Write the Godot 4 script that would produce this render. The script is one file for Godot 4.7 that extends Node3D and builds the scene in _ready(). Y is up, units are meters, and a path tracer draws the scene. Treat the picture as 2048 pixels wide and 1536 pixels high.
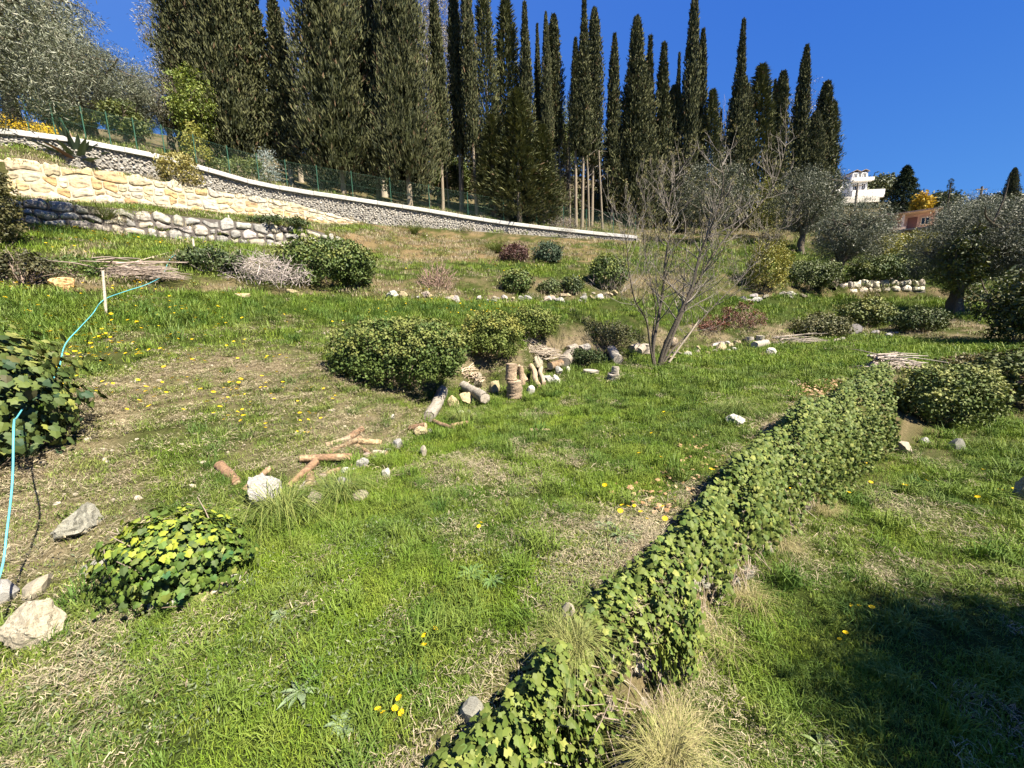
extends Node3D
# A terraced Mediterranean garden below a row of cypresses. Units are metres, y is up.

const COLS := 1440
const FLOWER_SPOTS := [[-6.69, -5.82, 1.80, 170], [-5.33, -6.02, 1.48, 60], [-4.52, -4.47, 0.98, 50], [-2.99, -4.14, 0.82, 36], [-9.81, -10.77, 1.80, 80], [-5.9, -7.76, 1.23, 22], [-1.45, -9.44, 1.80, 110], [-0.49, -9.54, 1.15, 60], [-3.14, -7.65, 1.23, 18], [-10.59, -9.67, 1.64, 40], [2.99, -3.53, 0.66, 6], [1.1, -2.55, 0.82, 14], [-6.12, -4.92, 0.98, 24], [2.66, -4.16, 1.23, 8], [4.6, -3.59, 0.74, 9], [-2.74, -13.03, 1.64, 16], [1.15, -14.71, 1.64, 12], [-2.49, -4, 0.66, 12]]
const SUN_EXPOSURE := 3.4
const SKY_LEVEL := 0.30

class Geo:
	var v := PackedVector3Array()
	var c := PackedColorArray()
	var ix := PackedInt32Array()
	func add(p: Vector3, k: Color) -> int:
		v.append(p)
		c.append(k)
		return v.size() - 1
	func tri(a: int, b: int, d: int) -> void:
		ix.append(a)
		ix.append(b)
		ix.append(d)
	func face(a: Vector3, b: Vector3, d: Vector3, k: Color) -> void:
		var n := v.size()
		v.append(a)
		v.append(b)
		v.append(d)
		c.append(k)
		c.append(k)
		c.append(k)
		ix.append(n)
		ix.append(n + 1)
		ix.append(n + 2)
	func quad(a: Vector3, b: Vector3, d: Vector3, e: Vector3, k: Color) -> void:
		var n := v.size()
		for p in [a, b, d, e]:
			v.append(p)
			c.append(k)
		for i in [0, 1, 2, 0, 2, 3]:
			ix.append(n + i)
	func box(o: Vector3, x: Vector3, y: Vector3, z: Vector3, k: Color) -> void:
		# o is the middle; x, y, z are half edges
		for s in [[x, y, z], [-x, z, y], [y, z, x], [-y, x, z], [z, x, y], [-z, y, x]]:
			var m: Vector3 = o + s[0]
			var p: Vector3 = s[1]
			var q: Vector3 = s[2]
			quad(m - p - q, m - p + q, m + p + q, m + p - q, k)
	func tube(p: PackedVector3Array, r0: float, r1: float, sides: int, k: Color, rough := 0.0, rg: RandomNumberGenerator = null, caps := false) -> void:
		var n := p.size()
		var first := v.size()
		var side := Vector3.RIGHT
		for i in n:
			var t := (p[mini(i + 1, n - 1)] - p[maxi(i - 1, 0)]).normalized()
			if i == 0:
				side = t.cross(Vector3.UP if absf(t.y) < 0.9 else Vector3.RIGHT).normalized()
			else:
				side = (side - t * side.dot(t)).normalized()
			var up := t.cross(side)
			var r := lerpf(r0, r1, float(i) / (n - 1))
			for s in sides:
				var a := TAU * s / sides
				var rr := r
				if rough > 0.0:
					rr *= 1.0 + rough * rg.randf_range(-1, 1)
				v.append(p[i] + (side * cos(a) + up * sin(a)) * rr)
				c.append(k)
		for i in n - 1:
			for s in sides:
				var a := first + i * sides + s
				var b := first + i * sides + (s + 1) % sides
				tri(a, b, b + sides)
				tri(a, b + sides, a + sides)
		if caps:
			for e in [0, n - 1]:
				var m := add(p[e], k)
				for s in sides:
					var a: int = first + e * sides + s
					var b: int = first + e * sides + (s + 1) % sides
					if e == 0:
						tri(m, b, a)
					else:
						tri(m, a, b)
	func mesh(smooth := false, mat: Material = null) -> ArrayMesh:
		var a := []
		a.resize(Mesh.ARRAY_MAX)
		a[Mesh.ARRAY_VERTEX] = v
		a[Mesh.ARRAY_COLOR] = c
		a[Mesh.ARRAY_INDEX] = ix
		if smooth:
			var n := PackedVector3Array()
			n.resize(v.size())
			for i in range(0, ix.size(), 3):
				var f := (v[ix[i + 2]] - v[ix[i]]).cross(v[ix[i + 1]] - v[ix[i]])
				n[ix[i]] += f
				n[ix[i + 1]] += f
				n[ix[i + 2]] += f
			for i in n.size():
				n[i] = n[i].normalized() if n[i].length_squared() > 1e-20 else Vector3.UP
			a[Mesh.ARRAY_NORMAL] = n
		var m := ArrayMesh.new()
		if ix.size() > 0:
			m.add_surface_from_arrays(Mesh.PRIMITIVE_TRIANGLES, a)
			if mat:
				m.surface_set_material(0, mat)
		return m

const CROWN_R := [0.5, 0.5, 0.5, 0.42, 1.2, 1.2, 0.8, 1.3]

var rng := RandomNumberGenerator.new()
var wob := FastNoiseLite.new()
var patch := FastNoiseLite.new()
var n_lines := 0
var rad := PackedFloat32Array()
var hgt := PackedFloat32Array()
var used := {}
var M := {}
var C := {}   # shared leaf clusters, rocks, grass clumps

func _ready() -> void:
	# camera
	var cam := Camera3D.new()
	cam.name = "camera"
	cam.fov = 90.0
	cam.near = 0.05
	cam.far = 3000.0
	cam.position = Vector3(0, 1.394, 0)
	cam.rotation_degrees = Vector3(-9.5, 0, -1.6)
	add_child(cam)
	cam.current = true
	# sun, high on one side and a little behind
	var to_sun := Vector3(0.50, 0.766, 0.40).normalized()
	var sun := DirectionalLight3D.new()
	sun.name = "sun"
	sun.light_energy = 1.55
	sun.light_color = Color(1.0, 0.955, 0.87)
	sun.light_angular_distance = 0.5
	sun.shadow_enabled = true
	add_child(sun)
	sun.look_at_from_position(Vector3.ZERO, -to_sun)
	# clear deep blue sky, paler towards the sun and the horizon
	var im := Image.create(512, 256, false, Image.FORMAT_RGBF)
	for j in 256:
		for i in 512:
			var az := (i + 0.5) / 512.0 * TAU - PI
			var el := (0.5 - (j + 0.5) / 256.0) * PI
			var d := Vector3(sin(az) * cos(el), sin(el), -cos(az) * cos(el))
			var k := Vector3(0.024, 0.136, 0.64).lerp(Vector3(0.150, 0.44, 0.92), pow(1.0 - clampf(d.y, 0, 1), 3.0))
			var c := maxf(0.0, d.dot(to_sun))
			k += Vector3(0.05, 0.07, 0.06) * c * c + Vector3(0.9, 0.85, 0.75) * pow(c, 60.0)
			if d.y < 0.0: k = Vector3(0.12, 0.14, 0.12)
			k *= SKY_LEVEL
			im.set_pixel(i, j, Color(k.x, k.y, k.z))
	var sm := PanoramaSkyMaterial.new()
	sm.panorama = ImageTexture.create_from_image(im)
	var sky := Sky.new()
	sky.sky_material = sm
	var env := Environment.new()
	env.background_mode = Environment.BG_SKY
	env.sky = sky
	env.tonemap_mode = Environment.TONE_MAPPER_LINEAR
	env.tonemap_exposure = SUN_EXPOSURE
	env.sdfgi_enabled = true
	env.ssao_enabled = true
	env.ssil_enabled = true
	var we := WorldEnvironment.new()
	we.name = "world"
	we.environment = env
	add_child(we)

	wob.seed = 11
	wob.noise_type = FastNoiseLite.TYPE_SIMPLEX
	wob.frequency = 0.05
	patch.seed = 12
	patch.noise_type = FastNoiseLite.TYPE_SIMPLEX
	patch.frequency = 0.35
	patch.fractal_octaves = 3
	make_materials()
	make_kit()
	var styles := [[8000, {}], [8000, {"point": 0.5}], [7600, {"point": 0.75, "loose": 0.12}], [6500, {"point": 0.85}],
		[23000, {"point": 0.36, "loose": 0.12}], [20000, {"point": 0.55, "skirt": 0.3, "loose": 0.2}], [12000, {"loose": 0.6, "point": 0.7, "skirt": 0.35, "tone": 1.45}], [26000, {"point": 0.34, "skirt": 0.5, "loose": 0.2}]]
	C.cypress = []
	for i in styles.size():
		styles[i][1]["r"] = CROWN_R[i]
		C.cypress.append(cypress_crown(401 + i, styles[i][0], styles[i][1]))

	# the hillside: the lines along which it bends, from the lower lawn up to the ridge
	var lines := [
		# wall foot
		[Vector3(-1.312, -0.508, 0.738), Vector3(-0.82, -0.508, 0.164), Vector3(-0.369, -0.508, -0.344), Vector3(0.066, -0.492, -0.861), Vector3(0.431, -0.482, -1.327), Vector3(0.934, -0.471, -1.885), Vector3(1.511, -0.462, -2.338), Vector3(3.01, -0.44, -3.42), Vector3(4.87, -0.41, -4.68), Vector3(5.91, -0.4, -5.29), Vector3(8, -0.39, -6.16), Vector3(8.72, -0.38, -6.34), Vector3(13.12, -0.37, -7.38), Vector3(19.68, -0.33, -7.38), Vector3(19.68, -0.328, 2.46)],
		# wall top
		[Vector3(-1.64, 0, 0.738), Vector3(-1.107, 0, 0.082), Vector3(-0.697, 0.016, -0.41), Vector3(-0.258, 0.024, -0.983), Vector3(-0.178, 0.027, -1.124), Vector3(0.041, 0.032, -1.328), Vector3(0.43, 0.041, -1.697), Vector3(0.931, 0.051, -2.135), Vector3(1.698, 0.07, -2.923), Vector3(2.76, 0.1, -3.97), Vector3(4.95, 0.14, -5.67), Vector3(6.52, 0.16, -6.7), Vector3(8.76, 0.18, -7.58), Vector3(10.92, 0.19, -8.1), Vector3(18.04, 0.2, -9.02), Vector3(24.6, 0.16, -8.2), Vector3(24.6, 0.164, 2.46)],
		# rocks foot
		[Vector3(-2.788, 0, 0.82), Vector3(-2.542, 0.025, -0.492), Vector3(-2.45, 0.039, -1.613), Vector3(-2.379, 0.04, -1.671), Vector3(-2.105, 0.047, -1.947), Vector3(-1.942, 0.067, -2.8), Vector3(-1.55, 0.08, -3.34), Vector3(-1.27, 0.1, -4.15), Vector3(-1.08, 0.12, -5.17), Vector3(-0.6, 0.17, -7.03), Vector3(0.05, 0.17, -6.94), Vector3(1.29, 0.22, -9.21), Vector3(2.19, 0.23, -9.46), Vector3(3.72, 0.26, -10.64), Vector3(6.3, 0.31, -12.81), Vector3(8.19, 0.32, -13.15), Vector3(9.03, 0.31, -12.89), Vector3(13.1, 0.36, -14.87), Vector3(14.57, 0.32, -13.52), Vector3(16.51, 0.3, -12.35), Vector3(16.01, 0.23, -9.57), Vector3(29.52, 0.246, 2.46)],
		# crest low
		[Vector3(-6.56, 1.148, 1.64), Vector3(-6.56, 1.148, -1.64), Vector3(-7.8, 0.91, -4.51), Vector3(-6.2, 1.11, -4.67), Vector3(-5.81, 1.22, -5.17), Vector3(-5.31, 1.39, -5.74), Vector3(-4.56, 1.42, -6.23), Vector3(-3.67, 1.4, -6.81), Vector3(-2.79, 1.33, -7.22), Vector3(-1.67, 1.32, -7.63), Vector3(-0.22, 1.24, -8.2), Vector3(1.64, 1.16, -9.84), Vector3(3.82, 1.13, -11.89), Vector3(6.82, 1.06, -13.94), Vector3(10.07, 1.01, -14.76), Vector3(15.08, 0.97, -17.22), Vector3(17.11, 0.91, -15.99), Vector3(18.5, 0.88, -13.94), Vector3(20.4, 0.67, -12.3), Vector3(32.8, 0.492, 2.46)],
		# back low
		[Vector3(-9.84, 2.296, 1.64), Vector3(-9.84, 2.214, -1.64), Vector3(-10.25, 1.98, -6.15), Vector3(-8.41, 2.18, -6.56), Vector3(-7.73, 2.11, -7.05), Vector3(-7.07, 2.14, -7.79), Vector3(-6.08, 2.12, -8.45), Vector3(-4.88, 2.07, -9.18), Vector3(-3.71, 2, -9.76), Vector3(-2.23, 1.93, -10.33), Vector3(-0.28, 1.93, -11.48), Vector3(2.12, 1.97, -12.71), Vector3(4.59, 2.04, -14.35), Vector3(7.96, 2.05, -16.4), Vector3(11.93, 2.12, -17.63), Vector3(17.81, 2.1, -20.5), Vector3(21.79, 1.82, -20.5), Vector3(24.92, 1.29, -18.86), Vector3(27.07, 0.95, -16.4), Vector3(37.72, 0.984, 2.46)],
		# crest mid
		[Vector3(-12.3, 3.28, 1.64), Vector3(-12.3, 3.198, -1.64), Vector3(-12.81, 2.7, -7.79), Vector3(-10.17, 2.85, -8.04), Vector3(-8.87, 2.79, -8.2), Vector3(-8.05, 3, -9.02), Vector3(-6.95, 3.13, -9.84), Vector3(-5.64, 3.14, -10.82), Vector3(-4.2, 2.83, -11.23), Vector3(-2.54, 2.71, -11.97), Vector3(-0.3, 2.84, -13.37), Vector3(2.46, 2.93, -14.76), Vector3(5.22, 3.12, -16.4), Vector3(8.7, 3.21, -18.04), Vector3(13.23, 3.23, -19.68), Vector3(18.04, 2.66, -20.83), Vector3(22.02, 2.55, -20.83), Vector3(26.96, 1.93, -20.5), Vector3(30.98, 1.48, -18.86), Vector3(41, 1.64, 2.46)],
		# back mid
		[Vector3(-15.58, 4.428, 1.64), Vector3(-14.76, 4.346, -1.64), Vector3(-15.85, 4.09, -9.84), Vector3(-12.55, 4.11, -10.09), Vector3(-11.52, 4.1, -10.82), Vector3(-10.51, 4.07, -11.89), Vector3(-9.04, 4, -12.87), Vector3(-7.18, 4, -13.86), Vector3(-5.75, 4.02, -14.6), Vector3(-2.92, 3.4, -13.94), Vector3(-0.33, 3.54, -15.33), Vector3(2.8, 3.74, -16.81), Vector3(5.85, 4.01, -18.45), Vector3(10.04, 4.34, -20.91), Vector3(15.37, 4.37, -22.96), Vector3(21.85, 4.32, -25.42), Vector3(26.67, 4.19, -25.42), Vector3(30.03, 2.86, -22.96), Vector3(34.89, 2.03, -21.32), Vector3(44.28, 2.46, 2.46)],
		# dry stone top
		[Vector3(-16.072, 5.166, 1.64), Vector3(-15.252, 5.084, -1.64), Vector3(-16.07, 4.73, -10.09), Vector3(-12.72, 4.74, -10.33), Vector3(-11.65, 4.77, -11.07), Vector3(-10.6, 4.83, -12.14), Vector3(-9.1, 4.8, -13.12), Vector3(-7.22, 4.76, -14.1), Vector3(-5.82, 4.68, -14.92), Vector3(-3.4, 4.3, -16.4), Vector3(-0.37, 4.5, -18.04), Vector3(3.28, 4.69, -19.68), Vector3(6.75, 4.93, -21.32), Vector3(11, 5.1, -22.96), Vector3(16.96, 5.31, -25.42), Vector3(23.91, 5.04, -27.88), Vector3(30.05, 5, -28.7), Vector3(36.27, 4.2, -27.88), Vector3(42.78, 2.84, -26.24), Vector3(47.56, 3.28, 2.46)],
		# yellow foot
		[Vector3(-19.68, 6.068, 1.64), Vector3(-18.86, 5.986, -1.64), Vector3(-19.57, 5.53, -12.3), Vector3(-15.65, 5.48, -12.71), Vector3(-14.67, 5.65, -13.94), Vector3(-13.23, 5.81, -15.17), Vector3(-11.52, 5.89, -16.65), Vector3(-9.85, 5.93, -17.63), Vector3(-7.07, 6.02, -19.43), Vector3(-4.12, 5.72, -20.09), Vector3(-0.41, 5.49, -20.91), Vector3(3.73, 5.54, -22.39), Vector3(7.41, 5.61, -23.45), Vector3(12.54, 6.19, -26.24), Vector3(19.09, 6.5, -28.7), Vector3(27.97, 7.06, -32.8), Vector3(36.69, 7.31, -35.26), Vector3(44.56, 6.12, -34.44), Vector3(53.18, 4.41, -32.8), Vector3(52.48, 4.92, 2.46)],
		# yellow top
		[Vector3(-20.172, 7.298, 1.64), Vector3(-19.352, 7.216, -1.64), Vector3(-19.6, 6.8, -12.55), Vector3(-15.67, 6.68, -12.96), Vector3(-14.69, 6.84, -14.19), Vector3(-13.26, 6.89, -15.42), Vector3(-11.56, 6.79, -16.89), Vector3(-9.89, 6.78, -17.88), Vector3(-7.15, 6.22, -19.68), Vector3(-4.29, 6.13, -20.99), Vector3(-0.43, 5.98, -22.06), Vector3(3.91, 5.9, -23.45), Vector3(7.75, 5.89, -24.52), Vector3(14.09, 7.14, -29.52), Vector3(21.75, 8, -32.8), Vector3(38.21, 11.32, -45.1), Vector3(47.54, 10.74, -45.92), Vector3(58.04, 9.2, -45.1), Vector3(71.39, 7.09, -44.28), Vector3(60.68, 6.56, 2.46)],
		# gabion foot
		[Vector3(-22.96, 8.692, 1.64), Vector3(-22.14, 8.61, -1.64), Vector3(-21.64, 7.82, -13.94), Vector3(-17.62, 7.93, -14.68), Vector3(-16.64, 7.94, -15.17), Vector3(-16.15, 7.29, -15.58), Vector3(-14.57, 7.19, -16.89), Vector3(-12.59, 7.13, -18.37), Vector3(-9.82, 6.68, -19.35), Vector3(-7.27, 6.23, -20.01), Vector3(-4.35, 6.26, -21.32), Vector3(-0.44, 6.18, -22.63), Vector3(3.99, 6.08, -23.94), Vector3(7.82, 6.03, -24.76), Vector3(15.25, 7.92, -31.98), Vector3(24.43, 9.27, -36.9), Vector3(45.74, 14.26, -54.12), Vector3(55.86, 13.55, -54.12), Vector3(65.25, 11.1, -50.84), Vector3(79.03, 8.91, -49.2), Vector3(68.88, 7.38, 2.46)],
		# gabion top
		[Vector3(-23.78, 9.43, 1.64), Vector3(-22.96, 9.348, -1.64), Vector3(-22.31, 8.36, -14.43), Vector3(-18.14, 8.43, -15.17), Vector3(-16.52, 8.55, -16.15), Vector3(-14.79, 8.46, -17.38), Vector3(-12.8, 8.18, -18.86), Vector3(-10, 7.78, -19.93), Vector3(-7.41, 7.46, -20.66), Vector3(-4.41, 7.25, -21.89), Vector3(-0.43, 6.87, -23.21), Vector3(4.08, 6.54, -24.52), Vector3(8, 6.26, -25.34), Vector3(16.01, 8.53, -33.62), Vector3(26.02, 10.25, -39.36), Vector3(51.17, 16.74, -60.68), Vector3(62.5, 15.88, -60.68), Vector3(73.47, 13.38, -57.4), Vector3(89.32, 10.91, -55.76), Vector3(73.8, 8.2, 2.46)],
		# tree foot
		[Vector3(-29.52, 12.3, 1.64), Vector3(-29.52, 12.3, -1.64), Vector3(-30.31, 11.24, -19.68), Vector3(-24.42, 11.32, -20.5), Vector3(-21.72, 11.25, -21.32), Vector3(-18.75, 10.88, -22.14), Vector3(-16.08, 10.3, -23.78), Vector3(-12.54, 9.52, -25.01), Vector3(-9.39, 9.28, -26.24), Vector3(-5.44, 8.89, -27.06), Vector3(-0.5, 8.8, -28.29), Vector3(4.92, 8.56, -29.52), Vector3(9.56, 8.22, -30.34), Vector3(17.95, 9.72, -37.72), Vector3(29.24, 11.78, -44.28), Vector3(60.77, 20.31, -72.16), Vector3(74.12, 19.96, -72.16), Vector3(87.98, 16.74, -68.88), Vector3(104.88, 13.37, -65.6), Vector3(82, 9.84, 2.46)],
		# far edge
		[Vector3(-123, 24.6, 8.2), Vector3(-123, 26.24, -8.2), Vector3(-151.06, 52.21, -98.4), Vector3(-116.76, 50.81, -98.4), Vector3(-82.76, 46.77, -98.4), Vector3(-48.38, 41.59, -98.4), Vector3(-19.12, 38.65, -98.4), Vector3(16.4, 34.76, -98.4), Vector3(30.79, 31.49, -98.4), Vector3(50.45, 30.25, -106.6), Vector3(75.5, 31.91, -114.8), Vector3(103.56, 33.92, -123), Vector3(126.32, 33.18, -123), Vector3(157.1, 28.8, -123), Vector3(196.66, 23.86, -123), Vector3(139.4, 12.3, 8.2)],
	]
	read_lines(lines)
	build_ground(lines)
	# ---- stone walls
	stone_wall("dry_stone_wall", "grey dry stone retaining wall of rough boulders below the yellow wall", [Vector3(-14, 4.1, -10.06), Vector3(-12.32, 4.11, -10.26), Vector3(-11.39, 4.09, -10.97), Vector3(-10.61, 4.07, -11.8), Vector3(-9.69, 4.03, -12.47), Vector3(-8.72, 4, -13.06), Vector3(-7.73, 4, -13.6), Vector3(-6.73, 4.01, -14.11), Vector3(-5.71, 4.01, -14.59)], [Vector3(-14.33, 4.73, -10.3), Vector3(-12.55, 4.74, -10.46), Vector3(-11.58, 4.77, -11.15), Vector3(-10.77, 4.82, -11.98), Vector3(-9.84, 4.81, -12.67), Vector3(-8.86, 4.8, -13.27), Vector3(-7.85, 4.77, -13.81), Vector3(-6.84, 4.7, -14.34), Vector3(-5.84, 4.39, -14.92)], 0.33, 0.195, [Color(0.36, 0.355, 0.34), Color(0.43, 0.42, 0.4), Color(0.3, 0.295, 0.29), Color(0.41, 0.38, 0.33)], Color(0.1, 0.09, 0.08), 0.022, 0.10, 31, 0.16)
	stone_wall("yellow_stone_wall", "retaining wall of honey yellow limestone with pale joints", [Vector3(-17.55, 5.5, -12.61), Vector3(-15.46, 5.51, -12.96), Vector3(-14.48, 5.67, -14.12), Vector3(-13.33, 5.8, -15.09), Vector3(-12.2, 5.86, -16.1), Vector3(-10.98, 5.9, -16.99), Vector3(-9.68, 5.94, -17.76), Vector3(-8.42, 5.98, -18.64), Vector3(-7.08, 6.02, -19.43)], [Vector3(-17.85, 6.79, -12.82), Vector3(-15.59, 6.74, -13.07), Vector3(-14.62, 6.88, -14.25), Vector3(-13.47, 6.93, -15.25), Vector3(-12.33, 6.88, -16.27), Vector3(-11.11, 6.83, -17.18), Vector3(-9.79, 6.79, -17.96), Vector3(-8.52, 6.53, -18.86), Vector3(-7.17, 6.26, -19.67)], 0.38, 0.27, [Color(0.52, 0.44, 0.3), Color(0.5, 0.39, 0.23), Color(0.54, 0.48, 0.37), Color(0.47, 0.33, 0.17), Color(0.52, 0.46, 0.35), Color(0.48, 0.45, 0.39)], Color(0.46, 0.41, 0.31), 0.010, 0.042, 32, 0.08, 15.0)
	stone_wall("pale_stone_wall", "low pale dry stone wall half hidden by sprawling ivy", [Vector3(17.2, 2.26, -20.66), Vector3(18.61, 2.26, -20.83), Vector3(20.21, 2.27, -20.83), Vector3(21.89, 2.29, -20.66)], [Vector3(17.22, 2.73, -20.75), Vector3(18.61, 2.91, -20.91), Vector3(20.2, 2.92, -20.91), Vector3(21.9, 2.81, -20.75)], 0.42, 0.24, [Color(0.6, 0.56, 0.49), Color(0.66, 0.62, 0.54), Color(0.5, 0.47, 0.42)], Color(0.12, 0.11, 0.09), 0.03, 0.10, 33, 0.2)
	stone_wall("pale_stone_wall", "small cream stone wall behind the fence under the cypresses", [Vector3(-4.96, 8.15, -25.83), Vector3(-2.09, 7.94, -26.24), Vector3(1.5, 7.73, -27.06)], [Vector3(-4.96, 8.5, -25.91), Vector3(-2.08, 8.35, -26.32), Vector3(1.51, 8.03, -27.14)], 0.42, 0.26, [Color(0.62, 0.56, 0.44), Color(0.66, 0.62, 0.54), Color(0.55, 0.48, 0.36)], Color(0.3, 0.26, 0.2), 0.02, 0.08, 34, 0.2)
	gabion("long grey gabion wall with a white coping, climbing the hillside", [Vector3(-19.87, 7.53, -14.02), Vector3(-17.63, 7.9, -14.68), Vector3(-17.01, 8.05, -14.92), Vector3(-15.98, 7.31, -15.66), Vector3(-15.06, 7.22, -16.48), Vector3(-13.86, 7.16, -17.47), Vector3(-12.15, 7.05, -18.61), Vector3(-10.23, 6.7, -19.27), Vector3(-7.73, 6.27, -19.93), Vector3(-4.62, 6.25, -21.24), Vector3(-1.1, 6.19, -22.47), Vector3(2.3, 6.08, -23.45), Vector3(4.98, 6.04, -24.27), Vector3(8.19, 5.99, -24.93)], [Vector3(-19.74, 8.2, -14.06), Vector3(-17.6, 8.23, -14.72), Vector3(-17.01, 8.26, -14.96), Vector3(-15.81, 8.29, -15.7), Vector3(-14.9, 8.28, -16.52), Vector3(-13.71, 8.23, -17.51), Vector3(-12.06, 7.88, -18.65), Vector3(-10.14, 7.59, -19.31), Vector3(-7.64, 7.32, -19.97), Vector3(-4.58, 7.1, -21.28), Vector3(-1.08, 6.75, -22.51), Vector3(2.31, 6.48, -23.49), Vector3(4.99, 6.33, -24.31), Vector3(8.2, 6.09, -24.97)])
	fence("green wire mesh fence on posts along the white coping", [Vector3(-17.43, 8.6, -15.5), Vector3(-16.41, 8.67, -16.32), Vector3(-15.43, 8.65, -17.14), Vector3(-14.17, 8.59, -18.12), Vector3(-12.44, 8.23, -19.27), Vector3(-10.49, 7.95, -20.01), Vector3(-7.9, 7.66, -20.66), Vector3(-4.72, 7.44, -21.98), Vector3(-1.11, 7.08, -23.21), Vector3(2.39, 6.82, -24.27), Vector3(5.13, 6.65, -25.01), Vector3(8.13, 6.43, -25.75)], 21, 1.25)
	log_of_wood("green metal pole leaning at the head of the fence", Vector3(-16.78, 8.62, -16.4), Vector3(-16.82, 9.39, -16.07), 0.03, 0.03, Color(0.03, 0.13, 0.08), Color(0.03, 0.13, 0.08), "", "leaning_pole", "pole", 6)
	ivy_wall([Vector3(0.066, -0.492, -0.861), Vector3(0.493, -0.48, -1.396), Vector3(0.956, -0.47, -1.902), Vector3(1.495, -0.462, -2.326), Vector3(2.051, -0.454, -2.728), Vector3(2.606, -0.446, -3.129), Vector3(3.166, -0.438, -3.526), Vector3(3.734, -0.43, -3.909), Vector3(4.303, -0.423, -4.293), Vector3(4.871, -0.415, -4.676)], [Vector3(-0.492, 0.025, -0.697), Vector3(0.157, 0.035, -1.438), Vector3(0.892, 0.05, -2.101), Vector3(1.585, 0.067, -2.807), Vector3(2.287, 0.084, -3.505), Vector3(3.017, 0.1, -4.171), Vector3(3.798, 0.115, -4.778), Vector3(4.58, 0.129, -5.385), Vector3(5.385, 0.143, -5.959), Vector3(6.211, 0.156, -6.503)])
	# ---- the cypresses above the gabion wall
	cypress("broad cypress that opens the row beside the round green tree", "tall cypresses behind the gabion wall", on(-17.107, -23.78), 1.14, 10.18, 2.79, 4, 0.17, 1.49)
	cypress("massive dense cypress, second in the row", "tall cypresses behind the gabion wall", on(-14.822, -22.96), 1.28, 11.67, 2.7, 4, 0.17, 3.42)
	cypress("tall dense cypress on the edge of the first group", "tall cypresses behind the gabion wall", on(-13.784, -23.78), 1.7, 11.81, 1.82, 1, 0.17, 2.32)
	cypress("narrow cypress with clear sky on both sides", "tall cypresses behind the gabion wall", on(-12.282, -23.78), 1.42, 9.92, 1.34, 0, 0.17, 3.79)
	cypress("great cypress with spreading skirts that reach the fence", "tall cypresses behind the gabion wall", on(-9.085, -22.96), 1.35, 13.12, 3.12, 7, 0.17, 3.93)
	cypress("dense cypress beside the pale bare trunk", "tall cypresses behind the gabion wall", on(-7.603, -24.6), 1.99, 13.19, 2.08, 5, 0.17, 0.41)
	cypress("dense cypress with brown skirts above the fence", "tall cypresses behind the gabion wall", on(-5.426, -22.96), 1.76, 13.47, 2.42, 7, 0.17, 0.08)
	cypress("thin cypress on a bare pale trunk", "tall cypresses behind the gabion wall", on(-3.753, -24.6), 2.91, 12.55, 1.05, 2, 0.1, 5.26)
	cypress("thin cypress with a forked bare trunk", "tall cypresses behind the gabion wall", on(-2.77, -25.42), 3.65, 13.29, 1.01, 0, 0.1, 1.63)
	cypress("thin cypress leaning on the forked one", "tall cypresses behind the gabion wall", on(-1.928, -24.6), 4.1, 13.51, 0.91, 1, 0.1, 1.47)
	cypress("ragged cypress with open foliage", "tall cypresses behind the gabion wall", on(-1.042, -25.42), 3, 13.25, 1.37, 6, 0.1, 6.25)
	cypress("wispy loose conifer with drooping shoots", "tall cypresses behind the gabion wall", on(0.25, -26.24), 1.69, 12.53, 1.9, 6, 0.17, 2.95)
	cypress("pointed cypress next to the wispy conifer", "tall cypresses behind the gabion wall", on(1.329, -25.42), 3.35, 12.06, 0.94, 2, 0.1, 5.25)
	cypress("thinnest short spire of the row", "tall cypresses behind the gabion wall", on(2.104, -26.24), 4.31, 11.33, 0.64, 3, 0.1, 2.99)
	cypress("slim twin spire, the darker of the two", "tall cypresses behind the gabion wall", on(2.548, -25.42), 4.37, 11.73, 0.65, 0, 0.1, 4.01)
	cypress("slim twin spire, the fuller of the two", "tall cypresses behind the gabion wall", on(3.09, -26.24), 4.72, 11.9, 1.12, 1, 0.1, 0.95)
	cypress("short spire on a white trunk", "tall cypresses behind the gabion wall", on(4.268, -25.42), 4.59, 10.6, 0.84, 2, 0.1, 3.99)
	cypress("tall spire rising beside the short one", "tall cypresses behind the gabion wall", on(4.772, -25.42), 4.39, 12.87, 1.01, 3, 0.1, 5.45)
	cypress("tall spire with a bare twiggy foot", "tall cypresses behind the gabion wall", on(5.715, -27.06), 3.86, 12.74, 1.16, 1, 0.1, 3.29)
	cypress("low ragged cypress filling the gap by the fence", "tall cypresses behind the gabion wall", on(0.696, -24.19), 0.66, 7.2, 2.36, 6, 0.17, 4.66)
	cypress("low open cypress above the small stone wall", "tall cypresses behind the gabion wall", on(2.201, -25.01), 0.35, 5.69, 1.86, 6, 0.17, 4.22)
	cypress("low feathery cypress among thin trunks", "tall cypresses behind the gabion wall", on(-0.778, -24.6), 1.07, 5.71, 1.63, 6, 0.17, 0.4)
	cypress("pointed dark cypress apart from the spires", "tall cypresses behind the gabion wall", on(7.402, -28.7), 1.7, 11.96, 1.12, 0, 0.1, 4.76)
	cypress("tall pointed cypress over a broad body", "tall cypresses behind the gabion wall", on(8.859, -28.7), 1.19, 13.1, 1.57, 1, 0.1, 3.71)
	cypress("broad bushy cypress in front of the pointed one", "tall cypresses behind the gabion wall", on(9.221, -29.52), 0.25, 11.22, 2.95, 5, 0.17, 1.89)
	cypress("rough edged cypress behind the broad one", "tall cypresses behind the gabion wall", on(10.318, -30.34), 1.22, 12.65, 1.32, 3, 0.1, 0.19)
	cypress("evenly tapered cypress above the bare tree", "tall cypresses behind the gabion wall", on(11.305, -30.34), 1.08, 12.5, 1.5, 2, 0.1, 5.44)
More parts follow.
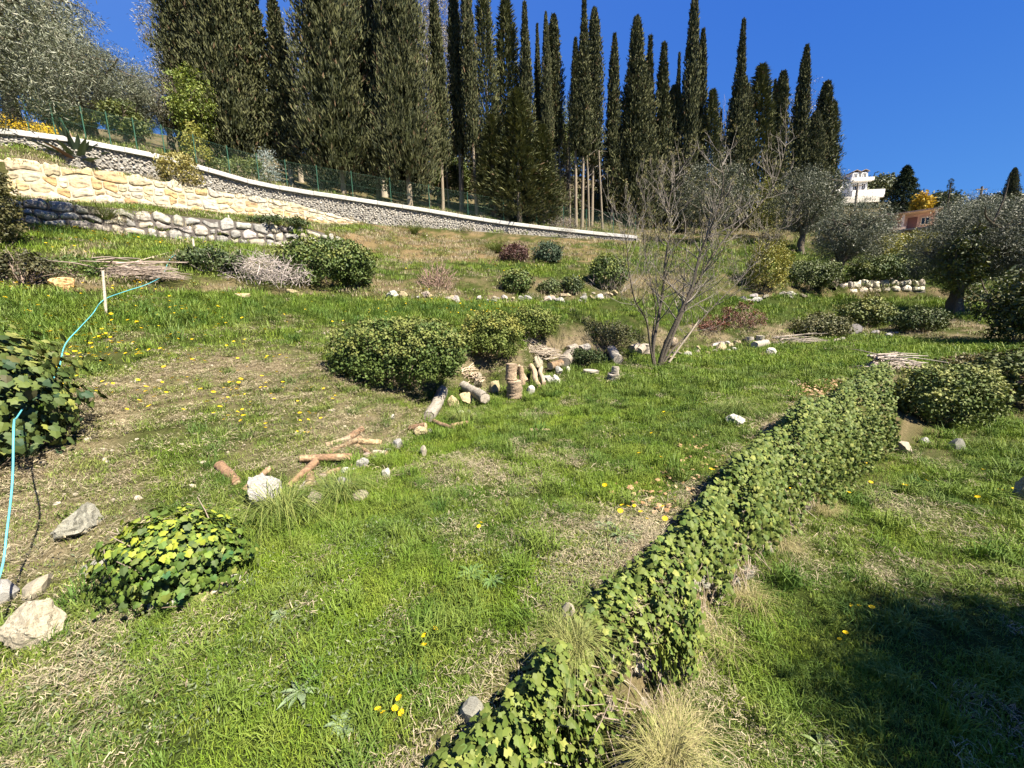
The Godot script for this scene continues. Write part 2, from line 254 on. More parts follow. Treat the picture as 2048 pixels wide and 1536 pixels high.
	cypress("low broad cypress behind the crown of the bare tree", "tall cypresses behind the gabion wall", on(12.499, -31.16), 0.56, 10.07, 2.55, 5, 0.17, 2.97)
	cypress("thin dark spire between two larger cypresses", "tall cypresses behind the gabion wall", on(13.067, -31.98), 1.42, 12.44, 0.79, 3, 0.1, 4.51)
	cypress("highest slim cypress against the open sky", "tall cypresses behind the gabion wall", on(13.299, -30.34), 1.3, 15.7, 1.22, 1, 0.1, 5.52)
	cypress("cypress clinging to the highest one", "tall cypresses behind the gabion wall", on(14.373, -31.16), 1.25, 13.81, 1.26, 0, 0.1, 4.48)
	cypress("ragged low cypress at the shoulder of the highest one", "tall cypresses behind the gabion wall", on(14.877, -30.34), 0.98, 9.82, 1.69, 6, 0.1, 5.78)
	cypress("tiny distant spire in the gap", "tall cypresses behind the gabion wall", on(17.244, -33.62), 2.66, 9.07, 0.69, 3, 0.1, 2.48)
	cypress("slender spire standing on a wide dark body", "tall cypresses behind the gabion wall", on(17.685, -31.98), 3.84, 14.87, 1.1, 2, 0.1, 5.03)
	cypress("wide dark cypress body under the slender spire", "tall cypresses behind the gabion wall", on(18.302, -32.8), 0.83, 11.35, 2.51, 5, 0.17, 2.79)
	cypress("feathery olive green conifer beside the wide dark body", "tall cypresses behind the gabion wall", on(20.229, -33.62), 0.75, 12.17, 2.75, 6, 0.17, 5.88)
	cypress("short dark spire in the notch", "tall cypresses behind the gabion wall", on(21.891, -34.44), 1.46, 11.42, 0.86, 3, 0.1, 5.52)
	cypress("tapered cypress partly behind bare twigs", "tall cypresses behind the gabion wall", on(21.945, -33.62), 0.7, 11.71, 1.67, 1, 0.1, 0.61)
	cypress("tall dark column standing clear", "tall cypresses behind the gabion wall", on(24.205, -34.44), 0.84, 14.04, 1.55, 0, 0.1, 0.85)
	cypress("stout low cypress at the foot of the dark column", "tall cypresses behind the gabion wall", on(25.433, -34.44), 0.61, 9.34, 2.02, 5, 0.17, 1.36)
	cypress("last tall cypress before the open sky", "tall cypresses behind the gabion wall", on(26.705, -35.26), 0.99, 11.8, 1.86, 1, 0.1, 6.06)
	cypress("last low cypress above the olive", "tall cypresses behind the gabion wall", on(28.091, -36.08), 0.54, 10.46, 1.81, 6, 0.1, 2.74)
	# ---- olives and other leafy trees
	leafy_tree("olive_tree", "olive reaching in above the dark twiggy shrub, shading the stone wall", "tree", "olive trees on the terraces", -13.0, -8.6, 6.6, Vector2(1.9, 1.7), 3.0, 0.2, "olive", "olive", 1500, 1.0, Color(0.11, 0.125, 0.08), Color(0.21, 0.225, 0.165), {"gaps": -0.3, "lean": Vector3(2.3, 0, 0)})
	leafy_tree("olive_tree", "huge grey-green olive filling the corner above the stone walls", "tree", "olive trees on the terraces", -22.683, -19.68, 7.26, Vector2(3.86, 3.28), 1.6, 0.28, "olive", "olive", 3600, 1.35, Color(0.07, 0.085, 0.052), Color(0.165, 0.18, 0.125), {"gaps": -0.04, "limbs": 8})
	leafy_tree("olive_tree", "silvery olive crown leaning out over the coping", "tree", "olive trees on the terraces", -20.114, -20.5, 4.42, Vector2(2.93, 2.49), 0.88, 0.22, "olive", "olive", 2300, 1.15, Color(0.07, 0.085, 0.052), Color(0.165, 0.18, 0.125), {"gaps": -0.08, "limbs": 7})
	leafy_tree("olive_tree", "small grey olive between the great olive and the cypresses", "tree", "olive trees on the terraces", -19.134, -22.14, 3.68, Vector2(1.58, 1.35), 0.74, 0.16, "olive", "olive", 620, 1.1, Color(0.07, 0.085, 0.052), Color(0.165, 0.18, 0.125), {"gaps": -0.06})
	leafy_tree("olive_tree", "pale thin olive beside the round bright green tree", "tree", "olive trees on the terraces", -18.243, -22.96, 4.47, Vector2(1.78, 1.51), 1.12, 0.16, "olive", "olive", 520, 1.1, Color(0.17, 0.165, 0.125), Color(0.27, 0.26, 0.205), {"gaps": 0.0})
	leafy_tree("green_tree", "round bright green tree against the first cypress", "tree", "", -15.862, -21.73, 4.69, Vector2(1.12, 0.95), 1.41, 0.14, "broad", "leaf", 620, 1.15, Color(0.1, 0.15, 0.02), Color(0.21, 0.25, 0.04), {"gaps": -0.2})
	leafy_tree("green_tree", "dark leafy tree behind the green fence posts", "tree", "", -17.708, -19.68, 2, Vector2(1.05, 0.9), 0.6, 0.12, "broad", "leaf", 420, 1.2, Color(0.05, 0.075, 0.02), Color(0.13, 0.15, 0.035), {"gaps": -0.1})
	leafy_tree("mimosa_tree", "dark tree with yellowish tips above the broom", "tree", "", -20.748, -20.09, 1.71, Vector2(1.31, 1.11), 0.51, 0.12, "broad", "leaf", 420, 1.2, Color(0.07, 0.08, 0.02), Color(0.22, 0.2, 0.03), {"gaps": -0.05})
	leafy_tree("eucalyptus_tree", "tall eucalyptus with hanging leaves behind the cypress row", "tree", "tall eucalyptus trees", -8.764, -29.52, 15.69, Vector2(3.06, 2.6), 6.28, 0.2, "olive", "olive", 1700, 1.6, Color(0.15, 0.16, 0.11), Color(0.27, 0.25, 0.19), {"gaps": 0.06, "wood": Color(0.6, 0.56, 0.5)})
	leafy_tree("eucalyptus_tree", "eucalyptus boughs showing in the gap beside the great cypress", "tree", "tall eucalyptus trees", -14.627, -29.52, 10.45, Vector2(1.61, 1.37), 4.18, 0.14, "olive", "olive", 520, 1.5, Color(0.15, 0.16, 0.11), Color(0.25, 0.24, 0.18), {"gaps": 0.04, "wood": Color(0.55, 0.5, 0.44)})
	leafy_tree("eucalyptus_tree", "wispy pale eucalyptus behind the thin cypress trunks", "tree", "tall eucalyptus trees", -4.953, -30.34, 15.4, Vector2(2.78, 2.36), 5.39, 0.16, "olive", "olive", 1300, 1.6, Color(0.16, 0.15, 0.11), Color(0.27, 0.24, 0.18), {"gaps": 0.1, "wood": Color(0.6, 0.56, 0.5)})
	leafy_tree("eucalyptus_tree", "thin eucalyptus above the first broad cypress", "tree", "tall eucalyptus trees", -20.857, -27.06, 9.66, Vector2(1.29, 1.1), 4.83, 0.14, "olive", "olive", 220, 1.5, Color(0.14, 0.15, 0.11), Color(0.25, 0.24, 0.19), {"gaps": 0.05})
	leafy_tree("holm_oak", "dark round holm oak closing the gap beside the great cypress", "tree", "holm oaks behind the cypress row", -18.307, -35.26, 7.12, Vector2(2.91, 2.48), 0.85, 0.16, "broad", "leaf", 800, 2, Color(0.028, 0.04, 0.014), Color(0.07, 0.085, 0.028), {"gaps": -0.15, "under": 1.0})
	leafy_tree("holm_oak", "holm oak in the shade behind the dense cypress", "tree", "holm oaks behind the cypress row", -12.707, -35.26, 6.54, Vector2(3.35, 2.85), 0.78, 0.16, "broad", "leaf", 800, 2, Color(0.028, 0.04, 0.014), Color(0.07, 0.085, 0.028), {"gaps": -0.15, "under": 1.0})
	leafy_tree("holm_oak", "holm oak behind the thin bare trunks", "tree", "holm oaks behind the cypress row", -7.099, -35.26, 6.65, Vector2(3.13, 2.66), 0.8, 0.16, "broad", "leaf", 800, 2, Color(0.028, 0.04, 0.014), Color(0.07, 0.085, 0.028), {"gaps": -0.15, "under": 1.0})
	leafy_tree("holm_oak", "low holm oak behind the forked trunks", "tree", "holm oaks behind the cypress row", -3.643, -35.26, 6.29, Vector2(2.92, 2.48), 0.76, 0.16, "broad", "leaf", 800, 2, Color(0.028, 0.04, 0.014), Color(0.07, 0.085, 0.028), {"gaps": -0.15, "under": 1.0})
	leafy_tree("holm_oak", "holm oak behind the wispy conifer", "tree", "holm oaks behind the cypress row", -0.185, -35.26, 6.97, Vector2(2.7, 2.3), 0.84, 0.16, "broad", "leaf", 800, 2, Color(0.028, 0.04, 0.014), Color(0.07, 0.085, 0.028), {"gaps": -0.15, "under": 1.0})
	leafy_tree("holm_oak", "holm oak under the twin spires", "tree", "holm oaks behind the cypress row", 4.142, -35.26, 7.41, Vector2(2.71, 2.3), 0.89, 0.16, "broad", "leaf", 800, 2, Color(0.028, 0.04, 0.014), Color(0.07, 0.085, 0.028), {"gaps": -0.15, "under": 1.0})
	leafy_tree("holm_oak", "holm oak beyond the short spires", "tree", "holm oaks behind the cypress row", 8.691, -35.26, 6.82, Vector2(3.36, 2.85), 0.82, 0.16, "broad", "leaf", 800, 2, Color(0.028, 0.04, 0.014), Color(0.07, 0.085, 0.028), {"gaps": -0.15, "under": 1.0})
	leafy_tree("holm_oak", "holm oak behind the broad bushy cypress", "tree", "holm oaks behind the cypress row", 12.812, -35.26, 6.71, Vector2(3.36, 2.86), 0.8, 0.16, "broad", "leaf", 800, 2, Color(0.028, 0.04, 0.014), Color(0.07, 0.085, 0.028), {"gaps": -0.15, "under": 1.0})
	leafy_tree("holm_oak", "holm oak behind the massive dense cypress", "tree", "holm oaks behind the cypress row", -23.038, -35.26, 4.82, Vector2(3.34, 2.84), 0.58, 0.16, "broad", "leaf", 800, 2, Color(0.028, 0.04, 0.014), Color(0.07, 0.085, 0.028), {"gaps": -0.15, "under": 1.0})
	leafy_tree("pine_tree", "yellow-green rounded pine seen between the spires", "tree", "", 4.859, -32.8, 8.64, Vector2(1.21, 1.03), 4.32, 0.16, "fine", "leaf", 420, 3, Color(0.09, 0.12, 0.025), Color(0.17, 0.19, 0.045), {"gaps": -0.2})
	leafy_tree("acacia_tree", "brownish feathery tree beside the tall dark column", "tree", "", 29.139, -41, 13, Vector2(2.41, 2.05), 6.5, 0.16, "olive", "olive", 260, 1.7, Color(0.1, 0.085, 0.06), Color(0.18, 0.15, 0.1), {"gaps": 0.02})
	leafy_tree("olive_tree", "dark green olive at the foot of the last cypresses", "tree", "olive trees on the terraces", 19.239, -26.24, 5.44, Vector2(2.29, 1.94), 1.2, 0.2, "olive", "olive", 900, 1.35, Color(0.048, 0.06, 0.034), Color(0.12, 0.135, 0.085), {"gaps": -0.1, "limbs": 7})
	leafy_tree("olive_tree", "grey olive behind the branches of the bare tree", "tree", "olive trees on the terraces", 12.384, -24.6, 5.15, Vector2(2.3, 1.96), 1.13, 0.16, "olive", "olive", 620, 1.3, Color(0.048, 0.06, 0.034), Color(0.12, 0.135, 0.085), {"gaps": -0.04})
	leafy_tree("olive_tree", "leaning grey olive below the white house", "tree", "olive trees on the terraces", 16.661, -20.5, 4.23, Vector2(1.84, 1.57), 1.27, 0.24, "olive", "olive", 1250, 1.15, Color(0.07, 0.085, 0.052), Color(0.165, 0.18, 0.125), {"gaps": -0.1, "limbs": 8, "lean": Vector3(0.9, 0, 0)})
	leafy_tree("olive_tree", "old dark olive with crooked trunks on the terrace edge", "tree", "olive trees on the terraces", 19.082, -16.694, 4.66, Vector2(2.02, 1.72), 1.03, 0.24, "olive", "olive", 1900, 0.95, Color(0.048, 0.06, 0.034), Color(0.12, 0.135, 0.085), {"gaps": 0.0, "limbs": 9})
	leafy_tree("olive_tree", "wide grey olive crown reaching out of the picture", "tree", "olive trees on the terraces", 20.467, -15.58, 4.87, Vector2(2.6, 2.21), 1.46, 0.28, "olive", "olive", 1700, 1.05, Color(0.048, 0.06, 0.036), Color(0.12, 0.13, 0.09), {"gaps": -0.02, "limbs": 8})
	leafy_tree("green_tree", "yellow-green bushy tree entangled with the old dark olive", "tree", "", 18.402, -15.99, 3.61, Vector2(0.93, 0.79), 0.9, 0.1, "broad", "leaf", 520, 1, Color(0.06, 0.085, 0.018), Color(0.15, 0.16, 0.03), {"gaps": -0.05})
	leafy_tree("olive_tree", "grey olive below the ridge, beyond the golden hedge", "tree", "olive trees on the terraces", 33.643, -29.52, 4.45, Vector2(2.04, 1.73), 1.33, 0.2, "olive", "olive", 760, 1.5, Color(0.12, 0.135, 0.1), Color(0.2, 0.215, 0.165), {"gaps": -0.08})
	leafy_tree("shade_tree", "dark leaning tree hanging low over the end of the lawn", "tree", "", 15.873, -11.48, 2.68, Vector2(1.6, 1.36), 0.54, 0.2, "broad", "leaf", 800, 1.1, Color(0.03, 0.05, 0.012), Color(0.08, 0.095, 0.022), {"gaps": -0.12})
	leafy_tree("round_tree", "grey-green tree beside the white house", "tree", "trees on the far ridge", 56.462, -62.32, 4.44, Vector2(2.68, 2.28), 1.11, 0.3, "broad", "leaf", 420, 4.2, Color(0.06, 0.075, 0.03), Color(0.12, 0.135, 0.06), {"gaps": -0.2})
	leafy_tree("round_tree", "dark tree behind the gable of the white house", "tree", "trees on the far ridge", 57.214, -65.6, 3.58, Vector2(2.01, 1.71), 0.89, 0.3, "broad", "leaf", 260, 4.2, Color(0.05, 0.065, 0.028), Color(0.1, 0.115, 0.05), {"gaps": -0.2})
	leafy_tree("yellow_tree", "small autumn-yellow tree beside the dark conifer", "tree", "trees on the far ridge", 50.188, -49.2, 3.19, Vector2(0.85, 0.72), 0.8, 0.2, "broad", "petal", 170, 3.2, Color(0.38, 0.25, 0.03), Color(0.55, 0.38, 0.05), {"gaps": -0.3})
	leafy_tree("round_tree", "low grey-green tree behind the pink house", "tree", "trees on the far ridge", 57.468, -54.12, 2.92, Vector2(2.34, 1.99), 0.58, 0.3, "broad", "leaf", 360, 4, Color(0.05, 0.065, 0.03), Color(0.1, 0.115, 0.055), {"gaps": -0.2})
	leafy_tree("round_tree", "wooded clump on the ridge under the lone cypress", "tree", "trees on the far ridge", 61.084, -50.84, 3.5, Vector2(3.78, 3.21), 0.7, 0.3, "broad", "leaf", 520, 4, Color(0.05, 0.06, 0.028), Color(0.095, 0.11, 0.05), {"gaps": -0.2})
	leafy_tree("round_tree", "distant tree at the end of the ridge", "tree", "trees on the far ridge", 64.496, -49.2, 3.85, Vector2(2.75, 2.34), 0.77, 0.3, "broad", "leaf", 420, 4, Color(0.055, 0.065, 0.03), Color(0.1, 0.11, 0.05), {"gaps": -0.2})
	bare_trunk("slender pale trunk behind the fence, beside the thin cypress on a bare trunk", "slender trunks behind the fence", on(-4.907, -26.24), 4.76, 0.074)
	bare_trunk("slender pale trunk close to the thin forked cypress", "slender trunks behind the fence", on(-3.748, -26.24), 5.45, 0.064)
	bare_trunk("pale trunk crossing in front of the forked cypress", "slender trunks behind the fence", on(-2.847, -26.24), 5.4, 0.07)
	bare_trunk("slender trunk between the forked cypress and the ragged one", "slender trunks behind the fence", on(-1.817, -26.24), 4.79, 0.067)
	bare_trunk("thin trunk at the foot of the ragged cypress", "slender trunks behind the fence", on(-0.336, -26.24), 4.51, 0.066)
	bare_trunk("slender pale trunk under the twin spires", "slender trunks behind the fence", on(3.565, -26.24), 4.78, 0.073)
	bare_trunk("white trunk below the short spire", "slender trunks behind the fence", on(4.049, -26.24), 5.4, 0.073)
	bare_trunk("slender trunk beside the tall spire", "slender trunks behind the fence", on(5.275, -26.24), 5.3, 0.082)
	bare_trunk("last slender trunk at the end of the coping", "slender trunks behind the fence", on(6.179, -26.24), 4.86, 0.075)
	conifer("cedar_tree", "big dark pyramid shaped conifer on the ridge", "tree", "", on(52.594, -54.12), 6.02, 3.07, 900, Color(0.016, 0.028, 0.014), Color(0.04, 0.055, 0.024))
	conifer("spiky_conifer", "thin spiky conifer standing on the ridge", "tree", "", on(53.341, -49.2), 5.05, 1.58, 170, Color(0.03, 0.045, 0.03), Color(0.07, 0.085, 0.06))
	cypress("lone dark cypress with a rounded top on the ridge", "", on(60.768, -49.2), 0.5, 6.81, 1.46, 5, 0.2)
	leafy_tree("olive_tree", "old olive that shades the lower lawn", "tree", "olive trees on the terraces", 4.35, 0.0, 3.3, Vector2(1.35, 0.95), 1.3, 0.14, "olive", "olive", 4200, 0.8, Color(0.085, 0.1, 0.06), Color(0.17, 0.185, 0.125), {"gaps": -0.5})
	# ---- the young bare tree
	bare_tree("young leafless tree with several stems rising from one foot on the lawn", [
		[Vector3(3.29, 0.207, -8.675), Vector3(3.208, 0.631, -8.675), Vector3(3.329, 1.297, -8.757), Vector3(3.449, 1.959, -8.839), Vector3(3.513, 2.617, -8.921), Vector3(3.654, 3.288, -9.085), Vector3(3.642, 3.841, -9.167), Vector3(3.852, 4.548, -9.413)],
		[Vector3(3.313, 0.207, -8.675), Vector3(3.443, 0.743, -8.593), Vector3(3.691, 1.395, -8.511), Vector3(3.955, 2.026, -8.511), Vector3(4.06, 2.733, -8.429), Vector3(4.257, 3.306, -8.347), Vector3(4.357, 3.95, -8.265), Vector3(4.257, 4.602, -8.265)],
		[Vector3(3.352, 0.201, -8.716), Vector3(3.6, 0.728, -8.757), Vector3(3.978, 1.505, -8.921), Vector3(4.366, 2.176, -9.085), Vector3(4.932, 2.976, -9.331), Vector3(5.73, 3.677, -9.577), Vector3(6.349, 4.375, -9.741), Vector3(6.721, 5.34, -9.987)],
		[Vector3(3.268, 0.208, -8.675), Vector3(3.077, 0.758, -8.511), Vector3(2.915, 1.309, -8.347), Vector3(2.615, 1.729, -8.183), Vector3(2.451, 2.328, -8.101), Vector3(2.329, 2.884, -7.937), Vector3(2.158, 3.425, -7.855)],
		[Vector3(3.359, 0.206, -8.675), Vector3(3.753, 0.597, -8.921), Vector3(4.35, 1.033, -9.249), Vector3(5.026, 1.613, -9.577), Vector3(5.79, 2.219, -9.905), Vector3(6.571, 2.975, -10.233), Vector3(7.187, 3.746, -10.479)],
		[Vector3(3.256, 0.208, -8.675), Vector3(3.268, 0.842, -8.921), Vector3(3.429, 1.526, -9.167), Vector3(3.325, 2.229, -9.331), Vector3(3.243, 2.938, -9.495), Vector3(3.204, 3.765, -9.659), Vector3(3.311, 4.481, -9.823)]], [0.045, 0.046, 0.038, 0.024, 0.022, 0.02])
	log_of_wood("thin grey dead pole leaning against the young bare tree", Vector3(3.548, 0.347, -8.593), Vector3(4.454, 1.266, -9.167), 0.026, 0.016, Color(0.36, 0.33, 0.3), Color(0.5, 0.45, 0.38), "", "dead_pole", "branch", 6)
	# ---- the houses on the far slope
	white_house(52.402, -62.32, Vector3(52.4, 18.45, -62.32))
	pink_house(38.368, -39.36, Vector3(38.37, 8.95, -39.36))
	utility_pole("grey utility pole in front of the white house", on(47.748, -55.76), 3.67)
	utility_pole("distant utility pole against the sky", on(59.081, -50.84), 4.41)
	# ---- bushes and hedges
	shrub("ivy_bush", "largest clipped mound of glossy ivy, twice as wide as tall, on the middle bank", "bush", "ivy covered mounds along the terrace edges", -1.586, -5.432, Vector3(0.869, 0.902, 0.539), "ivy", "ivy", 1277, 0.8, Color(0.048, 0.082, 0.02), Color(0.098, 0.135, 0.034), {"tips": Color(0.2, 0.215, 0.062), "box": 2.8, "lump": 0.2, "deep": 0.34, "stems": 14})
	shrub("ivy_bush", "round yellow-green ivy mound beside the stacked sawn log", "bush", "ivy covered mounds along the terrace edges", -0.384, -7.577, Vector3(0.559, 0.861, 0.447), "ivy", "ivy", 771, 0.8, Color(0.075, 0.11, 0.022), Color(0.15, 0.18, 0.045), {"tips": Color(0.28, 0.27, 0.07), "box": 2.3})
	shrub("ivy_bush", "loose ivy mound behind the round yellow-green one, with grey twigs below", "bush", "ivy covered mounds along the terrace edges", 0.485, -8.704, Vector3(0.522, 0.667, 0.418), "ivy", "ivy", 420, 0.85, Color(0.075, 0.11, 0.022), Color(0.15, 0.18, 0.045), {"tips": Color(0.2, 0.215, 0.062), "box": 2.1, "lump": 0.32})
	shrub("ivy_bush", "dark lumpy bank of ivy trailing along the upper terrace edge below the dry stone wall", "bush", "ivy covered mounds along the terrace edges", -4.592, -10.094, Vector3(1.075, 1.089, 0.591), "ivy", "ivy_far", 694, 1.25, Color(0.048, 0.082, 0.02), Color(0.098, 0.135, 0.034), {"tips": Color(0.2, 0.215, 0.062), "box": 2.6, "lump": 0.26, "turn": 0.25})
	shrub("ivy_bush", "dark ivy hanging over the broken end of the grey dry stone wall", "bush", "ivy covered mounds along the terrace edges", -7.91, -13.955, Vector3(0.914, 0.232, 0.457), "ivy", "ivy_far", 134, 1.4, Color(0.03, 0.055, 0.02), Color(0.075, 0.1, 0.035), {"lump": 0.35, "box": 2.2})
	shrub("bramble_bush", "low dark bramble bush beside the white stake below the stone wall", "bush", "", -6.78, -9.09, Vector3(0.655, 0.478, 0.393), "ivy", "ivy_far", 136, 1.3, Color(0.035, 0.06, 0.022), Color(0.08, 0.105, 0.04), {"lump": 0.4, "poke": 1.25, "stems": 26, "wood": Color(0.32, 0.28, 0.25)})
	shrub("ivy_bush", "small upright ivy bush, tallest of three by the row of stones", "bush", "ivy covered mounds along the terrace edges", 0.22, -12.453, Vector3(0.433, 0.659, 0.346), "ivy", "ivy_far", 131, 1.4, Color(0.048, 0.082, 0.02), Color(0.098, 0.135, 0.034), {"tips": Color(0.2, 0.215, 0.062)})
	shrub("ivy_bush", "smallest and palest of three ivy bushes by the row of stones", "bush", "ivy covered mounds along the terrace edges", 1.338, -13.003, Vector3(0.341, 0.418, 0.273), "ivy", "ivy_far", 64, 1.4, Color(0.06, 0.085, 0.03), Color(0.11, 0.135, 0.05), {})
	shrub("ivy_bush", "round dark ivy bush, third beside the row of stones", "bush", "ivy covered mounds along the terrace edges", 2.13, -13.298, Vector3(0.349, 0.534, 0.279), "ivy", "ivy_far", 85, 1.4, Color(0.03, 0.05, 0.017), Color(0.06, 0.085, 0.028), {"tips": Color(0.2, 0.215, 0.062)})
	shrub("ivy_bush", "dense rounded bush with a yellow-green top behind grey bare twigs", "bush", "", 3.655, -14.519, Vector3(0.645, 1.138, 0.516), "ivy", "ivy_far", 373, 1.4, Color(0.048, 0.082, 0.02), Color(0.098, 0.135, 0.034), {"tips": Color(0.25, 0.27, 0.06), "box": 2.5})
	shrub("red_bush", "dark red leaved bush with white flecks below the gabion wall", "bush", "", 0.213, -15.895, Vector3(0.526, 0.712, 0.421), "ivy", "leaf", 146, 1.3, Color(0.07, 0.03, 0.03), Color(0.1, 0.05, 0.04), {"lump": 0.4, "stems": 14})
	shrub("evergreen_bush", "blue-green rounded bush beside the dark red one", "bush", "", 1.589, -16.306, Vector3(0.54, 0.767, 0.432), "ivy", "ivy_far", 193, 1.4, Color(0.03, 0.055, 0.03), Color(0.06, 0.09, 0.05), {"lump": 0.3})
	thicket("bare_bush", "reddish brown leafless bush on the bank above the row of stones", "bush", "", -2.077, -11.37, Vector3(0.616, 0.756, 0.431), 260, 0.01, Color(0.26, 0.17, 0.14), Color(0.34, 0.24, 0.19), 0.9, {"kind": "fine", "n": 60, "s": 0.8, "a": Color(0.12, 0.09, 0.04), "b": Color(0.2, 0.13, 0.07)})
	thicket("bare_bush", "grey leafless twigs in front of the yellow-topped rounded bush", "bush", "", 3.713, -14.379, Vector3(0.98, 0.891, 0.49), 230, 0.008, Color(0.28, 0.24, 0.21), Color(0.4, 0.35, 0.3), 0.8, {})
	shrub("yellow_shrub", "tall yellow-green shrub with a pointed top behind the bare tree", "shrub", "", 11.799, -18.046, Vector3(0.851, 2.231, 0.681), "broad", "leaf", 561, 0.85, Color(0.16, 0.17, 0.03), Color(0.3, 0.27, 0.045), {"lump": 0.35})
	shrub("yellow_shrub", "slender yellow-green shrub climbing at the foot of the cypresses", "shrub", "", 18.545, -29.139, Vector3(1.066, 3.948, 0.853), "broad", "leaf", 353, 1.3, Color(0.13, 0.15, 0.03), Color(0.23, 0.22, 0.045), {"lump": 0.4})
	shrub("box_hedge", "squared dark green hedge between the yellow shrub and the olive", "hedge", "", 14.879, -19.61, Vector3(1.267, 1.291, 0.76), "ivy", "leaf", 514, 1.7, Color(0.05, 0.075, 0.018), Color(0.1, 0.125, 0.035), {"box": 4.0, "lump": 0.12})
	shrub("ivy_bush", "thick ivy sprawling over the pale dry stone wall", "bush", "ivy covered mounds along the terrace edges", 20.632, -21.433, Vector3(1.989, 1.435, 0.994), "ivy", "ivy_far", 510, 2.1, Color(0.04, 0.075, 0.022), Color(0.11, 0.14, 0.045), {"lump": 0.32, "box": 2.4, "tips": Color(0.24, 0.26, 0.08)})
	shrub("golden_hedge", "golden green hedge on the terrace below the pink house", "hedge", "", 27.316, -27.306, Vector3(2.083, 1.637, 1.041), "broad", "leaf", 404, 1.5, Color(0.17, 0.17, 0.025), Color(0.34, 0.31, 0.045), {"box": 3.0, "lump": 0.22})
	shrub("evergreen_bush", "bushy green mound on the lawn edge behind the sawn log end", "bush", "ivy covered mounds along the terrace edges", 14.865, -16.25, Vector3(0.943, 1.12, 0.66), "ivy", "ivy_far", 324, 1.7, Color(0.06, 0.09, 0.02), Color(0.13, 0.15, 0.035), {"tips": Color(0.24, 0.24, 0.07), "lump": 0.3})
	shrub("evergreen_bush", "low brownish green bush with bare stems beside the split logs", "bush", "", 11.469, -14.265, Vector3(0.992, 0.884, 0.595), "ivy", "leaf", 269, 1.5, Color(0.07, 0.08, 0.025), Color(0.13, 0.125, 0.05), {"lump": 0.36, "stems": 24, "poke": 1.15})
	shrub("evergreen_bush", "dark green bush on the bank under the old olive tree", "bush", "", 15.373, -14.502, Vector3(0.884, 0.831, 0.531), "ivy", "ivy_far", 231, 1.6, Color(0.035, 0.06, 0.018), Color(0.085, 0.105, 0.03), {"lump": 0.34})
	shrub("evergreen_bush", "deep shaded bush under the trees at the end of the lawn", "bush", "", 14.956, -11.364, Vector3(0.654, 1.381, 0.458), "broad", "leaf", 129, 1.2, Color(0.03, 0.045, 0.012), Color(0.07, 0.085, 0.02), {"lump": 0.3})
	shrub("evergreen_bush", "brownish green tangle of shoots on the bank beside the bare tree", "bush", "", 2.661, -10.317, Vector3(0.678, 0.686, 0.407), "ivy", "leaf", 169, 1, Color(0.06, 0.075, 0.025), Color(0.12, 0.115, 0.045), {"lump": 0.45, "stems": 40, "poke": 1.2, "deep": 0.7})
	shrub("ivy_bush", "low dark ivy at the foot of the bank among the sawn logs", "bush", "ivy covered mounds along the terrace edges", 1.754, -9.105, Vector3(0.432, 0.441, 0.259), "ivy", "ivy", 126, 1, Color(0.03, 0.05, 0.017), Color(0.06, 0.085, 0.028), {"lump": 0.35})
	thicket("red_berry_bush", "sprawling twiggy bush with red leaves on the bank beyond the bare tree", "bush", "", 8.389, -14.12, Vector3(0.821, 0.857, 0.493), 220, 0.007, Color(0.2, 0.13, 0.11), Color(0.32, 0.22, 0.17), 0.7, {"kind": "ivy", "n": 120, "s": 1.0, "a": Color(0.15, 0.045, 0.035), "b": Color(0.12, 0.075, 0.045)})
	thicket("red_berry_bush", "low reddish twigs nearer the bare tree on the bank", "bush", "", 6.959, -13.643, Vector3(0.522, 0.522, 0.313), 130, 0.006, Color(0.22, 0.14, 0.11), Color(0.3, 0.2, 0.16), 0.6, {"kind": "ivy", "n": 60, "s": 1.0, "a": Color(0.18, 0.05, 0.04), "b": Color(0.12, 0.07, 0.04)})
	shrub("ivy_hedge", "rounded pale leaved hedge bulging over the end of the ivy wall", "hedge", "ivy covered mounds along the terrace edges", 6.652, -5.76, Vector3(0.673, 0.861, 0.418), "ivy", "ivy", 709, 0.9, Color(0.07, 0.105, 0.026), Color(0.145, 0.17, 0.052), {"tips": Color(0.26, 0.27, 0.09), "lump": 0.24, "box": 2.5, "deep": 0.34, "stems": 14})
	shrub("ivy_hedge", "darker hedge with brown gaps beyond the pale leaved one", "hedge", "ivy covered mounds along the terrace edges", 8.471, -6.397, Vector3(0.543, 0.943, 0.38), "ivy", "ivy", 285, 1.25, Color(0.05, 0.075, 0.02), Color(0.115, 0.13, 0.04), {"lump": 0.3, "box": 2.5, "dead": Color(0.2, 0.13, 0.09)})
	shrub("ivy_hedge", "thin reddish leaved shoots running along the top of the hedge", "hedge", "", 9.461, -7.645, Vector3(0.742, 0.335, 0.297), "ivy", "leaf", 125, 1, Color(0.09, 0.09, 0.03), Color(0.17, 0.13, 0.06), {"lump": 0.4})
	shrub("variegated_shrub", "yellow variegated shrub growing against the yellow stone wall", "shrub", "", -12.804, -16.293, Vector3(0.719, 1.166, 0.575), "broad", "leaf", 180, 1, Color(0.2, 0.18, 0.05), Color(0.36, 0.31, 0.11), {"lump": 0.34})
	shrub("variegated_shrub", "yellow-green leafy shrub standing behind the white coping", "shrub", "", -14.413, -19.465, Vector3(0.507, 1.935, 0.406), "broad", "leaf", 106, 1.2, Color(0.15, 0.17, 0.03), Color(0.28, 0.27, 0.05), {"lump": 0.38})
	shrub("hedge", "low green hedge behind the white coping under the cypresses", "hedge", "", -13.245, -20.494, Vector3(1.325, 0.833, 0.795), "broad", "leaf", 218, 1.1, Color(0.06, 0.09, 0.022), Color(0.14, 0.165, 0.045), {"box": 3})
